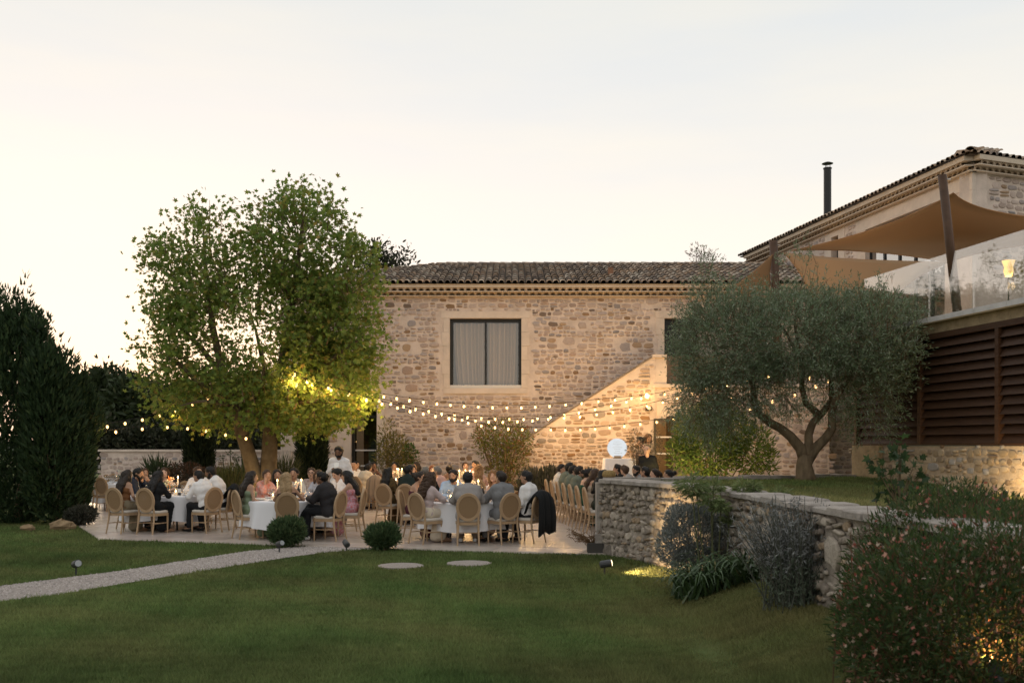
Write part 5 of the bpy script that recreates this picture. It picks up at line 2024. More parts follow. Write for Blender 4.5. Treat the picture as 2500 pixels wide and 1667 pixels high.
for (x, y, r, bx) in ((1688, 1180, .20, 1715), (1742, 1182, .13, 1735), (1735, 1215, .14, 1745), (1815, 1187, .15, 1790), (1905, 1200, .13, 1820), (1700, 1195, .12, 1728), (1840, 1180, .08, 1795), (1780, 1260, .10, 1770), (1760, 1230, .10, 1750)):
    p = at(x, y, 12.5 + rb.uniform(-.2, .2))
    mb.tube([(gx(bx, 12.5), 12.5, .05), (gx((bx * .4 + x * .6), 12.5), 12.5, p.z * .55), tuple(p)], [.012, .010, .007], 5, False)
    k = int(360 * r / .15)
    dd = rb.normal(0, 1, (k, 3))
    dd[:, 2] = np.abs(dd[:, 2]) * .8 - .15
    dd /= np.linalg.norm(dd, axis=1, keepdims=True)
    hp.append(np.array(p) + dd * r * rb.uniform(.25, 1, (k, 1)) + np.array([0, 0, -.06]))
    ha.append(dd)
wpart('stems', mb.mesh('stems', mat('pale_stem', (.11, .115, .055), .8)), um)
hp, ha = np.concatenate(hp), np.concatenate(ha)
wpart('flower_heads', leaf_mesh('flower_heads', hp, rb.uniform(.05, .10, len(hp)), ha + np.array([0, 0, -.5]), rb, *LEAF_SLIM, M_LEAF, vary(rb, len(hp), [(.14, .19, .07), (.20, .23, .10)], [1, 1]), .3), um)

sg = thing('russian_sage', 'tall wispy lavender grey russian sage in the bed below the wall', 'shrub', (gx(1945, 9.9), 9.9, .2))
mb = MB()
P, A, C = [], [], []
for i in range(260):
    b0 = np.array([gx(1945, 9.9) + rb.normal(0, .12), 9.9 + rb.normal(0, .17), .22])
    an = rb.uniform(0, 6.28)
    lean = rb.uniform(.05, .85)
    L_ = rb.uniform(.65, 1.16)
    dr = np.array([math.cos(an) * lean, math.sin(an) * lean * .7, 1.0])
    dr /= np.linalg.norm(dr)
    e = b0 + dr * L_
    mb.tube([tuple(b0), tuple(b0 + dr * L_ * .5 + np.array([0, 0, .04])), tuple(e)], [.006, .0045, .0025], 4, False)
    k = 40
    tt = rb.random(k) ** .85
    P.append(b0 + dr * (tt[:, None] * L_) + rb.normal(0, .022, (k, 3)))
    A.append(np.tile(dr, (k, 1)) * .8 + rb.normal(0, .7, (k, 3)))
    hi = tt > .58
    c = np.where(hi[:, None], np.array([.20, .205, .20]), np.array([.14, .175, .125])) * rb.uniform(.7, 1.3, (k, 1))
    C.append(c)
P, A, C = map(np.concatenate, (P, A, C))
wpart('stems', mb.mesh('stems', mat('grey_stem', (.085, .09, .07), .9)), sg)
wpart('foliage', leaf_mesh('foliage', P, rb.uniform(.035, .075, len(P)), A, rb, *LEAF_SLIM, M_LEAFD, C, .4), sg)


def flower_bush(label, d, ells, n, nf, seed, gz):
    r = np.random.default_rng(seed)
    E = pell(d, ells)
    t = thing('flowering_shrub', label, 'shrub', (E[0][0][0], d, gz), group='airy shrubs with small pink flowers')
    P, A = ell_points(r, n, E, .25)
    P[:, 2] = np.maximum(P[:, 2], gz + .02)
    C = vary(r, n, [(.055, .092, .03), (.04, .068, .022), (.09, .105, .038), (.13, .065, .04)], [4, 4, 2, .7], .25)
    wpart('foliage', leaf_mesh('foliage', P, r.uniform(.03, .075, n), A + np.array([0, 0, .6]), r, *LEAF_SLIM, M_LEAF, C, .8), t)
    P, A = ell_points(r, nf, E, .75)
    ok = P[:, 2] > gz + .1
    P, A = P[ok], A[ok]
    star = ([(0, 0), (.5, .15), (.32, .45), (.42, .95), (0, .65), (-.42, .95), (-.32, .45), (-.5, .15)], [(0, 1, 2, 4), (2, 3, 4), (0, 4, 6, 7), (4, 5, 6)])
    C = vary(r, len(P), [(.46, .17, .13), (.60, .33, .26), (.64, .50, .40), (.34, .09, .07)], [3, 2.5, 1.6, 2], .2)
    wpart('flowers', leaf_mesh('flowers', P, r.uniform(.018, .036, len(P)), A + np.array([0, -.4, .3]), r, *star, M_LEAF, C, .7), t, 'stuff')
    mb = MB()
    for i in range(80):
        e = E[i % len(E)]
        q = Vector(e[0]) + Vector((r.uniform(-.9, .9) * e[1][0], r.uniform(-.9, .9) * e[1][1], r.uniform(.1, 1.05) * e[1][2]))
        b0 = Vector((e[0][0] + r.normal(0, .15), e[0][1] + r.normal(0, .15), gz))
        mb.tube([b0, b0.lerp(q, .6) + Vector((0, 0, .12)), q], [.005, .004, .002], 4, False)
    wpart('stems', mb.mesh('stems', mat('reddish_stem', (.11, .06, .035), .9)), t)


flower_bush('nearest big airy shrub dotted with pink flowers at the bottom right corner', 6.2, [(2370, 1560, 330, 270, .75), (2250, 1480, 190, 200, .6), (2460, 1400, 180, 170, .6), (2160, 1560, 130, 150, .4)], 24000, 1150, 1, .15)
flower_bush('pink flowered shrub behind the nearest one, against the retaining wall', 7.9, [(2210, 1420, 150, 190, .5), (2150, 1500, 110, 150, .45), (2340, 1300, 190, 130, .6)], 16000, 600, 2, .2)
flower_bush('pink flowered shrub on the wall top by the stone base at right', 10.5, [(2440, 1290, 190, 85, .7), (2330, 1300, 110, 60, .5)], 6000, 260, 3, .95)

fg = thing('fig_plant', 'young fig like plant with large lobed leaves standing on the wall top', 'plant', (gx(2195, 9.4), 9.4, 1.0))
mb = MB()
P, A = [], []
for (x, y) in ((2200, 1110), (2165, 1135), (2235, 1125), (2190, 1150), (2150, 1160), (2225, 1165), (2180, 1190), (2240, 1200), (2165, 1215), (2210, 1225), (2255, 1225), (2190, 1250), (2195, 1095), (2140, 1125), (2250, 1150)):
    p = at(x, y, 9.4 + rb.uniform(-.2, .2))
    mb.tube([(gx(2195, 9.4), 9.4, 1.0), (gx(2195 + (x - 2195) * .3, 9.4), 9.4, 1.0 + (p.z - 1.0) * .6), tuple(p)], [.012, .008, .004], 5, False)
    for k in range(9):
        P.append(np.array(p) + rb.normal(0, .06, 3))
        A.append(rb.normal(0, .8, 3) + np.array([(x - 2195) * .012, -.2, .1]))
P, A = np.array(P), np.array(A)
wpart('stem', mb.mesh('stem', M_BARK), fg)
wpart('foliage', leaf_mesh('foliage', P, rb.uniform(.10, .17, len(P)), A, rb, PL_T, PL_F, M_LEAF, vary(rb, len(P), [(.05, .085, .03), (.035, .065, .025)], [1, 1]), .3, fold=.2), fg)

# ---- grass blades on the lawns
def blades(name, label, x, y, z, hmin, hmax, rng):
    n = len(x)
    an = rng.uniform(0, 6.28, n)
    h = rng.uniform(hmin, hmax, n) * (1 + .35 * lownoise(np.stack([x, y], 1), 1.3, 5))
    w = rng.uniform(.004, .0075, n) * np.clip(y / 9, .8, 2.2)
    lx, ly = rng.normal(0, .5, n) * h, rng.normal(0, .5, n) * h
    ca, sa = np.cos(an) * w, np.sin(an) * w
    V = np.stack([np.stack([x - ca, y - sa, z], 1), np.stack([x + ca, y + sa, z], 1), np.stack([x + lx, y + ly, z + h], 1)], 1).reshape(-1, 3)
    F = np.arange(n * 3).reshape(-1, 3)
    q = np.stack([x, y], 1)
    pn = .5 + .5 * np.clip(lownoise(q, 1.1, 8) * .8 + lownoise(q, 3.2, 9) * .4 + rng.normal(0, .25, n), -1, 1)
    dry = np.clip((x - .5) / 2.2, 0, 1) * np.clip((17.5 - y) / 4, 0, 1) * .55
    pn = np.clip(pn * .50 + dry * .8, 0, 1)[:, None]
    c = (1 - pn) * np.array([.112, .180, .056]) + pn * np.array([.25, .215, .095])
    c *= (1 + .30 * lownoise(q, .55, 12) + .18 * lownoise(q, 2.4, 14) + .15 * lownoise(q, 7.0, 13))[:, None]
    c *= rng.uniform(.7, 1.3, (n, 1))
    o = obj(name, np_mesh(name, V, [F], M_GRASS, False, col=np.repeat(c, 3, 0)))
    o['kind'] = 'stuff'
    o['label'] = label
    return o


DISCS = [(978, 1378, .36), (1145, 1372, .36)]
rg = np.random.default_rng(104)
n = 760000
y = 6.8 * (26.5 / 6.8) ** rg.random(n)
x = rg.uniform(-.60, .50, n) * y - .4
ok = ~in_terrace(x, y) & ~in_poly(x, y, PATH_POLY)
ok &= ~((x > np.interp(y, [p.y for p in reversed(RW)], [p.x for p in reversed(RW)]) + .03))
ok &= rg.random(n) < np.clip(1.25 - .03 * y, .3, 1)
for (px, py, r) in DISCS:
    g_ = gnd(px, py)
    ok &= (x - g_.x) ** 2 + (y - g_.y) ** 2 > r * r
x, y = x[ok], y[ok]
print('blades', len(x))
# scattered taller tufts and clover in the lawn
k = rg.choice(len(x), 900)
k = k[y[k] < 16]
tx = np.repeat(x[k], 34) + rg.normal(0, .055, len(k) * 34)
ty = np.repeat(y[k], 34) + rg.normal(0, .055, len(k) * 34)
ok = ~in_terrace(tx, ty) & ~in_poly(tx, ty, PATH_POLY)
tx, ty = tx[ok], ty[ok]
blades('grass', 'scattered taller tufts in the garden lawn', tx, ty, ground_height(tx, ty) - .035, .045, .095, rg)
blades('grass', 'short mown green grass of the garden lawn', x, y, ground_height(x, y) - .035, .028, .058, rg)
n = 60000
y = rg.uniform(9, 20.2, n)
x = rg.uniform(2, 8, n)
xl = np.where(y < 17.2, np.interp(y, [p.y for p in reversed(RW)], [p.x for p in reversed(RW)]) + .44, 1.85 + (y - 17.35) * 1.95)
ok = (x > xl) & (x < 7.46 - .185 * (y - 17.6) - .1)
x, y = x[ok], y[ok]
blades('grass', 'short green grass of the raised lawn round the olive tree', x, y, raised_z(x, y) - .005, .03, .07, rg)

# ================================================================ garden lights and small things on the lawn
for i, (px, py, r) in enumerate(DISCS):
    g_ = gnd(px, py)
    mb = MB()
    rr = np.random.default_rng(i)
    rad_ = [.355 * rr.uniform(.97, 1.03) for _ in range(28)]
    vs = [(rad_[k] * math.cos(2 * PI * k / 28), rad_[k] * math.sin(2 * PI * k / 28), z) for z in (-.05, -.008) for k in range(28)]
    mb.add(vs, [tuple(range(28, 56))] + [(k, (k + 1) % 28, 28 + (k + 1) % 28, 28 + k) for k in range(28)])
    o = obj('stepping_stone', mb.mesh('stepping_stone', M_GRAVEL))
    o.location = g_
    tag(o, ['round pale stepping stone in the lawn, left one of the pair', 'round pale stepping stone in the lawn, right one of the pair'][i], 'stepping stone', 'round stones set in the lawn')

M_SPOT = mat('spot_housing', (.06, .062, .065), .5, metallic=.2)
M_LENS = mat('spot_lens', (.30, .32, .33), .15, spec=.6)


def spot_lamp(label, p, aim, energy=0.0, lit=False, size=.056, ang=70, color=(1, .70, .36), blend=.6):
    rz = math.atan2(aim[1], aim[0]) - PI / 2
    t = thing('garden_spotlight', label, 'spotlight', p, rz, 'garden spotlights')
    el = math.atan2(aim[2], math.hypot(aim[0], aim[1]))
    M = Matrix.Translation((0, 0, .13)) @ Matrix.Rotation(el, 4, 'X')
    mb = MB()
    mb.tube([(0, 0, -.05), (0, 0, .12)], .014, 6)
    part('spike', mb.mesh('spike', M_SPOT), t)
    mb = MB()
    mb.lathe([(size * .75, -.07), (size, -.05), (size, .09), (size * .9, .10)], 12)
    R = Matrix.Rotation(rad(-90), 4, 'X')
    mb.v = [tuple(M @ (R @ Vector(v))) for v in mb.v]
    part('housing', mb.mesh('housing', M_SPOT), t)
    mb = MB()
    mb.lathe([(size * .82, .101), (size * .82, .106)], 12)
    mb.v = [tuple(M @ (R @ Vector(v))) for v in mb.v]
    part('lens', mb.mesh('lens', mat('lit_lens', (1, .9, .7), .4, emit=(1, .75, .42), estr=5.0) if lit else M_LENS), t)
    if energy:
        ld = bpy.data.lights.new('spot_light', 'SPOT')
        ld.energy = energy
        ld.color = color
        ld.spot_size = rad(ang)
        ld.spot_blend = blend
        ld.shadow_soft_size = .04
        lo = bpy.data.objects.new('spot_light', ld)
        COL.objects.link(lo)
        lo.parent = t
        lo.location = M @ Vector((0, .14, 0))
        lo.rotation_euler = (el + rad(90), 0, 0)
    return t


spot_lamp('unlit spotlight on a spike in the left lawn beside the gravel path', gnd(186, 1398), (.5, -.6, .15))
spot_lamp('unlit spotlight at the end of the gravel path near the clipped shrub', gnd(682, 1345), (.55, -.6, .2), size=.05)
spot_lamp('small dark spotlight where the path meets the terrace, seen from behind', gnd(846, 1345), (-.4, .9, .3), size=.055)
spot_lamp('lit spotlight on the lawn throwing warm light on the retaining wall', gnd(1476, 1398), (1.0, .12, .14), 130, True, .055, 110)
spot_lamp('lit spotlight glowing inside the nearest pink flowered shrub', Vector((gx(2432, 6.0), 6.0, .33)), (.25, .8, .55), 22, True, .04, 130, (1, .62, .2))
spot_lamp('lit spotlight at the foot of the terrace base wall on the right', Vector((gx(2450, 14.7), 14.7, .98)), (.75, .75, .55), 60, True, .04, 125)
spot_lamp('lit spotlight hidden at the foot of the bright green shrub', Vector((gx(1650, 26.3), 26.3, .0)), (.35, .55, .9), 190, True, .05, 120, (1, .72, .30))
spot_lamp('lit spotlight shining up the plane tree trunk', Vector((gx(600, 24.6), 24.6, .0)), (.15, .3, 1.0), 45, True, .05, 120, (1, .62, .22))

# trough with a dead plant at the end of the retaining wall
p = gnd(1448, 1347)
tro = thing('planter_trough', 'small dark trough with a dried out plant beside the end of the retaining wall', 'planter', p)
mb = MB()
mb.box(-.10, .17, -.14, .14, 0, .16)
mb.box(-.08, .15, -.12, .12, .161, .165)
part('trough', mb.mesh('trough', mat('dark_trough', (.06, .055, .05), .8)), tro)
mb = MB()
rt = np.random.default_rng(9)
for i in range(46):
    an, le = rt.uniform(0, 6.28), rt.uniform(.12, .42)
    e = Vector((-.12 + math.cos(an) * le * .8, math.sin(an) * le * .5, .16 + le * rt.uniform(.1, .75)))
    mb.tube([(-.02, 0, .14), (e.x * .5, e.y * .5, .14 + (e.z - .14) * .65), tuple(e)], [.006, .004, .003], 4, False)
    for k in range(5):
        q = e + Vector(rt.normal(0, .04, 3))
        mb.tube([tuple(e), tuple(q)], [.005, .003], 3, False)
part('dead_plant', mb.mesh('dead_plant', mat('dead_twig', (.17, .10, .05), .9)), tro)

# ================================================================ cane backed chairs
M_CHAIR = mat('limed_oak', (.36, .245, .145), .6, scale=10, col2=(.43, .30, .185), vscale=(1, 1, .3), spec=.3)
M_CUSH = mat('cream_cushion', (.58, .53, .47), .9)


def cane_mat():
    m, nt, b = new_mat('cane_weave')
    b.inputs['Roughness'].default_value = .7
    tc = nt.nodes.new('ShaderNodeTexCoord')
    ck = nt.nodes.new('ShaderNodeTexChecker')
    ck.inputs['Scale'].default_value = 150
    ck.inputs['Color1'].default_value = (.33, .215, .115, 1)
    ck.inputs['Color2'].default_value = (.24, .15, .075, 1)
    nt.links.new(tc.outputs['Object'], ck.inputs['Vector'])
    nt.links.new(ck.outputs[0], b.inputs['Base Color'])
    tr = nt.nodes.new('ShaderNodeBsdfTransparent')
    ms = nt.nodes.new('ShaderNodeMixShader')
    ms.inputs[0].default_value = .16
    nt.links.new(b.outputs[0], ms.inputs[1])
    nt.links.new(tr.outputs[0], ms.inputs[2])
    nt.links.new(ms.outputs[0], nt.nodes['Material Output'].inputs[0])
    return m


M_CANE = cane_mat()


def make_chair(label, loc, rz):
    """faces +Y; seat centre at the origin"""
    t = thing('dining_chair', label, 'chair', loc, rz, 'oval cane backed dining chairs')
    mb = MB()
    vs = []
    pr = [(-.20, -.20), (.20, -.20), (.235, .18), (.20, .235), (-.20, .235), (-.235, .18)]
    for z, s in ((.375, 1.0), (.43, 1.0)):
        vs += [(x * s, y * s, z) for x, y in pr]
    mb.add(vs, [tuple(range(5, -1, -1)), tuple(range(6, 12))] + [(k, (k + 1) % 6, 6 + (k + 1) % 6, 6 + k) for k in range(6)])
    part('seat_frame', mb.mesh('seat_frame', M_CHAIR), t)
    mb = MB()
    rings = [(.432, .93), (.455, .97), (.475, .93), (.487, .80)]
    for z, s in rings:
        mb.v += [(x * s, y * s, z) for x, y in pr]
        mb.c += [(1, 1, 1)] * 6
    for j in range(3):
        mb.f += [(j * 6 + k, j * 6 + (k + 1) % 6, (j + 1) * 6 + (k + 1) % 6, (j + 1) * 6 + k) for k in range(6)]
    mb.f.append(tuple(range(18, 24)))
    mb.m = [0] * len(mb.f)
    part('cushion', mb.mesh('cushion', M_CUSH, True), t)
    tilt = Matrix.Translation((0, -.225, .46)) @ Matrix.Rotation(rad(9), 4, 'X')
    mb = MB()
    n = 24
    RX_, RZ_, CZ = .205, .238, .255
    ring = []
    for k in range(n):
        a = 2 * PI * k / n
        for (dr, dy) in ((-.026, -.016), (.026, -.016), (.026, .016), (-.026, .016)):
            v = tilt @ Vector(((RX_ + dr) * math.cos(a), dy, CZ + (RZ_ + dr) * math.sin(a)))
            ring.append(v)
    fs = []
    for k in range(n):
        q = (k + 1) % n
        for j in range(4):
            fs.append((k * 4 + j, q * 4 + j, q * 4 + (j + 1) % 4, k * 4 + (j + 1) % 4))
    mb.add(ring, fs)
    part('back_frame', mb.mesh('back_frame', M_CHAIR), t)
    mb = MB()
    for dy in (-.004, .004):
        mb.add([tilt @ Vector(((RX_ - .022) * math.cos(2 * PI * k / n), dy, CZ + (RZ_ - .022) * math.sin(2 * PI * k / n))) for k in range(n)], [tuple(range(n)) if dy < 0 else tuple(reversed(range(n)))])
    part('cane_panel', mb.mesh('cane_panel', M_CANE), t)
    for sx in (-1, 1):
        mb = MB()
        top = tilt @ Vector((sx * (RX_ - .015), 0, CZ - .09))
        mb.tube([tuple(top), (sx * .185, -.215, .43), (sx * .188, -.225, .30), (sx * .20, -.285, 0)], [.017, .022, .020, .014], 7)
        part('back_leg', mb.mesh('back_leg', M_CHAIR), t)
        mb = MB()
        mb.tube([(sx * .20, .20, .38), (sx * .20, .20, .31), (sx * .20, .205, 0)], [.022, .022, .013], 7)
        part('front_leg', mb.mesh('front_leg', M_CHAIR), t)
        mb = MB()
        mb.tube([(sx * .192, -.235, .22), (sx * .20, .20, .22)], .010, 5)
        part('stretcher', mb.mesh('stretcher', M_CHAIR), t)
    mb = MB()
    mb.tube([(-.192, -.03, .22), (.192, -.03, .22)], .010, 5)
    part('cross_stretcher', mb.mesh('cross_stretcher', M_CHAIR), t)
    return t


CHAIR0 = [None]


def chair(label, x, y, rz):
    if CHAIR0[0] is None:
        CHAIR0[0] = make_chair(label, (x, y, 0), rz)
        return CHAIR0[0]
    return dup(CHAIR0[0], (x, y, 0), rz, label)


# ================================================================ tables, cloths and what stands on them
M_CLOTH = mat('white_cloth', (.74, .74, .77), .9)
M_PLATE = mat('white_china', (.75, .73, .70), .3)
M_WGLASS = glass_mat('wine_glass', (.93, .93, .93), .10, .02)
M_WAX = mat('candle_wax', (.85, .78, .62), .6, emit=(1, .62, .28), estr=.35)
M_FLAME = mat('candle_flame', (1, .7, .3), .5, emit=(1, .60, .20), estr=26.0)
M_BOTTLE = mat('dark_bottle', (.02, .012, .010), .12, spec=.6)
M_GREENB = glass_mat('green_bottle', (.35, .62, .42), .12, .03)
M_PETAL = mat('petal', (1, 1, 1), .8, attr=True, translucent=.25)
TZ = .75


def cloth_mesh(r, top, hem, seed, n=120, folds=15):
    rr = np.random.default_rng(seed)
    ph = rr.uniform(0, 6.28, 3)
    V, F = [(0, 0, top)], []
    lev = [(.5, top), (.96, top), (1.0, top - .006), (1.012, top - .03), (1.02, top - .12), (1.035, top - .25), (1.05, top - .38), (1.06, hem)]
    for li, (f, z) in enumerate(lev):
        t = max(0, (top - z) / (top - hem))
        for k in range(n):
            a = 2 * PI * k / n
            w = (math.sin(folds * a + ph[0]) + .5 * math.sin((folds * 2 - 3) * a + ph[1]) + .7 * math.sin(5 * a + ph[2]))
            q = f * r + .028 * w * t
            zz = z + (.03 * math.sin(4 * a + ph[2]) if li == len(lev) - 1 else 0)
            V.append((q * math.cos(a), q * math.sin(a), zz))
    T = [(0, 1 + k, 1 + (k + 1) % n) for k in range(n)]
    for j in range(len(lev) - 1):
        for k in range(n):
            F.append((1 + j * n + k, 1 + j * n + (k + 1) % n, 1 + (j + 1) * n + (k + 1) % n, 1 + (j + 1) * n + k))
    return np_mesh('tablecloth', np.array(V), [np.array(T), np.array([f[::-1] for f in F])], M_CLOTH, True)


def lathe_me(name, prof, m, n=10, cap=False):
    mb = MB()
    mb.lathe(prof, n, cap=cap)
    return mb.mesh(name, m, True)


ME_PLATE = lathe_me('plate', [(.001, .008), (.08, .008), (.10, .012), (.135, .022), (.136, .018), (.09, .0)], M_PLATE, 16)
ME_GLASS = lathe_me('wine_glass', [(.034, 0), (.033, .004), (.005, .010), (.004, .095), (.020, .105), (.038, .135), (.041, .165), (.033, .215)], M_WGLASS, 12)
ME_TUMB = lathe_me('tumbler', [(.001, .004), (.032, .004), (.036, .10)], M_WGLASS, 12)
ME_WAX = lathe_me('candle', [(.011, 0), (.011, .24)], M_WAX, 8, True)
ME_CSTICK = lathe_me('candlestick', [(.04, 0), (.04, .008), (.010, .018), (.009, .10), (.018, .12)], mat('brass', (.45, .32, .14), .35, metallic=.8), 10, True)
ME_FLAME = lathe_me('flame', [(.001, 0), (.011, .012), (.009, .028), (.001, .05)], M_FLAME, 7)
ME_JAR = lathe_me('jar', [(.001, .004), (.045, .004), (.047, .16), (.046, .16)], M_WGLASS, 12)
ME_VOT = lathe_me('votive_wax', [(.036, .006), (.036, .07)], M_WAX, 10, True)
ME_BOT = lathe_me('bottle', [(.036, 0), (.037, .19), (.030, .225), (.014, .25), (.013, .305)], M_BOTTLE, 10, True)
ME_WBOT = lathe_me('water_bottle', [(.040, 0), (.041, .17), (.030, .21), (.016, .24), (.016, .29)], M_GREENB, 10, True)
ME_LABEL = lathe_me('bottle_label', [(.0385, .06), (.0385, .15)], M_PLATE, 10)


def simple(name, me, loc, label, cat, group):
    o = obj(name, me)
    o.location = loc
    return tag(o, label, cat, group)


def candle(loc, tab):
    t = thing('table_candle', 'tall lit candle on the ' + tab, 'candle', loc, 0, 'candles on the ' + tab)
    part('candlestick', ME_CSTICK, t)
    w = part('wax', ME_WAX, t)
    w.location = (0, 0, .12)
    f = part('flame', ME_FLAME, t)
    f.location = (0, 0, .365)
    return t


def lantern(loc, tab):
    t = thing('candle_jar', 'candle in a clear glass jar on the ' + tab, 'candle', loc, 0, 'candle jars on the ' + tab)
    part('jar', ME_JAR, t)
    part('wax', ME_VOT, t)
    f = part('flame', ME_FLAME, t)
    f.location = (0, 0, .07)
    return t


def bouquet(loc, label, rng, cols, wts, s=1.0):
    t = thing('flower_arrangement', label, 'flowers', loc, 0, 'table flowers')
    part('vase', lathe_me('vase', [(.04, 0), (.06, .05), (.045, .12), (.055, .15)], M_WGLASS, 10), t)
    P, A, C = [], [], []
    for k in range(int(16 * s)):
        d = rng.normal(0, 1, 3)
        d[2] = abs(d[2]) * .8
        d /= np.linalg.norm(d)
        c = np.array([0, 0, .20]) + d * rng.uniform(.08, .2) * np.array([1.2, 1.2, 1.0]) * s
        col = np.array(cols[int(rng.choice(len(cols), p=np.array(wts) / sum(wts)))])
        m = 16
        dd = rng.normal(0, 1, (m, 3))
        dd /= np.linalg.norm(dd, axis=1, keepdims=True)
        P.append(c + dd * .016)
        A.append(dd)
        C.append(np.tile(col, (m, 1)) * rng.uniform(.85, 1.1, (m, 1)))
    P, A, C = map(np.concatenate, (P, A, C))
    part('blossoms', leaf_mesh('blossoms', P, rng.uniform(.035, .06, len(P)), A, rng, *LEAF_OVAL, M_PETAL, C, .5), t)
    k = 70
    dd = rng.normal(0, 1, (k, 3))
    dd[:, 2] = np.abs(dd[:, 2]) * .7
    part('greenery', leaf_mesh('greenery', np.array([0, 0, .15]) + dd * .07 * s, rng.uniform(.06, .12, k), dd, rng, *LEAF_SLIM, M_LEAFD, vary(rng, k, [(.07, .10, .045), (.12, .14, .07)], [1, 1]), .3), t)
    return t


SECT = ['right', 'far right', 'far side', 'far left', 'left', 'near left', 'near side', 'near right']
ORD = ['first', 'second', 'third', 'fourth', 'fifth', 'sixth', 'seventh']


def round_table(name, x, y, seed, nplate=8, nglass=14, ncand=4, njar=3, fl=None, r=.92):
    rr = np.random.default_rng(seed)
    t = thing('round_table', 'round dining table under a white cloth: the ' + name, 'table', (x, y, 0), 0, 'round dinner tables')
    mb = MB()
    mb.lathe([(r - .02, TZ - .035), (r - .02, TZ - .012)], 32)
    part('tabletop', mb.mesh('tabletop', mat('plywood', (.3, .22, .14), .7)), t)
    for k in range(4):
        a = PI / 4 + k * PI / 2
        mb = MB()
        mb.tube([(.5 * math.cos(a), .5 * math.sin(a), 0), (.45 * math.cos(a), .45 * math.sin(a), TZ - .036)], .02, 6)
        part('leg', mb.mesh('leg', M_DARKMETAL), t)
    c = obj('tablecloth', cloth_mesh(r, TZ, .22, seed))
    c.location = (x, y, 0)
    tag(c, 'white cloth hanging in folds from the ' + name, 'tablecloth', 'white tablecloths')
    z = TZ + .004
    def side(a, q=None):
        w = SECT[int(round(a / (PI / 4))) % 8]
        return ('' if q is None else ('inner ' if q < .44 * r else 'middle ' if q < .50 * r else 'outer ')) + w
    for k in range(nplate):
        a = 2 * PI * k / nplate + .3
        simple('plate', ME_PLATE, (x + .70 * r * math.cos(a), y + .70 * r * math.sin(a), z), 'white dinner plate at the ' + side(a) + ' of the ' + name, 'plate', 'plates on the ' + name)
    for k in range(nglass):
        a = 2 * PI * (k + .5) / nglass + rr.uniform(-.15, .15)
        q = r * rr.uniform(.38, .56)
        if k % 3 == 2:
            simple('tumbler', ME_TUMB, (x + q * math.cos(a), y + q * math.sin(a), z), 'water tumbler ' + side(a, q) + ' on the ' + name, 'glass', 'water tumblers on the ' + name)
        else:
            simple('wine_glass', ME_GLASS, (x + q * math.cos(a), y + q * math.sin(a), z), 'wine glass ' + side(a, q) + ' on the ' + name, 'glass', 'wine glasses on the ' + name)
    for k in range(ncand):
        a = 2 * PI * (k + .2) / max(1, ncand)
        candle((x + .24 * math.cos(a), y + .24 * math.sin(a), z), name)['label'] = 'tall lit candle at the ' + side(a) + ' of the ' + name
    for k in range(njar):
        a = 2 * PI * (k + .6) / max(1, njar)
        lantern((x + .33 * math.cos(a), y + .33 * math.sin(a), z), name)['label'] = 'jar candle at the ' + side(a) + ' of the ' + name
    if fl:
        bouquet((x + .02, y, z), fl + ' in the middle of the ' + name, rr, [(.80, .74, .66), (.72, .55, .48), (.70, .32, .14), (.62, .66, .55)], [5, 2, .8, 1.5])
    if ncand:
        ld = bpy.data.lights.new('candle_light', 'POINT')
        ld.energy = 7
        ld.color = (1, .60, .24)
        ld.shadow_soft_size = .12
        lo = bpy.data.objects.new('candle_light', ld)
        COL.objects.link(lo)
        lo.location = (x, y, z + .48)
    return t


def bottle(x, y, label, water=False):
    t = thing('water_bottle' if water else 'wine_bottle', label, 'bottle', (x, y, TZ + .004))
    part('glass_body', ME_WBOT if water else ME_BOT, t)
    part('label', ME_LABEL, t)
    return t


N1, N2, N3 = 'leftmost occupied round table', 'round table behind the clipped shrub', 'front right round table'
N4, N5, N6, N0 = 'far round table by the glass door', 'middle round table', 'far round table by the red shrub', 'empty round table at the far left'
TB = {1: (-7.70, 22.2), 2: (-4.55, 20.35), 3: (-.89, 19.75), 4: (-3.55, 29.9), 5: (-2.15, 24.6), 6: (-1.25, 28.0), 0: (-11.4, 29.2)}
round_table(N1, *TB[1], 1, 8, 14, 3, 4, 'pale flowers')
round_table(N2, *TB[2], 2, 9, 16, 4, 3, 'white and orange flowers')
round_table(N3, *TB[3], 3, 8, 16, 3, 3, 'small white flowers')
round_table(N4, *TB[4], 4, 5, 9, 6, 2, 'white orchids and greenery')
round_table(N5, *TB[5], 5, 7, 12, 4, 3, 'white and peach flowers')
round_table(N6, *TB[6], 6, 5, 9, 4, 2, 'white flowers')
round_table(N0, *TB[0], 7, 6, 22, 0, 0, 'white flowers')
bottle(TB[3][0] + .32, TB[3][1] - .42, 'dark wine bottle before the grey suited man at the front right table')
bottle(TB[3][0] + .02, TB[3][1] - .52, 'pale green water bottle at the front of the front right table', True)
bottle(TB[2][0] + .28, TB[2][1] - .45, 'dark wine bottle before the dark suited man with white sneakers')
bottle(TB[1][0] + .38, TB[1][1] - .30, 'dark wine bottle before the leaning man in the white shirt')
bottle(TB[5][0] + .30, TB[5][1] - .2, 'green water bottle on the middle round table', True)
bottle(TB[0][0] + .25, TB[0][1] - .1, 'dark wine bottle on the empty table at the far left')
bottle(TB[4][0] - .55, TB[4][1] - .1, 'pale glass bottle on the far table before the glass door', True)

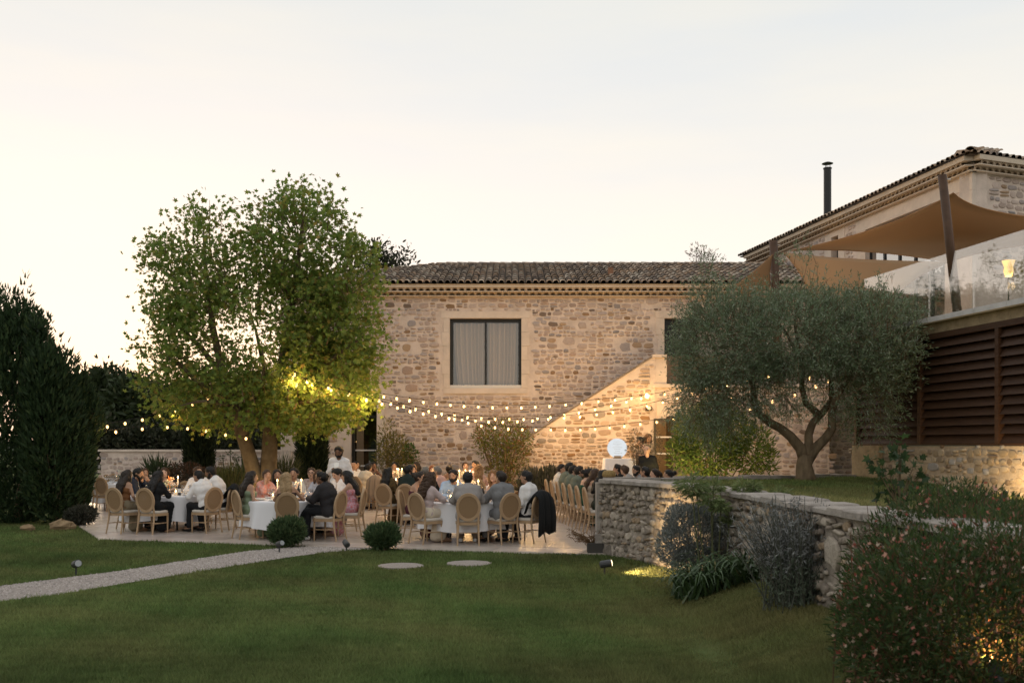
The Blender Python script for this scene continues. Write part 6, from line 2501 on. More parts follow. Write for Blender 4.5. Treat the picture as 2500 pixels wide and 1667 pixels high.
# long table on the right, seen end on over the retaining wall
LA, LB_ = Vector((1.98, 26.4)), Vector((2.72, 20.9))
UL = (LB_ - LA).normalized()
NL = Vector((-UL.y, UL.x))          # towards the right row
lt = thing('long_table', 'long dinner table under a white cloth, its guests in two rows behind the retaining wall', 'table', ((LA.x + LB_.x) / 2, (LA.y + LB_.y) / 2, 0), math.atan2(UL.y, UL.x))
LL = (LB_ - LA).length
mb = MB()
mb.box(-LL / 2 + .02, LL / 2 - .02, -.46, .46, TZ - .04, TZ - .012)
part('tabletop', mb.mesh('tabletop', mat('plywood', (.3, .22, .14), .7)), lt)
for sx in (-.45, -.15, .15, .45):
    for sy in (-.35, .35):
        mb = MB()
        mb.tube([(LL * sx, sy, 0), (LL * sx, sy, TZ - .041)], .02, 6)
        part('leg', mb.mesh('leg', M_DARKMETAL), lt)
mb = MB()
prof = [(-.50, .30), (-.485, .55), (-.48, TZ - .02), (-.465, TZ), (.465, TZ), (.48, TZ - .02), (.485, .55), (.50, .30)]
nn = 90
for i in range(nn + 1):
    u = -LL / 2 + LL * i / nn
    for k, (y_, z_) in enumerate(prof):
        w = .022 * math.sin(u * 16 + (0 if y_ < 0 else 2)) if k in (0, 7) else (.010 * math.sin(u * 16) if k in (1, 6) else 0)
        mb.v.append((u, y_ + w, z_))
        mb.c.append((1, 1, 1))
for i in range(nn):
    for k in range(7):
        mb.f.append((i * 8 + k, (i + 1) * 8 + k, (i + 1) * 8 + k + 1, i * 8 + k + 1))
        mb.m.append(0)
for i in (0, nn):
    mb.f.append(tuple(i * 8 + k for k in range(8)))
    mb.m.append(0)
c = obj('tablecloth', mb.mesh('tablecloth', M_CLOTH, True))
c.location, c.rotation_euler = lt.location, lt.rotation_euler
tag(c, 'white cloth over the long dinner table behind the retaining wall', 'tablecloth')
rl = np.random.default_rng(12)
for i in range(7):
    q = LA + UL * (LL * (i + .5) / 7)
    for s in (-1, 1):
        w = q + NL * (.30 * s)
        simple('plate', ME_PLATE, (w.x, w.y, TZ + .004), ORD[i] + ' white plate from the far end on the ' + ('right' if s > 0 else 'left') + ' of the long table', 'plate', 'plates on the long table')
        w = q + NL * (.13 * s) + UL * .2
        simple('wine_glass', ME_GLASS, (w.x, w.y, TZ + .004), ORD[i] + ' wine glass from the far end on the ' + ('right' if s > 0 else 'left') + ' of the long table', 'glass', 'wine glasses on the long table')
    if i in (1, 3, 5):
        lantern((q.x, q.y, TZ + .004), 'long table')['label'] = 'candle in a glass jar beside the ' + ['far', 'middle', 'near'][i // 2] + ' flowers on the long table'
        w = q + UL * .36
        bouquet((w.x, w.y, TZ + .004), ['white flowers near the far end of the long table', 'white flowers half way along the long table', 'white flowers near the close end of the long table'][i // 2], rl, [(.8, .74, .66), (.62, .66, .55)], [4, 1], .8)
# straw hat like basket on the near end
mb = MB()
mb.lathe([(.02, .0), (.10, .0), (.125, .04), (.11, .10), (.08, .125), (.02, .13)], 16)
o = obj('basket', mb.mesh('basket', mat('wicker', (.27, .18, .07), .8, var=.3, scale=40), True))
o.location = (gx(1487, 17.7), 17.72, RTOP + .08)
tag(o, 'round tan wicker basket resting on the end of the retaining wall', 'basket')

# tall table with the round white sign
sx_, sd_ = gx(1511, 29.6), 29.6
st_ = thing('high_table', 'tall narrow table under a white cloth holding the round sign', 'table', (sx_, sd_, .40))
mb = MB()
mb.box(-.44, .44, -.3, .3, 1.03, 1.06)
part('tabletop', mb.mesh('tabletop', mat('plywood', (.3, .22, .14), .7)), st_)
for a_ in (-.36, .36):
    for b_ in (-.22, .22):
        mb = MB()
        mb.tube([(a_, b_, 0), (a_, b_, 1.029)], .02, 6)
        part('leg', mb.mesh('leg', M_DARKMETAL), st_)
mb = MB()
nn = 64
per = []
for i in range(nn):
    t_ = i / nn * 4
    s_, f_ = int(t_), t_ - int(t_)
    cx_ = [(-.45, -.31), (.45, -.31), (.45, .31), (-.45, .31)]
    a_, b_ = cx_[s_], cx_[(s_ + 1) % 4]
    per.append((a_[0] + (b_[0] - a_[0]) * f_, a_[1] + (b_[1] - a_[1]) * f_))
for z_, sc_, wv in ((1.066, 1.0, 0), (1.04, 1.01, 0), (.6, 1.06, .015), (.04, 1.13, .03)):
    for i, (x_, y_) in enumerate(per):
        w = 1 + wv * math.sin(i * 1.7) / .4
        mb.v.append((x_ * sc_ * w, y_ * sc_ * w, z_))
        mb.c.append((1, 1, 1))
for j in range(3):
    for i in range(nn):
        mb.f.append((j * nn + i, (j + 1) * nn + i, (j + 1) * nn + (i + 1) % nn, j * nn + (i + 1) % nn))
mb.f.append(tuple(range(nn)))
mb.m = [0] * len(mb.f)
o = obj('tablecloth', mb.mesh('tablecloth', M_CLOTH, True))
o.location = (sx_, sd_, .40)
tag(o, 'white cloth falling to the ground from the tall table under the round sign', 'tablecloth')
sz0 = .40 + 1.067
cz_, R_ = at(0, 1093, 29.4).z, 24.5 * 29.4 / F_PX
sg_ = thing('round_sign', 'round white sign board with faint lines of writing, standing on the tall table', 'sign', (gx(1508, 29.4), 29.45, sz0))
mb = MB()
nn = 48
zc_ = cz_ - sz0
mb.add([(R_ * math.cos(2 * PI * k / nn), y_, zc_ + R_ * math.sin(2 * PI * k / nn)) for y_ in (-.012, .012) for k in range(nn)],
       [tuple(range(nn)), tuple(reversed(range(nn, 2 * nn)))] + [(k, nn + k, nn + (k + 1) % nn, (k + 1) % nn) for k in range(nn)])
part('board', mb.mesh('board', mat('white_board', (.93, .95, .98), .08, metallic=1.0)), sg_)
sg_.rotation_euler = (rad(-14), 0, 0)
rs = random.Random(4)
mb = MB()
for i, (z_, w_) in enumerate(((.19, .16), (.13, .24), (.075, .14), (.02, .26), (-.035, .18), (-.09, .12), (-.145, .20), (-.20, .13))):
    x_ = -w_ / 2
    while x_ < w_ / 2:
        l_ = rs.uniform(.012, .04)
        mb.box(x_, x_ + l_, -.0145, -.0125, zc_ + z_ * R_ / .29 - .004, zc_ + z_ * R_ / .29 + .004)
        x_ += l_ + .010
part('writing', mb.mesh('writing', mat('grey_print', (.45, .46, .47), .7)), sg_)
mb = MB()
mb.box(-.12, .12, -.07, .07, 0, .02)
mb.box(-.10, .10, -.03, -.013, .02, .07)
mb.box(-.10, .10, .013, .03, .02, .07)
part('stand', mb.mesh('stand', mat('plywood', (.3, .22, .14), .7)), sg_)

# security flood lamp on the stair wall
fp = at(1583, 998, SY - .02)
fl_ = thing('wall_floodlight', 'small dark security floodlight with a white globe on the stair wall', 'lamp', (fp.x, SY, fp.z))
mb = MB()
mb.box(-.10, .10, -.10, -.002, -.06, .075)
part('bracket', mb.mesh('bracket', mat('brown_metal', (.06, .035, .025), .5)), fl_)
mb = MB()
mb.ball((.01, -.14, .015), .062, 12, 8)
part('globe', mb.mesh('globe', mat('white_globe', (.8, .76, .68), .3), True), fl_)
mb = MB()
mb.ball((-.03, -.15, -.05), .032, 8, 6)
part('sensor', mb.mesh('sensor', M_DARKMETAL, True), fl_)

# parked car behind the end of the garden wall
cp_ = Vector((-15.15, 38.9, 0))
car = thing('parked_car', 'white parked car, only its tail light and bumper showing past the garden wall end', 'car', cp_)
mb = MB()
side = [(-.30, .32), (-.36, .55), (-.30, .92), (-.12, 1.02), (.10, 1.30), (.45, 1.46), (1.6, 1.44), (2.3, 1.02), (3.4, .90), (3.75, .70), (3.75, .32)]
k = len(side)
mb.add([(x_, y_, z_) for y_ in (-.85, .85) for x_, z_ in side], [tuple(reversed(range(k))), tuple(range(k, 2 * k))] + [(m, (m + 1) % k, k + (m + 1) % k, k + m) for m in range(k)])
part('body', mb.mesh('body', mat('white_paint', (.75, .75, .76), .25, spec=.5)), car)
mb = MB()
mb.add([(-.10, -.72, 1.03), (.11, -.66, 1.29), (.11, .66, 1.29), (-.10, .72, 1.03)], [(0, 1, 2, 3)])
mb.v = [(x_ - .02, y_, z_ + .02) for x_, y_, z_ in mb.v]
part('rear_window', mb.mesh('rear_window', M_DARKMETAL), car)
for sy in (-1, 1):
    mb = MB()
    mb.box(-.385, -.22, sy * .865 - .10, sy * .865 + .02, .60, .97)
    part('tail_light', mb.mesh('tail_light', mat('red_lens', (.55, .04, .025), .2)), car)
mb = MB()
mb.box(-.42, -.30, -.86, .86, .33, .52)
part('bumper', mb.mesh('bumper', mat('white_paint', (.75, .75, .76), .25)), car)
for x_ in (.55, 2.9):
    for sy in (-.80, .80):
        mb = MB()
        mb.tube([(x_, sy - .09, .31), (x_, sy + .09, .31)], .31, 18)
        part('wheel', mb.mesh('wheel', mat('tyre', (.02, .02, .02), .8)), car)

# ================================================================ festoon string lights
M_CABLE = mat('black_cable', (.02, .018, .015), .7)
M_BULB = mat('warm_bulb', (1, .8, .5), .4, emit=(1.0, .56, .21), estr=2.6)
mb = MB()
mb.lathe([(.010, -.03), (.020, -.046), (.031, -.072), (.028, -.096), (.014, -.113), (.001, -.117)], 9, cap=False)
ME_BULB = mb.mesh('bulb', M_BULB, True)
mb = MB()
mb.tube([(0, 0, .012), (0, 0, -.04)], .017, 7)
ME_SOCK = mb.mesh('socket', M_CABLE)


def festoon(label, pts, spacing=.5, first=.3, light=None):
    """pts: (px, py, d) that the cable passes through"""
    W = [at(*p) for p in pts]
    # smooth curve (Catmull-Rom) through the points
    C = []
    for i in range(len(W) - 1):
        p0, p1, p2, p3 = W[max(i - 1, 0)], W[i], W[i + 1], W[min(i + 2, len(W) - 1)]
        for s in range(12):
            t = s / 12
            C.append(.5 * ((2 * p1) + (p2 - p0) * t + (2 * p0 - 5 * p1 + 4 * p2 - p3) * t * t + (3 * p1 - p0 - 3 * p2 + p3) * t ** 3))
    C.append(W[-1])
    t = thing('string_light', label, 'string lights', W[0], 0, 'festoon string lights over the tables')
    mb = MB()
    mb.tube([p - W[0] for p in C], .008, 5)
    part('cable', mb.mesh('cable', M_CABLE), t)
    acc, nxt, k = 0.0, first, 0
    for a_, b_ in zip(C, C[1:]):
        L_ = (b_ - a_).length
        while acc + L_ >= nxt:
            p = a_.lerp(b_, (nxt - acc) / L_) - W[0]
            o = obj('bulb', ME_BULB, t)
            o.location = p
            o.rotation_euler = (random.Random(k).uniform(-.12, .12), random.Random(k + 50).uniform(-.12, .12), 0)
            s_ = obj('socket', ME_SOCK, o)
            if light and k % light[1] == 0:
                ld = bpy.data.lights.new('bulb_light', 'POINT')
                ld.energy = light[0]
                ld.color = (1, .59, .22)
                ld.shadow_soft_size = .06
                lo = bpy.data.objects.new('bulb_light', ld)
                COL.objects.link(lo)
                lo.parent = o
                lo.location = (0, 0, -.20)
            nxt += spacing
            k += 1
        acc += L_
    return t


festoon('string of bulbs running highest across the facade from the plane tree to the landing', [(700, 900, 24.2), (775, 925, 24.5), (870, 948, 25.5), (980, 968, 27), (1120, 984, 28.5), (1250, 989, 29.6), (1360, 984, 30.3), (1480, 972, 30.1), (1600, 960, 30.0), (1690, 940, 29.8)], .50, .2, (12, 2))
festoon('second string of bulbs, sagging below the highest one and climbing to the stair wall', [(690, 905, 24.0), (790, 940, 24.3), (900, 965, 25.2), (1020, 993, 26.8), (1160, 1014, 28.4), (1300, 1016, 29.6), (1410, 1002, 30.4), (1490, 985, 30.3), (1582, 962, 30.5)], .50, .25, (12, 2))
festoon('third string of bulbs, passing under the second to the floodlight and the olive tree', [(720, 915, 23.8), (850, 955, 24.2), (960, 986, 25.2), (1080, 1012, 26.8), (1220, 1024, 28.4), (1340, 1017, 29.3), (1440, 1008, 29.7), (1560, 990, 29.9), (1680, 958, 29.0), (1790, 920, 27.5)], .52, .3, (17, 3))
festoon('lowest string of bulbs in front of the stair wall ending at the open door', [(1090, 1010, 26.0), (1160, 1030, 26.8), (1240, 1040, 27.7), (1320, 1043, 28.5), (1440, 1042, 29.4), (1560, 1030, 30.1), (1690, 1012, 30.2)], .52, .3, (8, 4))
festoon('string of bulbs from the evergreens to the plane tree on the left, upper one', [(235, 1040, 24.5), (262, 1034, 24.6), (338, 1020, 24.9), (420, 998, 25.2), (520, 960, 25.4)], .42, .26, (5, 4))
festoon('string of bulbs from the evergreens to the plane tree on the left, lower one', [(236, 1052, 25.4), (340, 1041, 25.7), (402, 1036, 25.9), (470, 1040, 25.6), (530, 1049, 25.2), (592, 1064, 24.9), (625, 1052, 24.9)], .64, .46, (5, 4))
festoon('string of bulbs through the olive tree branches, nearer one', [(1730, 940, 22.4), (1745, 934, 22.3), (1823, 988, 22), (1875, 975, 22), (1926, 960, 22), (1982, 946, 21.8), (2018, 876, 21.6)], .51, .15, None)
festoon('string of bulbs behind the olive tree crown, farther one', [(1660, 950, 27.0), (1700, 935, 27), (1746, 934, 27), (1797, 929, 26.5), (1907, 908, 26), (2030, 925, 25), (2085, 930, 24)], .56, .3, (16, 2))

# warm wall lamp by the corner of the stair wall, behind the bulbs
wl = at(1588, 966, SY)
wl_ = thing('wall_lamp', 'small warm wall lamp glowing at the top corner of the stair wall', 'lamp', (wl.x - .12, SY, wl.z))
mb = MB()
mb.box(-.05, .05, -.05, -.002, -.08, .08)
part('back_plate', mb.mesh('back_plate', M_SILL), wl_)
mb = MB()
mb.ball((0, -.10, 0), .06, 10, 8)
part('glow_globe', mb.mesh('glow_globe', mat('lamp_globe', (1, .8, .5), .4, emit=(1, .62, .24), estr=18.0), True), wl_)
ld = bpy.data.lights.new('wall_lamp_light', 'POINT')
ld.energy = 8
ld.color = (1, .60, .22)
ld.shadow_soft_size = .07
lo = bpy.data.objects.new('wall_lamp_light', ld)
COL.objects.link(lo)
lo.parent = wl_
lo.location = (-.15, -.55, -.10)

# ================================================================ people
SKIN = {'light': (.50, .31, .225), 'tan': (.40, .235, .155), 'olive': (.33, .19, .12), 'brown': (.19, .10, .062), 'dark': (.10, .055, .036), 'pale': (.56, .37, .285)}
HAIR = {'black': (.010, .008, .007), 'dark': (.022, .014, .009), 'brown': (.055, .028, .014), 'red': (.17, .055, .02), 'blonde': (.30, .20, .10), 'honey': (.22, .12, .05), 'grey': (.17, .15, .13)}
CLOTH = {'white': (.72, .70, .69), 'cream': (.62, .54, .43), 'navy': (.016, .022, .038), 'black': (.012, .013, .014), 'charcoal': (.030, .028, .030), 'grey': (.19, .19, .195), 'lightgrey': (.30, .28, .27),
         'beige': (.34, .28, .22), 'sage': (.135, .15, .115), 'sagesatin': (.19, .24, .155), 'rust': (.19, .085, .035), 'green': (.02, .075, .045), 'lightblue': (.36, .47, .62), 'blue': (.05, .085, .16), 'greyblue': (.30, .33, .40),
         'pink': (.55, .33, .27), 'lilac': (.46, .37, .36), 'maroon': (.085, .025, .035), 'darkbrown': (.045, .028, .025), 'red': (.5, .09, .07), 'peach': (.52, .30, .21), 'darkgreen': (.02, .03, .026), 'taupe': (.24, .19, .15), 'offwhite': (.60, .55, .49),
         'bottlegreen': (.05, .06, .045), 'trousers': (.018, .019, .022), 'khaki': (.22, .18, .12)}
PRINT = {'floral_pink': ((.56, .38, .34), (.60, .16, .09)), 'floral_red': ((.50, .10, .09), (.55, .42, .50)), 'brown_print': ((.13, .075, .020), (.045, .035, .018)), 'sparkle': ((.42, .22, .17), (.66, .46, .38)), 'floral_white': ((.55, .50, .46), (.30, .20, .18)),
         'stripe': ((.50, .40, .31), (.30, .22, .17))}


def cloth_mat(n):
    if n in PRINT:
        a, b = PRINT[n]
        return mat('fabric_' + n, a, .85, scale=24 if n != 'sparkle' else 70, col2=b, coord='Object')
    return mat('fabric_' + n, CLOTH[n], .88 if n != 'sagesatin' else .45, var=.05, scale=20, spec=.2)


def skin_mat(n):
    m = mat('skin_' + n, SKIN[n], .55, var=.04, scale=12, spec=.3)
    return m


M_EYE = mat('eye_dark', (.02, .014, .012), .3)
M_SHOE = {}


def rot_head(yaw, pitch):
    return np.array(Matrix.Rotation(rad(yaw), 3, 'Z') @ Matrix.Rotation(rad(pitch), 3, 'X'))


def finger_mesh(V, F, wrist, fwd, up, side, s, curl):
    """palm is in the body skin; four fingers of different length and a thumb from the palm side"""
    def tube(pts, r):
        b = len(V)
        for i, p in enumerate(pts):
            t = pts[min(i + 1, len(pts) - 1)] - pts[max(i - 1, 0)]
            t = t / (np.linalg.norm(t) + 1e-9)
            u = np.cross(t, [.3, .2, 1.0])
            u /= np.linalg.norm(u) + 1e-9
            w = np.cross(t, u)
            rr = r * (1 - .25 * i / (len(pts) - 1))
            for k in range(5):
                a = 2 * PI * k / 5
                V.append(p + rr * (u * math.cos(a) + w * math.sin(a)))
        for i in range(len(pts) - 1):
            for k in range(5):
                F.append((b + i * 5 + k, b + i * 5 + (k + 1) % 5, b + (i + 1) * 5 + (k + 1) % 5, b + (i + 1) * 5 + k))
        e = b + (len(pts) - 1) * 5
        F.append((e, e + 1, e + 2, e + 2))
        F.append((e, e + 2, e + 3, e + 4))
    palm_end = wrist + fwd * .085
    for j, (o, L) in enumerate(((-.028, .064), (-.010, .076), (.009, .080), (.027, .072))):
        p0 = wrist + fwd * .055 + side * (o * s * -1)
        p1 = palm_end + side * (o * s * -1.1)
        c1, c2 = curl * .6, curl * 1.3
        p2 = p1 + (fwd * math.cos(c1) - up * math.sin(c1)) * L * .5
        p3 = p2 + (fwd * math.cos(c2) - up * math.sin(c2)) * L * .5
        tube([p0, p1, p2, p3], .0095)
    t0 = wrist + fwd * .03 + side * (s * .022)
    t1 = t0 + (fwd * .7 + side * s * .7) * .035
    t2 = t1 + (fwd * .9 + side * s * .2 - up * .3) * .032
    tube([t0, t1, t2], .011)


PID = [0]
NET_T = [0.0]


def person(label, x, y, rz, pose='sit', sex='m', skin='light', hair='short', hcol='dark', top='shirt', tcol='white', bottom='trousers', bcol='trousers', arms='table', yaw=0, pitch=0,
           lean=8, slean=0, beard=False, shoe='black', h=.016, z0=0.0, scale=1.0, collar=None, cross=False, glasses=False, under=None):
    """one body skin with the clothes, hair and shoes as its parts. rz: 0 looks along +Y"""
    PID[0] += 1
    sd = PID[0]
    r = np.random.default_rng(900 + sd)
    f = sex == 'f'
    yaw, pitch, slean = yaw + r.uniform(-10, 10), pitch + r.uniform(-6, 3), slean + r.uniform(-4, 4)
    ln, sl = rad(lean + r.uniform(-3, 3)), rad(slean)
    pel = np.array([0, -.02, .575 if pose == 'sit' else .95])
    ax = np.array([math.sin(sl), math.sin(ln) * math.cos(sl), math.cos(ln) * math.cos(sl)])
    fw = np.array([0, math.cos(ln), -math.sin(ln)])
    rt = np.cross(fw, ax)
    T = lambda s, hh, q=0.0: pel + ax * hh + rt * s + fw * q
    sw = .135 if f else .165
    shz = .435 if f else .455
    sh = {1: T(sw, shz, 0), -1: T(-sw, shz, 0)}
    nb = T(0, .50 if not f else .48, 0.0)
    hc = T(0, .665 if not f else .64, .03) + np.array([0, .01, 0])
    HR = rot_head(yaw, pitch + 4)
    Hd = lambda p: hc + HR @ np.array(p, float)
    # --- arms: elbow and wrist (right = +1)
    AP = {'table': ((.25, .20, .815), (.11, .42, .805)), 'wide': ((.29, .18, .82), (.17, .44, .805)), 'lap': ((.235, .02, .80), (.09, .27, .70)), 'face': ((.20, .36, .825), (.05, .17, 1.10)),
          'clasp': ((.20, .36, .83), (.02, .24, 1.06)), 'reach': ((.24, .28, .86), (.12, .56, .86)), 'down': ((.22, -.03, .80), (.20, .03, .56)), 'chin': ((.17, .38, .83), (.05, .20, 1.08)), 'glass': ((.24, .20, .84), (.10, .38, .98))}
    if pose == 'stand':
        AP = {'down': ((.235, -.04, 1.14), (.235, .05, .90)), 'fold': ((.25, -.02, 1.17), (.03, .23, 1.16)), 'write': ((.245, -.02, 1.17), (.05, .27, 1.25)), 'hold': ((.235, .0, 1.15), (.12, .28, 1.13))}
    aa = arms if isinstance(arms, tuple) else (arms, arms)      # (right, left)
    arm = {}
    for s, nme in ((1, aa[0]), (-1, aa[1])):
        e, w = AP[nme]
        dx = 0
        e = np.array([e[0] * s * (.93 if f else 1), e[1], e[2]]) + r.normal(0, .012, 3)
        w = np.array([w[0] * s, w[1], w[2]]) + r.normal(0, .012, 3)
        # follow the lean a little so that the limbs keep their length
        S = sh[s]
        ua = .285 if f else .305
        d = e - S
        e = S + d / np.linalg.norm(d) * min(max(np.linalg.norm(d), ua * .9), ua * 1.06)
        d = w - e
        w = e + d / np.linalg.norm(d) * (.235 if f else .255)
        arm[s] = (S, e, w)
    # --- legs
    leg = {}
    for s in (1, -1):
        if pose == 'sit':
            kx = (.08 if f else .125) * s
            hip = pel + np.array([.085 * s, .02, -.02])
            knee = np.array([kx, .43 + r.uniform(-.02, .02), .555])
            ank = np.array([kx * 1.1, .40 + r.uniform(-.10, .08), .085])
            if cross and s == 1:
                knee = np.array([-.02, .44, .63])
                ank = np.array([-.16, .66, .34])
            toe = ank + np.array([.02 * s, .15, -.045])
        else:
            hip = pel + np.array([.085 * s, 0, -.03])
            knee = np.array([.095 * s, .03, .50])
            ank = np.array([.10 * s, -.02 + .06 * s, .085])
            toe = ank + np.array([.03 * s, .15, -.045])
        leg[s] = (hip, knee, ank, toe)

    def torso(q, infl=0.0, low=True):
        if low:
            q.cap(pel + rt * -.075, pel + rt * .075, .122 if f else .118, infl=infl)
        a_, b_ = (.046, .098) if f else (.066, .112)
        q.cap(T(-a_, .17, -.005), T(a_, .17, -.005), b_, infl=infl)
        a_, b_ = (.065, .105) if f else (.088, .122)
        q.cap(T(-a_, .33, -.005), T(a_, .33, -.005), b_, infl=infl)
        if f:
            for s in (1, -1):
                q.cap(T(.068 * s, .315, .072), T(.068 * s, .315, .072), .058, infl=infl)
        q.cap(sh[-1] * .88 + sh[1] * .12, sh[1] * .88 + sh[-1] * .12, .052 if f else .066, infl=infl)
        q.cap(T(-.07, .43, -.02), T(.07, .43, -.02), .075 if f else .09, infl=infl)
        q.cap(T(-.10, .46, -.01), nb + ax * .02, .035, .045, infl=infl * .8)
        q.cap(T(.10, .46, -.01), nb + ax * .02, .035, .045, infl=infl * .8)

    def sleeves(q, infl, to):
        for s in (1, -1):
            S, e, w = arm[s]
            k = .85 if f else 1.0
            if to == 'short':
                q.cap(S, S + (e - S) * .55, .054 * k, .047 * k, infl=infl)
            elif to == 'long':
                q.cap(S, e, .054 * k, .041 * k, infl=infl)
                q.cap(e, e + (w - e) * .95, .042 * k, .030 * k, infl=infl)
            elif to == 'rolled':
                q.cap(S, e, .054 * k, .041 * k, infl=infl)
                q.cap(e, e + (w - e) * .45, .042 * k, .036 * k, infl=infl)

    # ---------------- body
    B = Sdf(.030)
    torso(B)
    for s in (1, -1):
        S, e, w = arm[s]
        k = .84 if f else 1.0
        B.cap(S, e, .050 * k, .037 * k)
        B.cap(e, w, .038 * k, .025 * k)
        d = (w - e) / np.linalg.norm(w - e)
        B.cap(w, w + d * .075, .027, .030, k=.015)
        hip, kn, an, toe = leg[s]
        B.cap(hip, kn, .088 if not f else .09, .056)
        B.cap(kn, kn + (an - kn) * .3, .055, .056)
        B.cap(kn + (an - kn) * .3, an, .055, .037)
        B.cap(an, toe, .038, .03)
    B.cap(nb - ax * .03, Hd((0, -.015, -.05)), .055 if not f else .047, .05 if not f else .044)
    hs = 1.0 if not f else .95
    B.cap(Hd((0, -.028, .022)), Hd((0, .018, .030)), .088 * hs, .083 * hs, k=.02)
    B.cap(Hd((0, .045, -.005)), Hd((0, .052, -.082 * hs)), .064 * hs, .038, k=.025)
    B.cap(Hd((-.03, .028, -.055)), Hd((.03, .028, -.055)), .042 * hs, k=.02)
    B.cap(Hd((0, .100 * hs, .012)), Hd((0, .121 * hs, -.026)), .010, .0145, k=.014)
    for s in (1, -1):
        B.cap(Hd((.085 * s * hs, -.005, .01)), Hd((.088 * s * hs, -.008, -.022)), .013, .010, k=.01)
    V, Q = B.mesh(h)
    Vl, Fl = [], []
    for s in (1, -1):
        S, e, w = arm[s]
        d = (w - e) / np.linalg.norm(w - e)
        inward = np.array([-s, 0, 0.0])
        side = inward - d * (inward @ d)
        side /= np.linalg.norm(side) + 1e-9
        up = np.cross(d, side)
        if up[2] < 0:
            up = -up
        finger_mesh(Vl, Fl, w, d, up, side, 1, r.uniform(.35, .8))
    n0 = len(V)
    V = np.concatenate([V, np.array(Vl)])
    quads = [Q, np.array(Fl) + n0]
    fm = [0] * (len(Q) + len(Fl))
    # eyes, brows and mouth: small solids set in the face
    eb = MB()
    for s in (1, -1):
        eb.ball((.034 * s * hs, .096 * hs, .010), 1, 6, 4, (.013, .008, .007))
        eb.box(.034 * s * hs - .016, .034 * s * hs + .016, .088 * hs, .104 * hs, .031, .038)
    eb.box(-.022, .022, .083 * hs, .0985 * hs, -.056, -.048)
    ev = np.array([Hd(v) for v in eb.v])
    n1 = len(V)
    V = np.concatenate([V, ev])
    quads.append(np.array(eb.f) + n1)
    fm += [1] * len(eb.f)
    me = np_mesh('person', V, [np.concatenate(quads)], [skin_mat(skin), M_EYE], True, fmat=fm)
    o = obj('person', me)
    o.location = (x, y, z0)
    o.rotation_euler = (0, 0, rz)
    o.scale = (scale,) * 3
    tag(o, label, 'person')

    def add(name, q, m, noise=0.0, nf=25, hh=None):
        V, Q = q.mesh(hh or h, noise, nf, sd)
        return obj(name, np_mesh(name, V, [Q], m, True), o)

    # ---------------- clothes
    infl = .016
    tm = cloth_mat(tcol)
    wn = .0065
    if top in ('shirt', 'rolled', 'jacket', 'knit'):
        q = Sdf(.03)
        fi = infl + (.014 if top == 'jacket' else 0)
        torso(q, fi)
        sleeves(q, fi, 'rolled' if top == 'rolled' else 'long')
        if top == 'jacket':
            if pose == 'sit':
                q.cap(pel + rt * -.09 + fw * -.03 - ax * .04, pel + rt * .09 + fw * -.03 - ax * .04, .13, infl=.02)
            else:
                q.cap(pel + rt * -.08 - ax * .10, pel + rt * .08 - ax * .10, .125, infl=.02)
        q.cut_cap(nb + fw * .035 + ax * .055, nb + fw * .13 + ax * .02, .052)
        if top == 'jacket':
            q.cut_cap(nb + fw * .10 + ax * .02, T(0, .26, .19), .042)
        else:
            q.cap(nb - fw * .035 + ax * .015, nb - fw * .02 + ax * .03, .050, infl=.012)
        add('jacket' if top == 'jacket' else 'shirt', q, tm, wn, 22)
        if top == 'jacket':
            q = Sdf(.02)
            torso(q, .007, False)
            q.cap(nb - ax * .02, nb + ax * .035, .052, infl=.010)
            q.cut_plane(T(0, .2, 0), -ax)
            q.cut_cap(nb + fw * .06 + ax * .08, nb + fw * .12 + ax * .05, .04)
            add('shirt', q, cloth_mat(under or 'white'))
    elif top in ('dress', 'strapless', 'tank'):
        q = Sdf(.03)
        torso(q, .012)
        cutz = {'dress': .47, 'tank': .42, 'strapless': .37}[top]
        q.cut_plane(T(0, cutz, 0), ax)
        if top == 'dress':
            q.cut_cap(T(0, .49, .02), T(0, .40, .17), .06)
        add('dress_top' if bottom == 'skirt' else 'top', q, tm, wn, 22)
        if top == 'tank':
            mb = MB()
            for s in (1, -1):
                p = [T(.07 * s, .40, .105), T(.075 * s, .475, .06), T(.078 * s, .50, .0), T(.07 * s, .46, -.085), T(.06 * s, .40, -.105)]
                mb.tube([tuple(v) for v in p], .011, 6)
            obj('strap', mb.mesh('strap', tm, True), o)
    elif top in ('tee', 'blouse'):
        q = Sdf(.03)
        torso(q, .014)
        sleeves(q, .012 if top == 'tee' else .02, 'short' if top == 'tee' else 'rolled')
        q.cut_cap(nb + fw * .04 + ax * .06, nb + fw * .12 + ax * .02, .06)
        add('blouse' if f else 'shirt', q, tm, wn, 22)
    bm_ = cloth_mat(bcol)
    if bottom == 'trousers':
        q = Sdf(.03)
        q.cap(pel + rt * -.075 - ax * .01, pel + rt * .075 - ax * .01, .122, infl=.010)
        for s in (1, -1):
            hip, kn, an, toe = leg[s]
            q.cap(hip, kn, .092, .064, infl=.010)
            q.cap(kn, an + (kn - an) * .07, .063, .050, infl=.010)
        q.cut_plane(pel + np.array([0, 0, .13]), (0, 0, 1))
        add('trousers', q, bm_, wn, 22)
    else:
        q = Sdf(.05)
        q.cap(pel + rt * -.075, pel + rt * .075, .125, infl=.012)
        hR, kR, aR, _ = leg[1]
        hL, kL, aL, _ = leg[-1]
        for s in (1, -1):
            hip, kn, an, toe = leg[s]
            q.cap(hip, kn, .095, .075, infl=.014)
            if bottom == 'skirt':
                q.cap(kn, an + np.array([0, -.03, .05]), .075, .085, infl=.012)
        q.cap((hR + hL) / 2, (kR + kL) / 2, .09, .07, infl=.012)
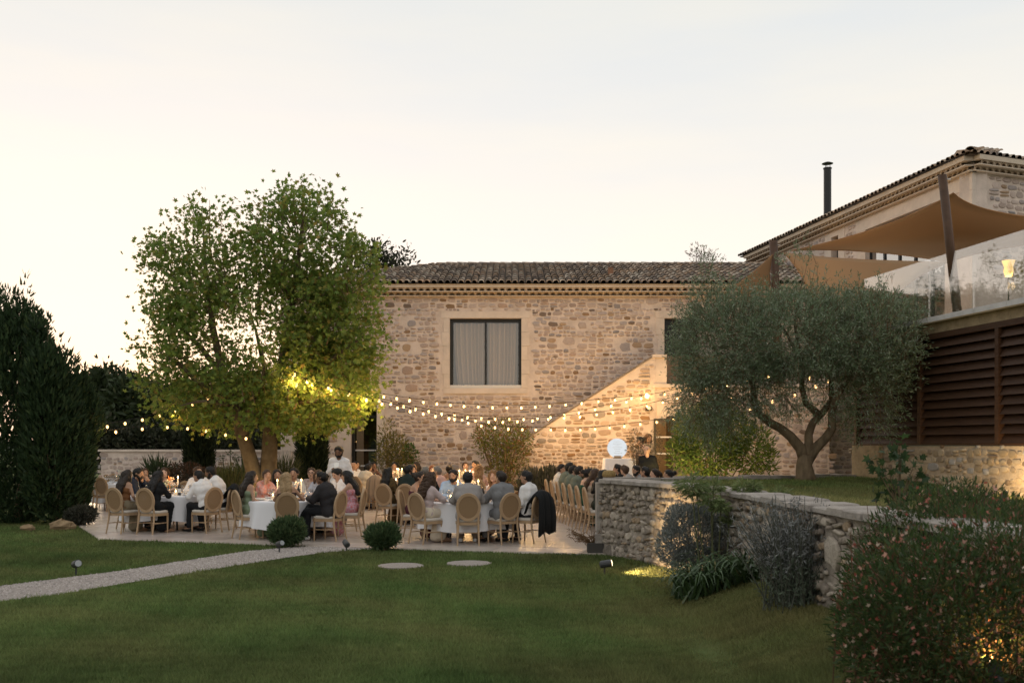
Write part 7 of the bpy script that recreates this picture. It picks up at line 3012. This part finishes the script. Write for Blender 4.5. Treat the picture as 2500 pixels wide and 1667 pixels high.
        if bottom == 'skirt':
            q.cap((kR + kL) / 2, (aR + aL) / 2 + np.array([0, -.04, .04]), .07, .10, infl=.012)
            if pose == 'sit':
                q.cap((kR + kL) / 2 + np.array([0, -.12, -.05]), (aR + aL) / 2 + np.array([0, -.14, .03]), .06, .09, infl=.01)
        q.cut_plane(pel + np.array([0, 0, .13]), (0, 0, 1))
        add('skirt', q, bm_, .006, 26)
    # shoes
    for s in (1, -1):
        q = Sdf(.012)
        hip, kn, an, toe = leg[s]
        low_ = an + np.array([0, -.03, -.04])
        q.cap(low_, an + np.array([0, .02, -.042]), .040, .040)
        q.cap(an + np.array([0, .02, -.040]), toe + (toe - an) * .22, .040, .033)
        if pose != 'sit' or not cross:
            q.cut_plane((0, 0, .004), (0, 0, -1))
        add('shoe', q, mat('shoe_' + shoe, {'black': (.012, .012, .012), 'white': (.7, .7, .7), 'brown': (.09, .045, .02), 'tan': (.4, .25, .16)}[shoe], .45))
    # ---------------- hair
    hm = mat('hair_' + hcol, HAIR[hcol], .55, var=.35, scale=60, coord='Object', bump=.5, bscale=120, spec=.35)
    q = Sdf(.018)
    fc0, fc1 = Hd((0, .118, -.012)), Hd((0, .10, -.10))
    if hair != 'bald':
        g = {'short': .008, 'fade': .006, 'long': .013, 'curly': .024, 'bun': .010, 'bob': .016, 'pony': .010}.get(hair, .010)
        q.cap(Hd((0, -.034, .024)), Hd((0, .010, .046)), .091 * hs, .083 * hs, infl=g)
        if hair in ('short', 'fade'):
            q.cap(Hd((-.03, .03, .075)), Hd((.03, .03, .080)), .045, infl=.006)
            q.cap(Hd((0, -.05, -.01)), Hd((0, -.05, -.055)), .070, .048, infl=.004)
        if hair in ('long', 'curly'):
            L_ = .36 if hair == 'long' else .34
            dn = np.array([0, 0, -1.0]) * .9 - fw * .12
            for s in (1, -1):
                a0 = Hd((.055 * s, -.05, -.01))
                q.cap(a0, T(.05 * s, .43, -.115), .058, .052, infl=g * .6)
                q.cap(T(.05 * s, .43, -.115), T(.045 * s, .645 - L_ - .02, -.155), .050, .030, infl=g * .6)
                q.cap(Hd((.078 * s, .0, .03)), Hd((.084 * s, .005, -.11)), .026, .024, infl=g * .6)
            q.cap(Hd((.085, .0, -.06)), T(.11, .40, .02), .024, .018, infl=g * .5)
            q.cap(Hd((-.085, .0, -.06)), T(-.11, .40, .02), .024, .018, infl=g * .5)
        if hair == 'bob':
            for s in (1, -1):
                q.cap(Hd((.07 * s, -.01, .03)), Hd((.082 * s, .0, -.10)), .040, .036, infl=.006)
            q.cap(Hd((0, -.07, .0)), Hd((0, -.075, -.10)), .075, .055)
        if hair == 'bun':
            q.cap(Hd((0, -.13, .06)), Hd((0, -.14, .06)), .050)
            q.cap(Hd((0, -.05, -.01)), Hd((0, -.055, -.05)), .066, .05)
        if hair == 'pony':
            q.cap(Hd((0, -.12, .03)), Hd((0, -.13, .02)), .040)
            q.cap(Hd((0, -.13, .02)), T(0, .38, -.16), .038, .018)
        q.cut_cap(fc0, fc1, .082 if hair not in ('curly',) else .072)
        q.cut_cap(Hd((0, .13, .035)), Hd((0, .13, .035)), .062)
        add('hair', q, hm, .008 if hair not in ('curly',) else .016, 60 if hair != 'curly' else 55, min(h, .014))
    if beard:
        q = Sdf(.012)
        q.cap(Hd((0, .058, -.088)), Hd((0, .066, -.082)), .043)
        for s in (1, -1):
            q.cap(Hd((.05 * s, .03, -.055)), Hd((.02 * s, .058, -.085)), .036, .036)
            q.cap(Hd((.072 * s, .008, -.015)), Hd((.055 * s, .03, -.055)), .020, .030)
        q.cap(Hd((-.022, .093, -.040)), Hd((.022, .093, -.040)), .010)
        q.cut_cap(Hd((0, .108, -.058)), Hd((0, .115, -.058)), .018)
        add('beard', q, hm, .003, 80, min(h, .012))
    if glasses:
        mb = MB()
        for s in (1, -1):
            mb.tube([tuple(Hd((.034 * s + .024 * math.cos(a), .112, .010 + .02 * math.sin(a)))) for a in np.linspace(0, 6.28, 9)], .004, 4, False)
            mb.tube([tuple(Hd((.058 * s, .108, .012))), tuple(Hd((.088 * s, .0, .012)))], .0035, 4, False)
        mb.tube([tuple(Hd((-.01, .114, .012))), tuple(Hd((.01, .114, .012)))], .004, 4, False)
        obj('glasses', mb.mesh('glasses', M_DARKMETAL), o)
    return o


def face_to(x, y, tx, ty):
    return math.atan2(-(tx - x), ty - y)


def seat(short, label, px, d, target, chair_label=None, turn=0, **kw):
    """seated guest plus the chair; px,d give the hip in the photograph's columns; target=(x,y) looked at"""
    x, y = gx(px, d), d
    rz = face_to(x, y, *target) + rad(turn)
    if d > 25:
        kw.setdefault('h', .021)
    o = person(label, x, y, rz, 'sit', **kw)
    c = chair(chair_label or ('cane backed chair of the ' + short), x + math.sin(rz) * -.02, y + math.cos(rz) * .02 * 0, rz)
    return o


T1, T2, T3, T4, T5, T6 = TB[1], TB[2], TB[3], TB[4], TB[5], TB[6]
# ---- left table
seat('long haired woman in rust', 'woman with long dark hair in a sleeveless rust dress at the left table', 301, 21.1, (T1[0], T1[1] + .2), sex='f', skin='tan', hair='long', hcol='dark', top='strapless', tcol='rust', bottom='skirt', bcol='khaki', arms='lap', yaw=-15, shoe='tan')
seat('bearded man in the navy suit', 'bearded man in a dark navy suit and white shirt at the left table, in profile', 322, 22.25, T1, sex='m', skin='tan', hair='short', hcol='black', top='jacket', tcol='navy', beard=True, arms=('table', 'clasp'), pitch=-14, lean=12)
seat('black haired woman in black', 'woman with long black hair and black dress at the left table, back to the camera', 374, 20.95, (T1[0] + .15, T1[1] + .3), turn=-18, sex='f', skin='olive', hair='long', hcol='black', top='blouse', tcol='black', bottom='skirt', bcol='black', arms='table', yaw=-20, lean=12, shoe='tan')
seat('young woman in green facing us', 'young woman with brown hair and green top at the left table, facing the camera', 402, 23.45, (T1[0], T1[1] - .3), sex='f', skin='pale', hair='long', hcol='brown', top='tank', tcol='green', bottom='skirt', bcol='green', arms=('chin', 'table'), pitch=-8)
seat('leaning man in the white shirt', 'man in a white shirt leaning onto the left table, his back to the camera', 505, 21.25, (T1[0] - .3, T1[1] + .15), sex='m', skin='tan', hair='short', hcol='black', top='shirt', tcol='white', arms=('reach', 'table'), lean=24, yaw=15)
seat('broad man in the white shirt', 'broad dark bearded man in a white shirt at the right side of the left table', 541, 22.0, (T1[0] - .5, T1[1] + .05), sex='m', skin='brown', hair='short', hcol='black', top='shirt', tcol='white', beard=True, arms='table', lean=18, pitch=-15, scale=1.05)
seat('fair man behind the broad one', 'fair man in a white shirt at the far side of the left table, half hidden', 487, 23.35, (T1[0] + .4, T1[1] - .6), sex='m', skin='light', hair='short', hcol='brown', top='shirt', tcol='white', beard=True, arms='table', yaw=35)
seat('woman with clasped hands', 'woman behind the navy suited man with hands clasped at her face', 352, 23.3, T1, sex='f', skin='tan', hair='bun', hcol='brown', top='tank', tcol='peach', bottom='skirt', bcol='peach', arms='clasp')
# ---- second table
seat('woman in sage satin', 'woman with long dark hair and open back in a sage green satin skirt', 607, 19.85, (T2[0], T2[1] + .1), turn=-4, sex='f', skin='tan', hair='long', hcol='dark', top='strapless', tcol='sagesatin', bottom='skirt', bcol='sagesatin', arms='lap', yaw=-20, shoe='tan', lean=4)
seat('woman in the pink floral blouse', 'woman with tied up hair in a pink floral blouse, looking right', 643, 21.2, T2, sex='f', skin='tan', hair='bun', hcol='brown', top='blouse', tcol='floral_pink', bottom='skirt', bcol='floral_pink', arms=('chin', 'table'), yaw=-5)
seat('dark haired woman in navy', 'woman with long dark hair in a navy dress, behind the blonde one', 683, 21.75, (T2[0] + .3, T2[1]), sex='f', skin='tan', hair='long', hcol='dark', top='blouse', tcol='navy', bottom='skirt', bcol='navy', arms='table', yaw=25, turn=-40)
seat('man in pale shirt by the trunk', 'dark haired man in a pale shirt behind the woman in navy', 716, 22.0, (T2[0], T2[1] - .2), sex='m', skin='tan', hair='short', hcol='black', top='shirt', tcol='offwhite', arms='table', yaw=-25)
seat('blonde woman with bare back', 'blonde long haired woman with bare back in a dark brown dress, behind the clipped shrub', 703, 18.95, (T2[0] + .05, T2[1]), sex='f', skin='tan', hair='long', hcol='blonde', top='strapless', tcol='darkbrown', bottom='skirt', bcol='darkbrown', arms='wide', yaw=-22, lean=6)
seat('dark suited man in white sneakers', 'man in a dark suit and white sneakers turned to the second table, legs crossed', 805, 19.45, (T2[0] - .1, T2[1] + .1), turn=22, sex='m', skin='brown', hair='short', hcol='black', top='jacket', tcol='charcoal', under='black', arms='table', yaw=15, lean=14, shoe='white', cross=True)
seat('woman in red and pink flowers', 'woman with long black hair in a red and pink floral dress', 858, 20.35, (T2[0] + .2, T2[1] + .1), sex='f', skin='tan', hair='long', hcol='black', top='strapless', tcol='floral_red', bottom='skirt', bcol='floral_red', arms='table', yaw=10, shoe='tan')
seat('brown haired woman in pale blue', 'woman with brown hair in a pale blue grey top, seen from behind beside the flowers', 783, 21.55, (T2[0] - .2, T2[1]), turn=30, sex='f', skin='light', hair='long', hcol='brown', top='blouse', tcol='greyblue', bottom='skirt', bcol='greyblue', arms='table', yaw=20)
seat('man with glasses in floral shirt', 'fair man with glasses in a floral shirt behind the table flowers', 762, 22.1, T2, sex='m', skin='light', hair='short', hcol='brown', top='tee', tcol='floral_white', arms='table', glasses=True, yaw=10)
seat('young man looking down', 'young man with dark quiff in striped top and white jacket, looking down', 833, 21.35, (T2[0], T2[1] - .1), sex='m', skin='light', hair='short', hcol='black', top='jacket', tcol='white', under='stripe', arms='lap', pitch=-24, lean=6)
# ---- front right table
seat('curly haired woman in lilac', 'woman with long curly brown hair, pale lilac top and cream skirt', 1040, 18.85, (T3[0] + .1, T3[1] + .05), sex='f', skin='light', hair='curly', hcol='brown', top='blouse', tcol='lilac', bottom='skirt', bcol='cream', arms='table', yaw=-10, lean=10, shoe='tan')
seat('woman with sunglasses in her hair', 'woman with dark tied hair and bare shoulders in a maroon dress', 1010, 19.9, T3, sex='f', skin='tan', hair='bun', hcol='dark', top='strapless', tcol='maroon', bottom='skirt', bcol='maroon', arms='table', yaw=-10)
seat('bearded man in light blue', 'bearded man in a light blue shirt resting his face on his hand', 1100, 20.75, (T3[0] + .1, T3[1] - .2), sex='m', skin='tan', hair='short', hcol='black', top='shirt', tcol='lightblue', beard=True, arms=('table', 'face'), lean=14, yaw=-25, pitch=-8, turn=-8)
seat('dark haired man in the beige jacket', 'man in a beige grey jacket seen from behind, middle of the front right table', 1143, 18.62, (T3[0], T3[1]), sex='m', skin='brown', hair='short', hcol='black', top='jacket', tcol='lightgrey', bcol='taupe', arms='table', lean=10, shoe='white')
seat('man in the grey suit', 'man in a grey suit seen from behind at the right of the front table', 1229, 18.85, (T3[0] + .1, T3[1] + .1), sex='m', skin='tan', hair='short', hcol='dark', top='jacket', tcol='grey', bcol='grey', arms='table', lean=8, yaw=8)
seat('man in profile with white shirt', 'smiling man in a white shirt in profile, black jacket hung on his chair', 1290, 19.0, (T3[0] - .2, T3[1] + .25), sex='m', skin='tan', hair='fade', hcol='black', top='shirt', tcol='white', arms='lap', lean=-2, yaw=10)
seat('blonde woman in peach', 'woman with wavy blonde hair in a peach dress facing left', 1216, 20.7, T3, sex='f', skin='light', hair='curly', hcol='honey', top='strapless', tcol='peach', bottom='skirt', bcol='peach', arms='table', yaw=5)
# ---- middle table
seat('woman in the brown patterned dress', 'woman with dark hair in a brown and olive patterned dress, back turned', 948, 23.35, (T5[0], T5[1]), turn=10, sex='f', skin='tan', hair='long', hcol='black', top='blouse', tcol='brown_print', bottom='skirt', bcol='brown_print', arms='lap', yaw=-18, shoe='brown')
seat('bearded man in dark green', 'bearded man in a very dark green shirt seen from behind at the middle table', 997, 23.2, (T5[0], T5[1]), sex='m', skin='tan', hair='short', hcol='black', top='shirt', tcol='darkgreen', beard=True, arms='table', yaw=-35, scale=1.03)
seat('blond woman in navy wrap', 'woman with short blonde hair in a navy wrap at the left of the middle table', 985, 24.9, T5, sex='f', skin='pale', hair='bob', hcol='blonde', top='blouse', tcol='blue', bottom='skirt', bcol='navy', arms='table', yaw=-10)
seat('dark haired man beside the blonde', 'man with dark hair looking right at the far left of the middle table', 1006, 25.55, T5, sex='m', skin='light', hair='short', hcol='dark', top='shirt', tcol='white', arms='table', yaw=-15)
seat('grey haired man in black', 'man with cropped grey hair in black, seen from behind near the redhead', 1040, 23.6, (T5[0] + .1, T5[1] + .2), sex='m', skin='light', hair='short', hcol='grey', top='jacket', tcol='black', under='black', arms='table')
seat('red haired woman facing us', 'woman with short red hair at the middle table, facing the camera', 1058, 25.85, (T5[0] + .1, T5[1] - .5), sex='f', skin='pale', hair='bob', hcol='red', top='blouse', tcol='navy', bottom='skirt', bcol='navy', arms='clasp', pitch=-6)
seat('man in pink at the right of the table', 'grey haired man leaning in at the right of the middle table', 1085, 24.5, T5, sex='m', skin='light', hair='short', hcol='grey', top='tee', tcol='pink', arms='table', lean=14)
# ---- far middle table
seat('woman with the low bun', 'woman with a low dark bun seen from behind, before the facade', 1097, 26.75, (T6[0] - .3, T6[1]), sex='f', skin='brown', hair='bun', hcol='dark', top='strapless', tcol='green', bottom='skirt', bcol='green', arms='table')
seat('man in beige in profile', 'brown haired man in a beige jacket in profile at the far table', 1137, 29.25, (T6[0] - .8, T6[1] - .3), turn=40, sex='m', skin='light', hair='short', hcol='brown', top='jacket', tcol='beige', arms='table')
seat('dark haired man before the shrub', 'dark haired man at the far table just left of the red tipped shrub', 1165, 28.9, (T6[0] - .4, T6[1]), sex='m', skin='tan', hair='short', hcol='black', top='shirt', tcol='white', arms='clasp', scale=1.04)
seat('curly honey blonde in pink', 'woman with curly honey hair in a sparkling pink dress, back to the camera', 1166, 26.75, (T6[0] + .3, T6[1] + .3), sex='f', skin='light', hair='curly', hcol='honey', top='blouse', tcol='sparkle', bottom='skirt', bcol='sparkle', arms='table')
# ---- far left-middle table
seat('bald man near the door', 'bald man in white at the far table, seen from behind', 852, 29.6, T4, sex='m', skin='tan', hair='bald', top='shirt', tcol='white', arms='table')
seat('man in the cream suit', 'dark haired man in a cream white suit leaning on the far table, back to us', 885, 28.75, (T4[0] + .1, T4[1]), sex='m', skin='tan', hair='short', hcol='black', top='jacket', tcol='cream', bcol='cream', arms='table', lean=16)
seat('dark haired guest by the door', 'dark haired guest at the far table beside the bald man', 866, 30.9, T4, sex='m', skin='tan', hair='short', hcol='black', top='shirt', tcol='white', arms='table')
seat('bare armed guest before the glass door', 'guest with cropped hair and bare arms facing us before the glass door', 910, 31.15, T4, sex='f', skin='brown', hair='bun', hcol='black', top='strapless', tcol='peach', bottom='skirt', bcol='peach', arms='clasp')
seat('woman with top bun', 'woman with a dark top bun in profile at the far table', 965, 31.0, T4, sex='f', skin='tan', hair='bun', hcol='black', top='strapless', tcol='pink', bottom='skirt', bcol='pink', arms='chin')
seat('long haired guest at the far table', 'long haired guest in dark clothes at the right of the far table', 1022, 30.6, T4, sex='f', skin='tan', hair='long', hcol='dark', top='blouse', tcol='black', bottom='skirt', bcol='black', arms='table')
# ---- long table, left row (from the far end)
rowL = [('man in the white shirt', 'man in a white shirt, farthest of the left row at the long table', dict(sex='m', skin='tan', hair='short', hcol='black', top='shirt', tcol='offwhite', yaw=-35, bcol='darkbrown')),
        ('first man in sage grey', 'tall man in a sage grey suit next to the white shirted one, back turned', dict(sex='m', skin='tan', hair='fade', hcol='black', top='jacket', tcol='sage', bcol='sage', scale=1.05)),
        ('second man in sage grey', 'middle man in a sage grey suit in the row, ear and beard visible', dict(sex='m', skin='light', hair='short', hcol='black', top='jacket', tcol='sage', bcol='sage', yaw=-15)),
        ('third man in sage grey', 'man in a pale sage suit behind the woman with the bun', dict(sex='m', skin='tan', hair='short', hcol='dark', top='jacket', tcol='sage', bcol='sage')),
        ('woman with bare shoulders and bun', 'woman with dark bun and bare shoulders in the row at the long table', dict(sex='f', skin='light', hair='bun', hcol='black', top='strapless', tcol='green', bottom='skirt', bcol='green')),
        ('long brown haired woman in beige', 'woman with long straight brown hair and bare shoulders in a beige dress', dict(sex='f', skin='tan', hair='long', hcol='brown', top='strapless', tcol='beige', bottom='skirt', bcol='beige', yaw=-20)),
        ('long black haired woman', 'woman with very long black hair in a dull green dress beside the wall end', dict(sex='f', skin='tan', hair='long', hcol='black', top='strapless', tcol='bottlegreen', bottom='skirt', bcol='bottlegreen', yaw=-10))]
for i, (s_, lab, kw) in enumerate(rowL):
    q = LA + UL * (.35 + i * (LL - .7) / 6) - NL * .83
    rz = math.atan2(-NL.x, NL.y)
    person(lab, q.x, q.y, rz, 'sit', arms='table', lean=8, h=.018, **kw)
    chair('cane backed chair of the ' + s_ + ', left row', q.x - NL.x * .03, q.y - NL.y * .03, rz)
rowR = [('young man with bow tie', 'young dark haired man in black, farthest of the right row at the long table', dict(sex='m', skin='tan', hair='short', hcol='black', top='jacket', tcol='black', yaw=-10)),
        ('brown haired man in pale grey', 'brown haired man in a pale grey suit turned away at the long table', dict(sex='m', skin='light', hair='short', hcol='brown', top='jacket', tcol='lightgrey', bcol='lightgrey', yaw=-60)),
        ('full bearded man', 'man with a full black beard in grey, facing the camera over the wall', dict(sex='m', skin='tan', hair='short', hcol='black', top='jacket', tcol='grey', beard=True, yaw=20, pitch=-10)),
        ('man in the black suit', 'cropped man in a black suit looking left at the long table', dict(sex='m', skin='tan', hair='fade', hcol='black', top='jacket', tcol='black', yaw=-30)),
        ('dark haired woman in white', 'woman with dark tied hair in white, in profile over the wall', dict(sex='f', skin='light', hair='pony', hcol='dark', top='tank', tcol='white', bottom='skirt', bcol='white', yaw=5)),
        ('guest partly behind the wall', 'dark haired guest low behind the wall at the near end of the long table', dict(sex='f', skin='tan', hair='bun', hcol='black', top='strapless', tcol='pink', bottom='skirt', bcol='pink', yaw=10))]
for i, (s_, lab, kw) in enumerate(rowR):
    q = LA + UL * (.45 + i * (LL - .9) / 5) + NL * .83
    rz = math.atan2(NL.x, -NL.y)
    person(lab, q.x, q.y, rz, 'sit', arms='table', lean=8, h=.020, **kw)
    chair('cane backed chair of the ' + s_ + ', right row', q.x + NL.x * .03, q.y + NL.y * .03, rz)
# ---- standing
person('waiter in a white shirt standing behind the tables, looking down at a note pad', gx(828, 23.2), 23.2, rad(180 - 6), 'stand', sex='m', skin='brown', hair='short', hcol='black', top='shirt', tcol='white', bottom='trousers', bcol='taupe', arms=('write', 'hold'), pitch=-28, scale=1.06, beard=True)
person('bald man in an open black shirt standing by the long table', gx(1583, 27.6), 27.6, rad(170), 'stand', sex='m', skin='light', hair='bald', top='shirt', tcol='black', bottom='trousers', bcol='trousers', arms='down', scale=1.06, yaw=-5, h=.018, beard=False)
person('dark haired woman with glasses standing behind the bald man', gx(1569, 29.3), 29.3, rad(110), 'stand', sex='f', skin='light', hair='bun', hcol='black', top='tank', tcol='taupe', bottom='skirt', bcol='taupe', arms='fold', scale=1.0, z0=.40, h=.019, glasses=True, pitch=-10)
person('brown haired woman standing behind the one with glasses, by the open door', gx(1578, 30.4), 30.4, rad(200), 'stand', sex='f', skin='tan', hair='long', hcol='brown', top='blouse', tcol='beige', bottom='skirt', bcol='beige', arms='down', scale=1.06, z0=.40, h=.020, pitch=-18)
mb = MB()
mb.box(-.05, .05, -.008, .008, -.07, .07)
o = obj('note_pad', mb.mesh('note_pad', mat('paper', (.75, .74, .70), .8)))
wp = (gx(828, 23.2), 22.85, 1.40)
o.location = wp
o.rotation_euler = (rad(-35), 0, 0)
tag(o, 'small white note pad in the hands of the waiter', 'note pad')

# ---- empty chairs and clothes on chairs
chair('empty cane backed chair turned away at the far side of the leftmost occupied table', gx(428, 24.6), 24.6, rad(150))
for k, (px, d, a) in enumerate(((222, 29.6, -75), (264, 28.0, -20), (243, 28.5, -50), (330, 30.6, 160), (276, 30.8, 200))):
    chair(['empty cane backed chair farthest left at the empty table, side on', 'empty cane backed chair with round back towards us at the empty table', 'empty cane backed chair between two others at the left of the empty table', 'empty chair behind the empty table, right one', 'empty chair behind the empty table, left one'][k], gx(px, d), d, rad(a))
chair('cane backed chair with the taupe jacket over it, at the far table', gx(925, 28.6), 28.6, face_to(gx(925, 28.6), 28.6, *T4))


def draped(label, x, y, rz, m, wid=.46, drop=.62, seed=1):
    """a jacket hung over an oval chair back at (x, y) facing rz"""
    rr = np.random.default_rng(seed)
    ph = rr.uniform(0, 6, 4)
    prof = [(-.09, .58), (-.15, .78), (-.225, .94), (-.29, 1.0), (-.36, .975), (-.41, .86), (-.43, .70), (-.44, .50), (-.43, .96 - drop)]
    mb = MB()
    nu = 26
    for j, (yy, zz) in enumerate(prof):
        for i in range(nu + 1):
            q = i / nu * 2 - 1
            t = abs(j - 3) / 5
            ww = wid * (.72 + .28 * min(1, t * 1.6)) * (1 + .05 * math.sin(j + ph[0]))
            fold = .022 * math.sin(q * 9 + ph[1]) * t + .014 * math.sin(q * 17 + ph[2]) * t
            sagz = -.10 * abs(q) ** 3 * (1 if j in (2, 3, 4) else .3) + (.03 * math.sin(q * 5 + ph[3]) if j == len(prof) - 1 else 0)
            mb.v.append((q * ww / 2, yy - (fold if j > 3 else -fold), zz + sagz))
            mb.c.append((1, 1, 1))
    for j in range(len(prof) - 1):
        for i in range(nu):
            k = j * (nu + 1) + i
            mb.f.append((k, k + 1, k + nu + 2, k + nu + 1))
            mb.m.append(0)
    o = obj('draped_jacket', mb.mesh('draped_jacket', m, True))
    md = o.modifiers.new('thick', 'SOLIDIFY')
    md.thickness = .018
    o.location, o.rotation_euler = (x, y, 0), (0, 0, rz)
    tag(o, label, 'jacket', 'jackets hung on chairs')
    return o


xx, yy = gx(1290, 19.0), 19.0
draped('black suit jacket hung over the chair of the man in profile with white shirt', xx, yy, face_to(xx, yy, T3[0] - .2, T3[1] + .25), cloth_mat('black'), .54, .76, 3)
xx, yy = gx(541, 22.0), 22.0
draped('black jacket hung over the chair of the broad man in the white shirt', xx, yy, face_to(xx, yy, T1[0] - .5, T1[1] + .05), cloth_mat('black'), .48, .72, 4)
xx, yy = gx(925, 28.6), 28.6
draped('taupe jacket hung over the empty chair at the far table', xx, yy, face_to(xx, yy, *T4), cloth_mat('taupe'), .48, .66, 5)
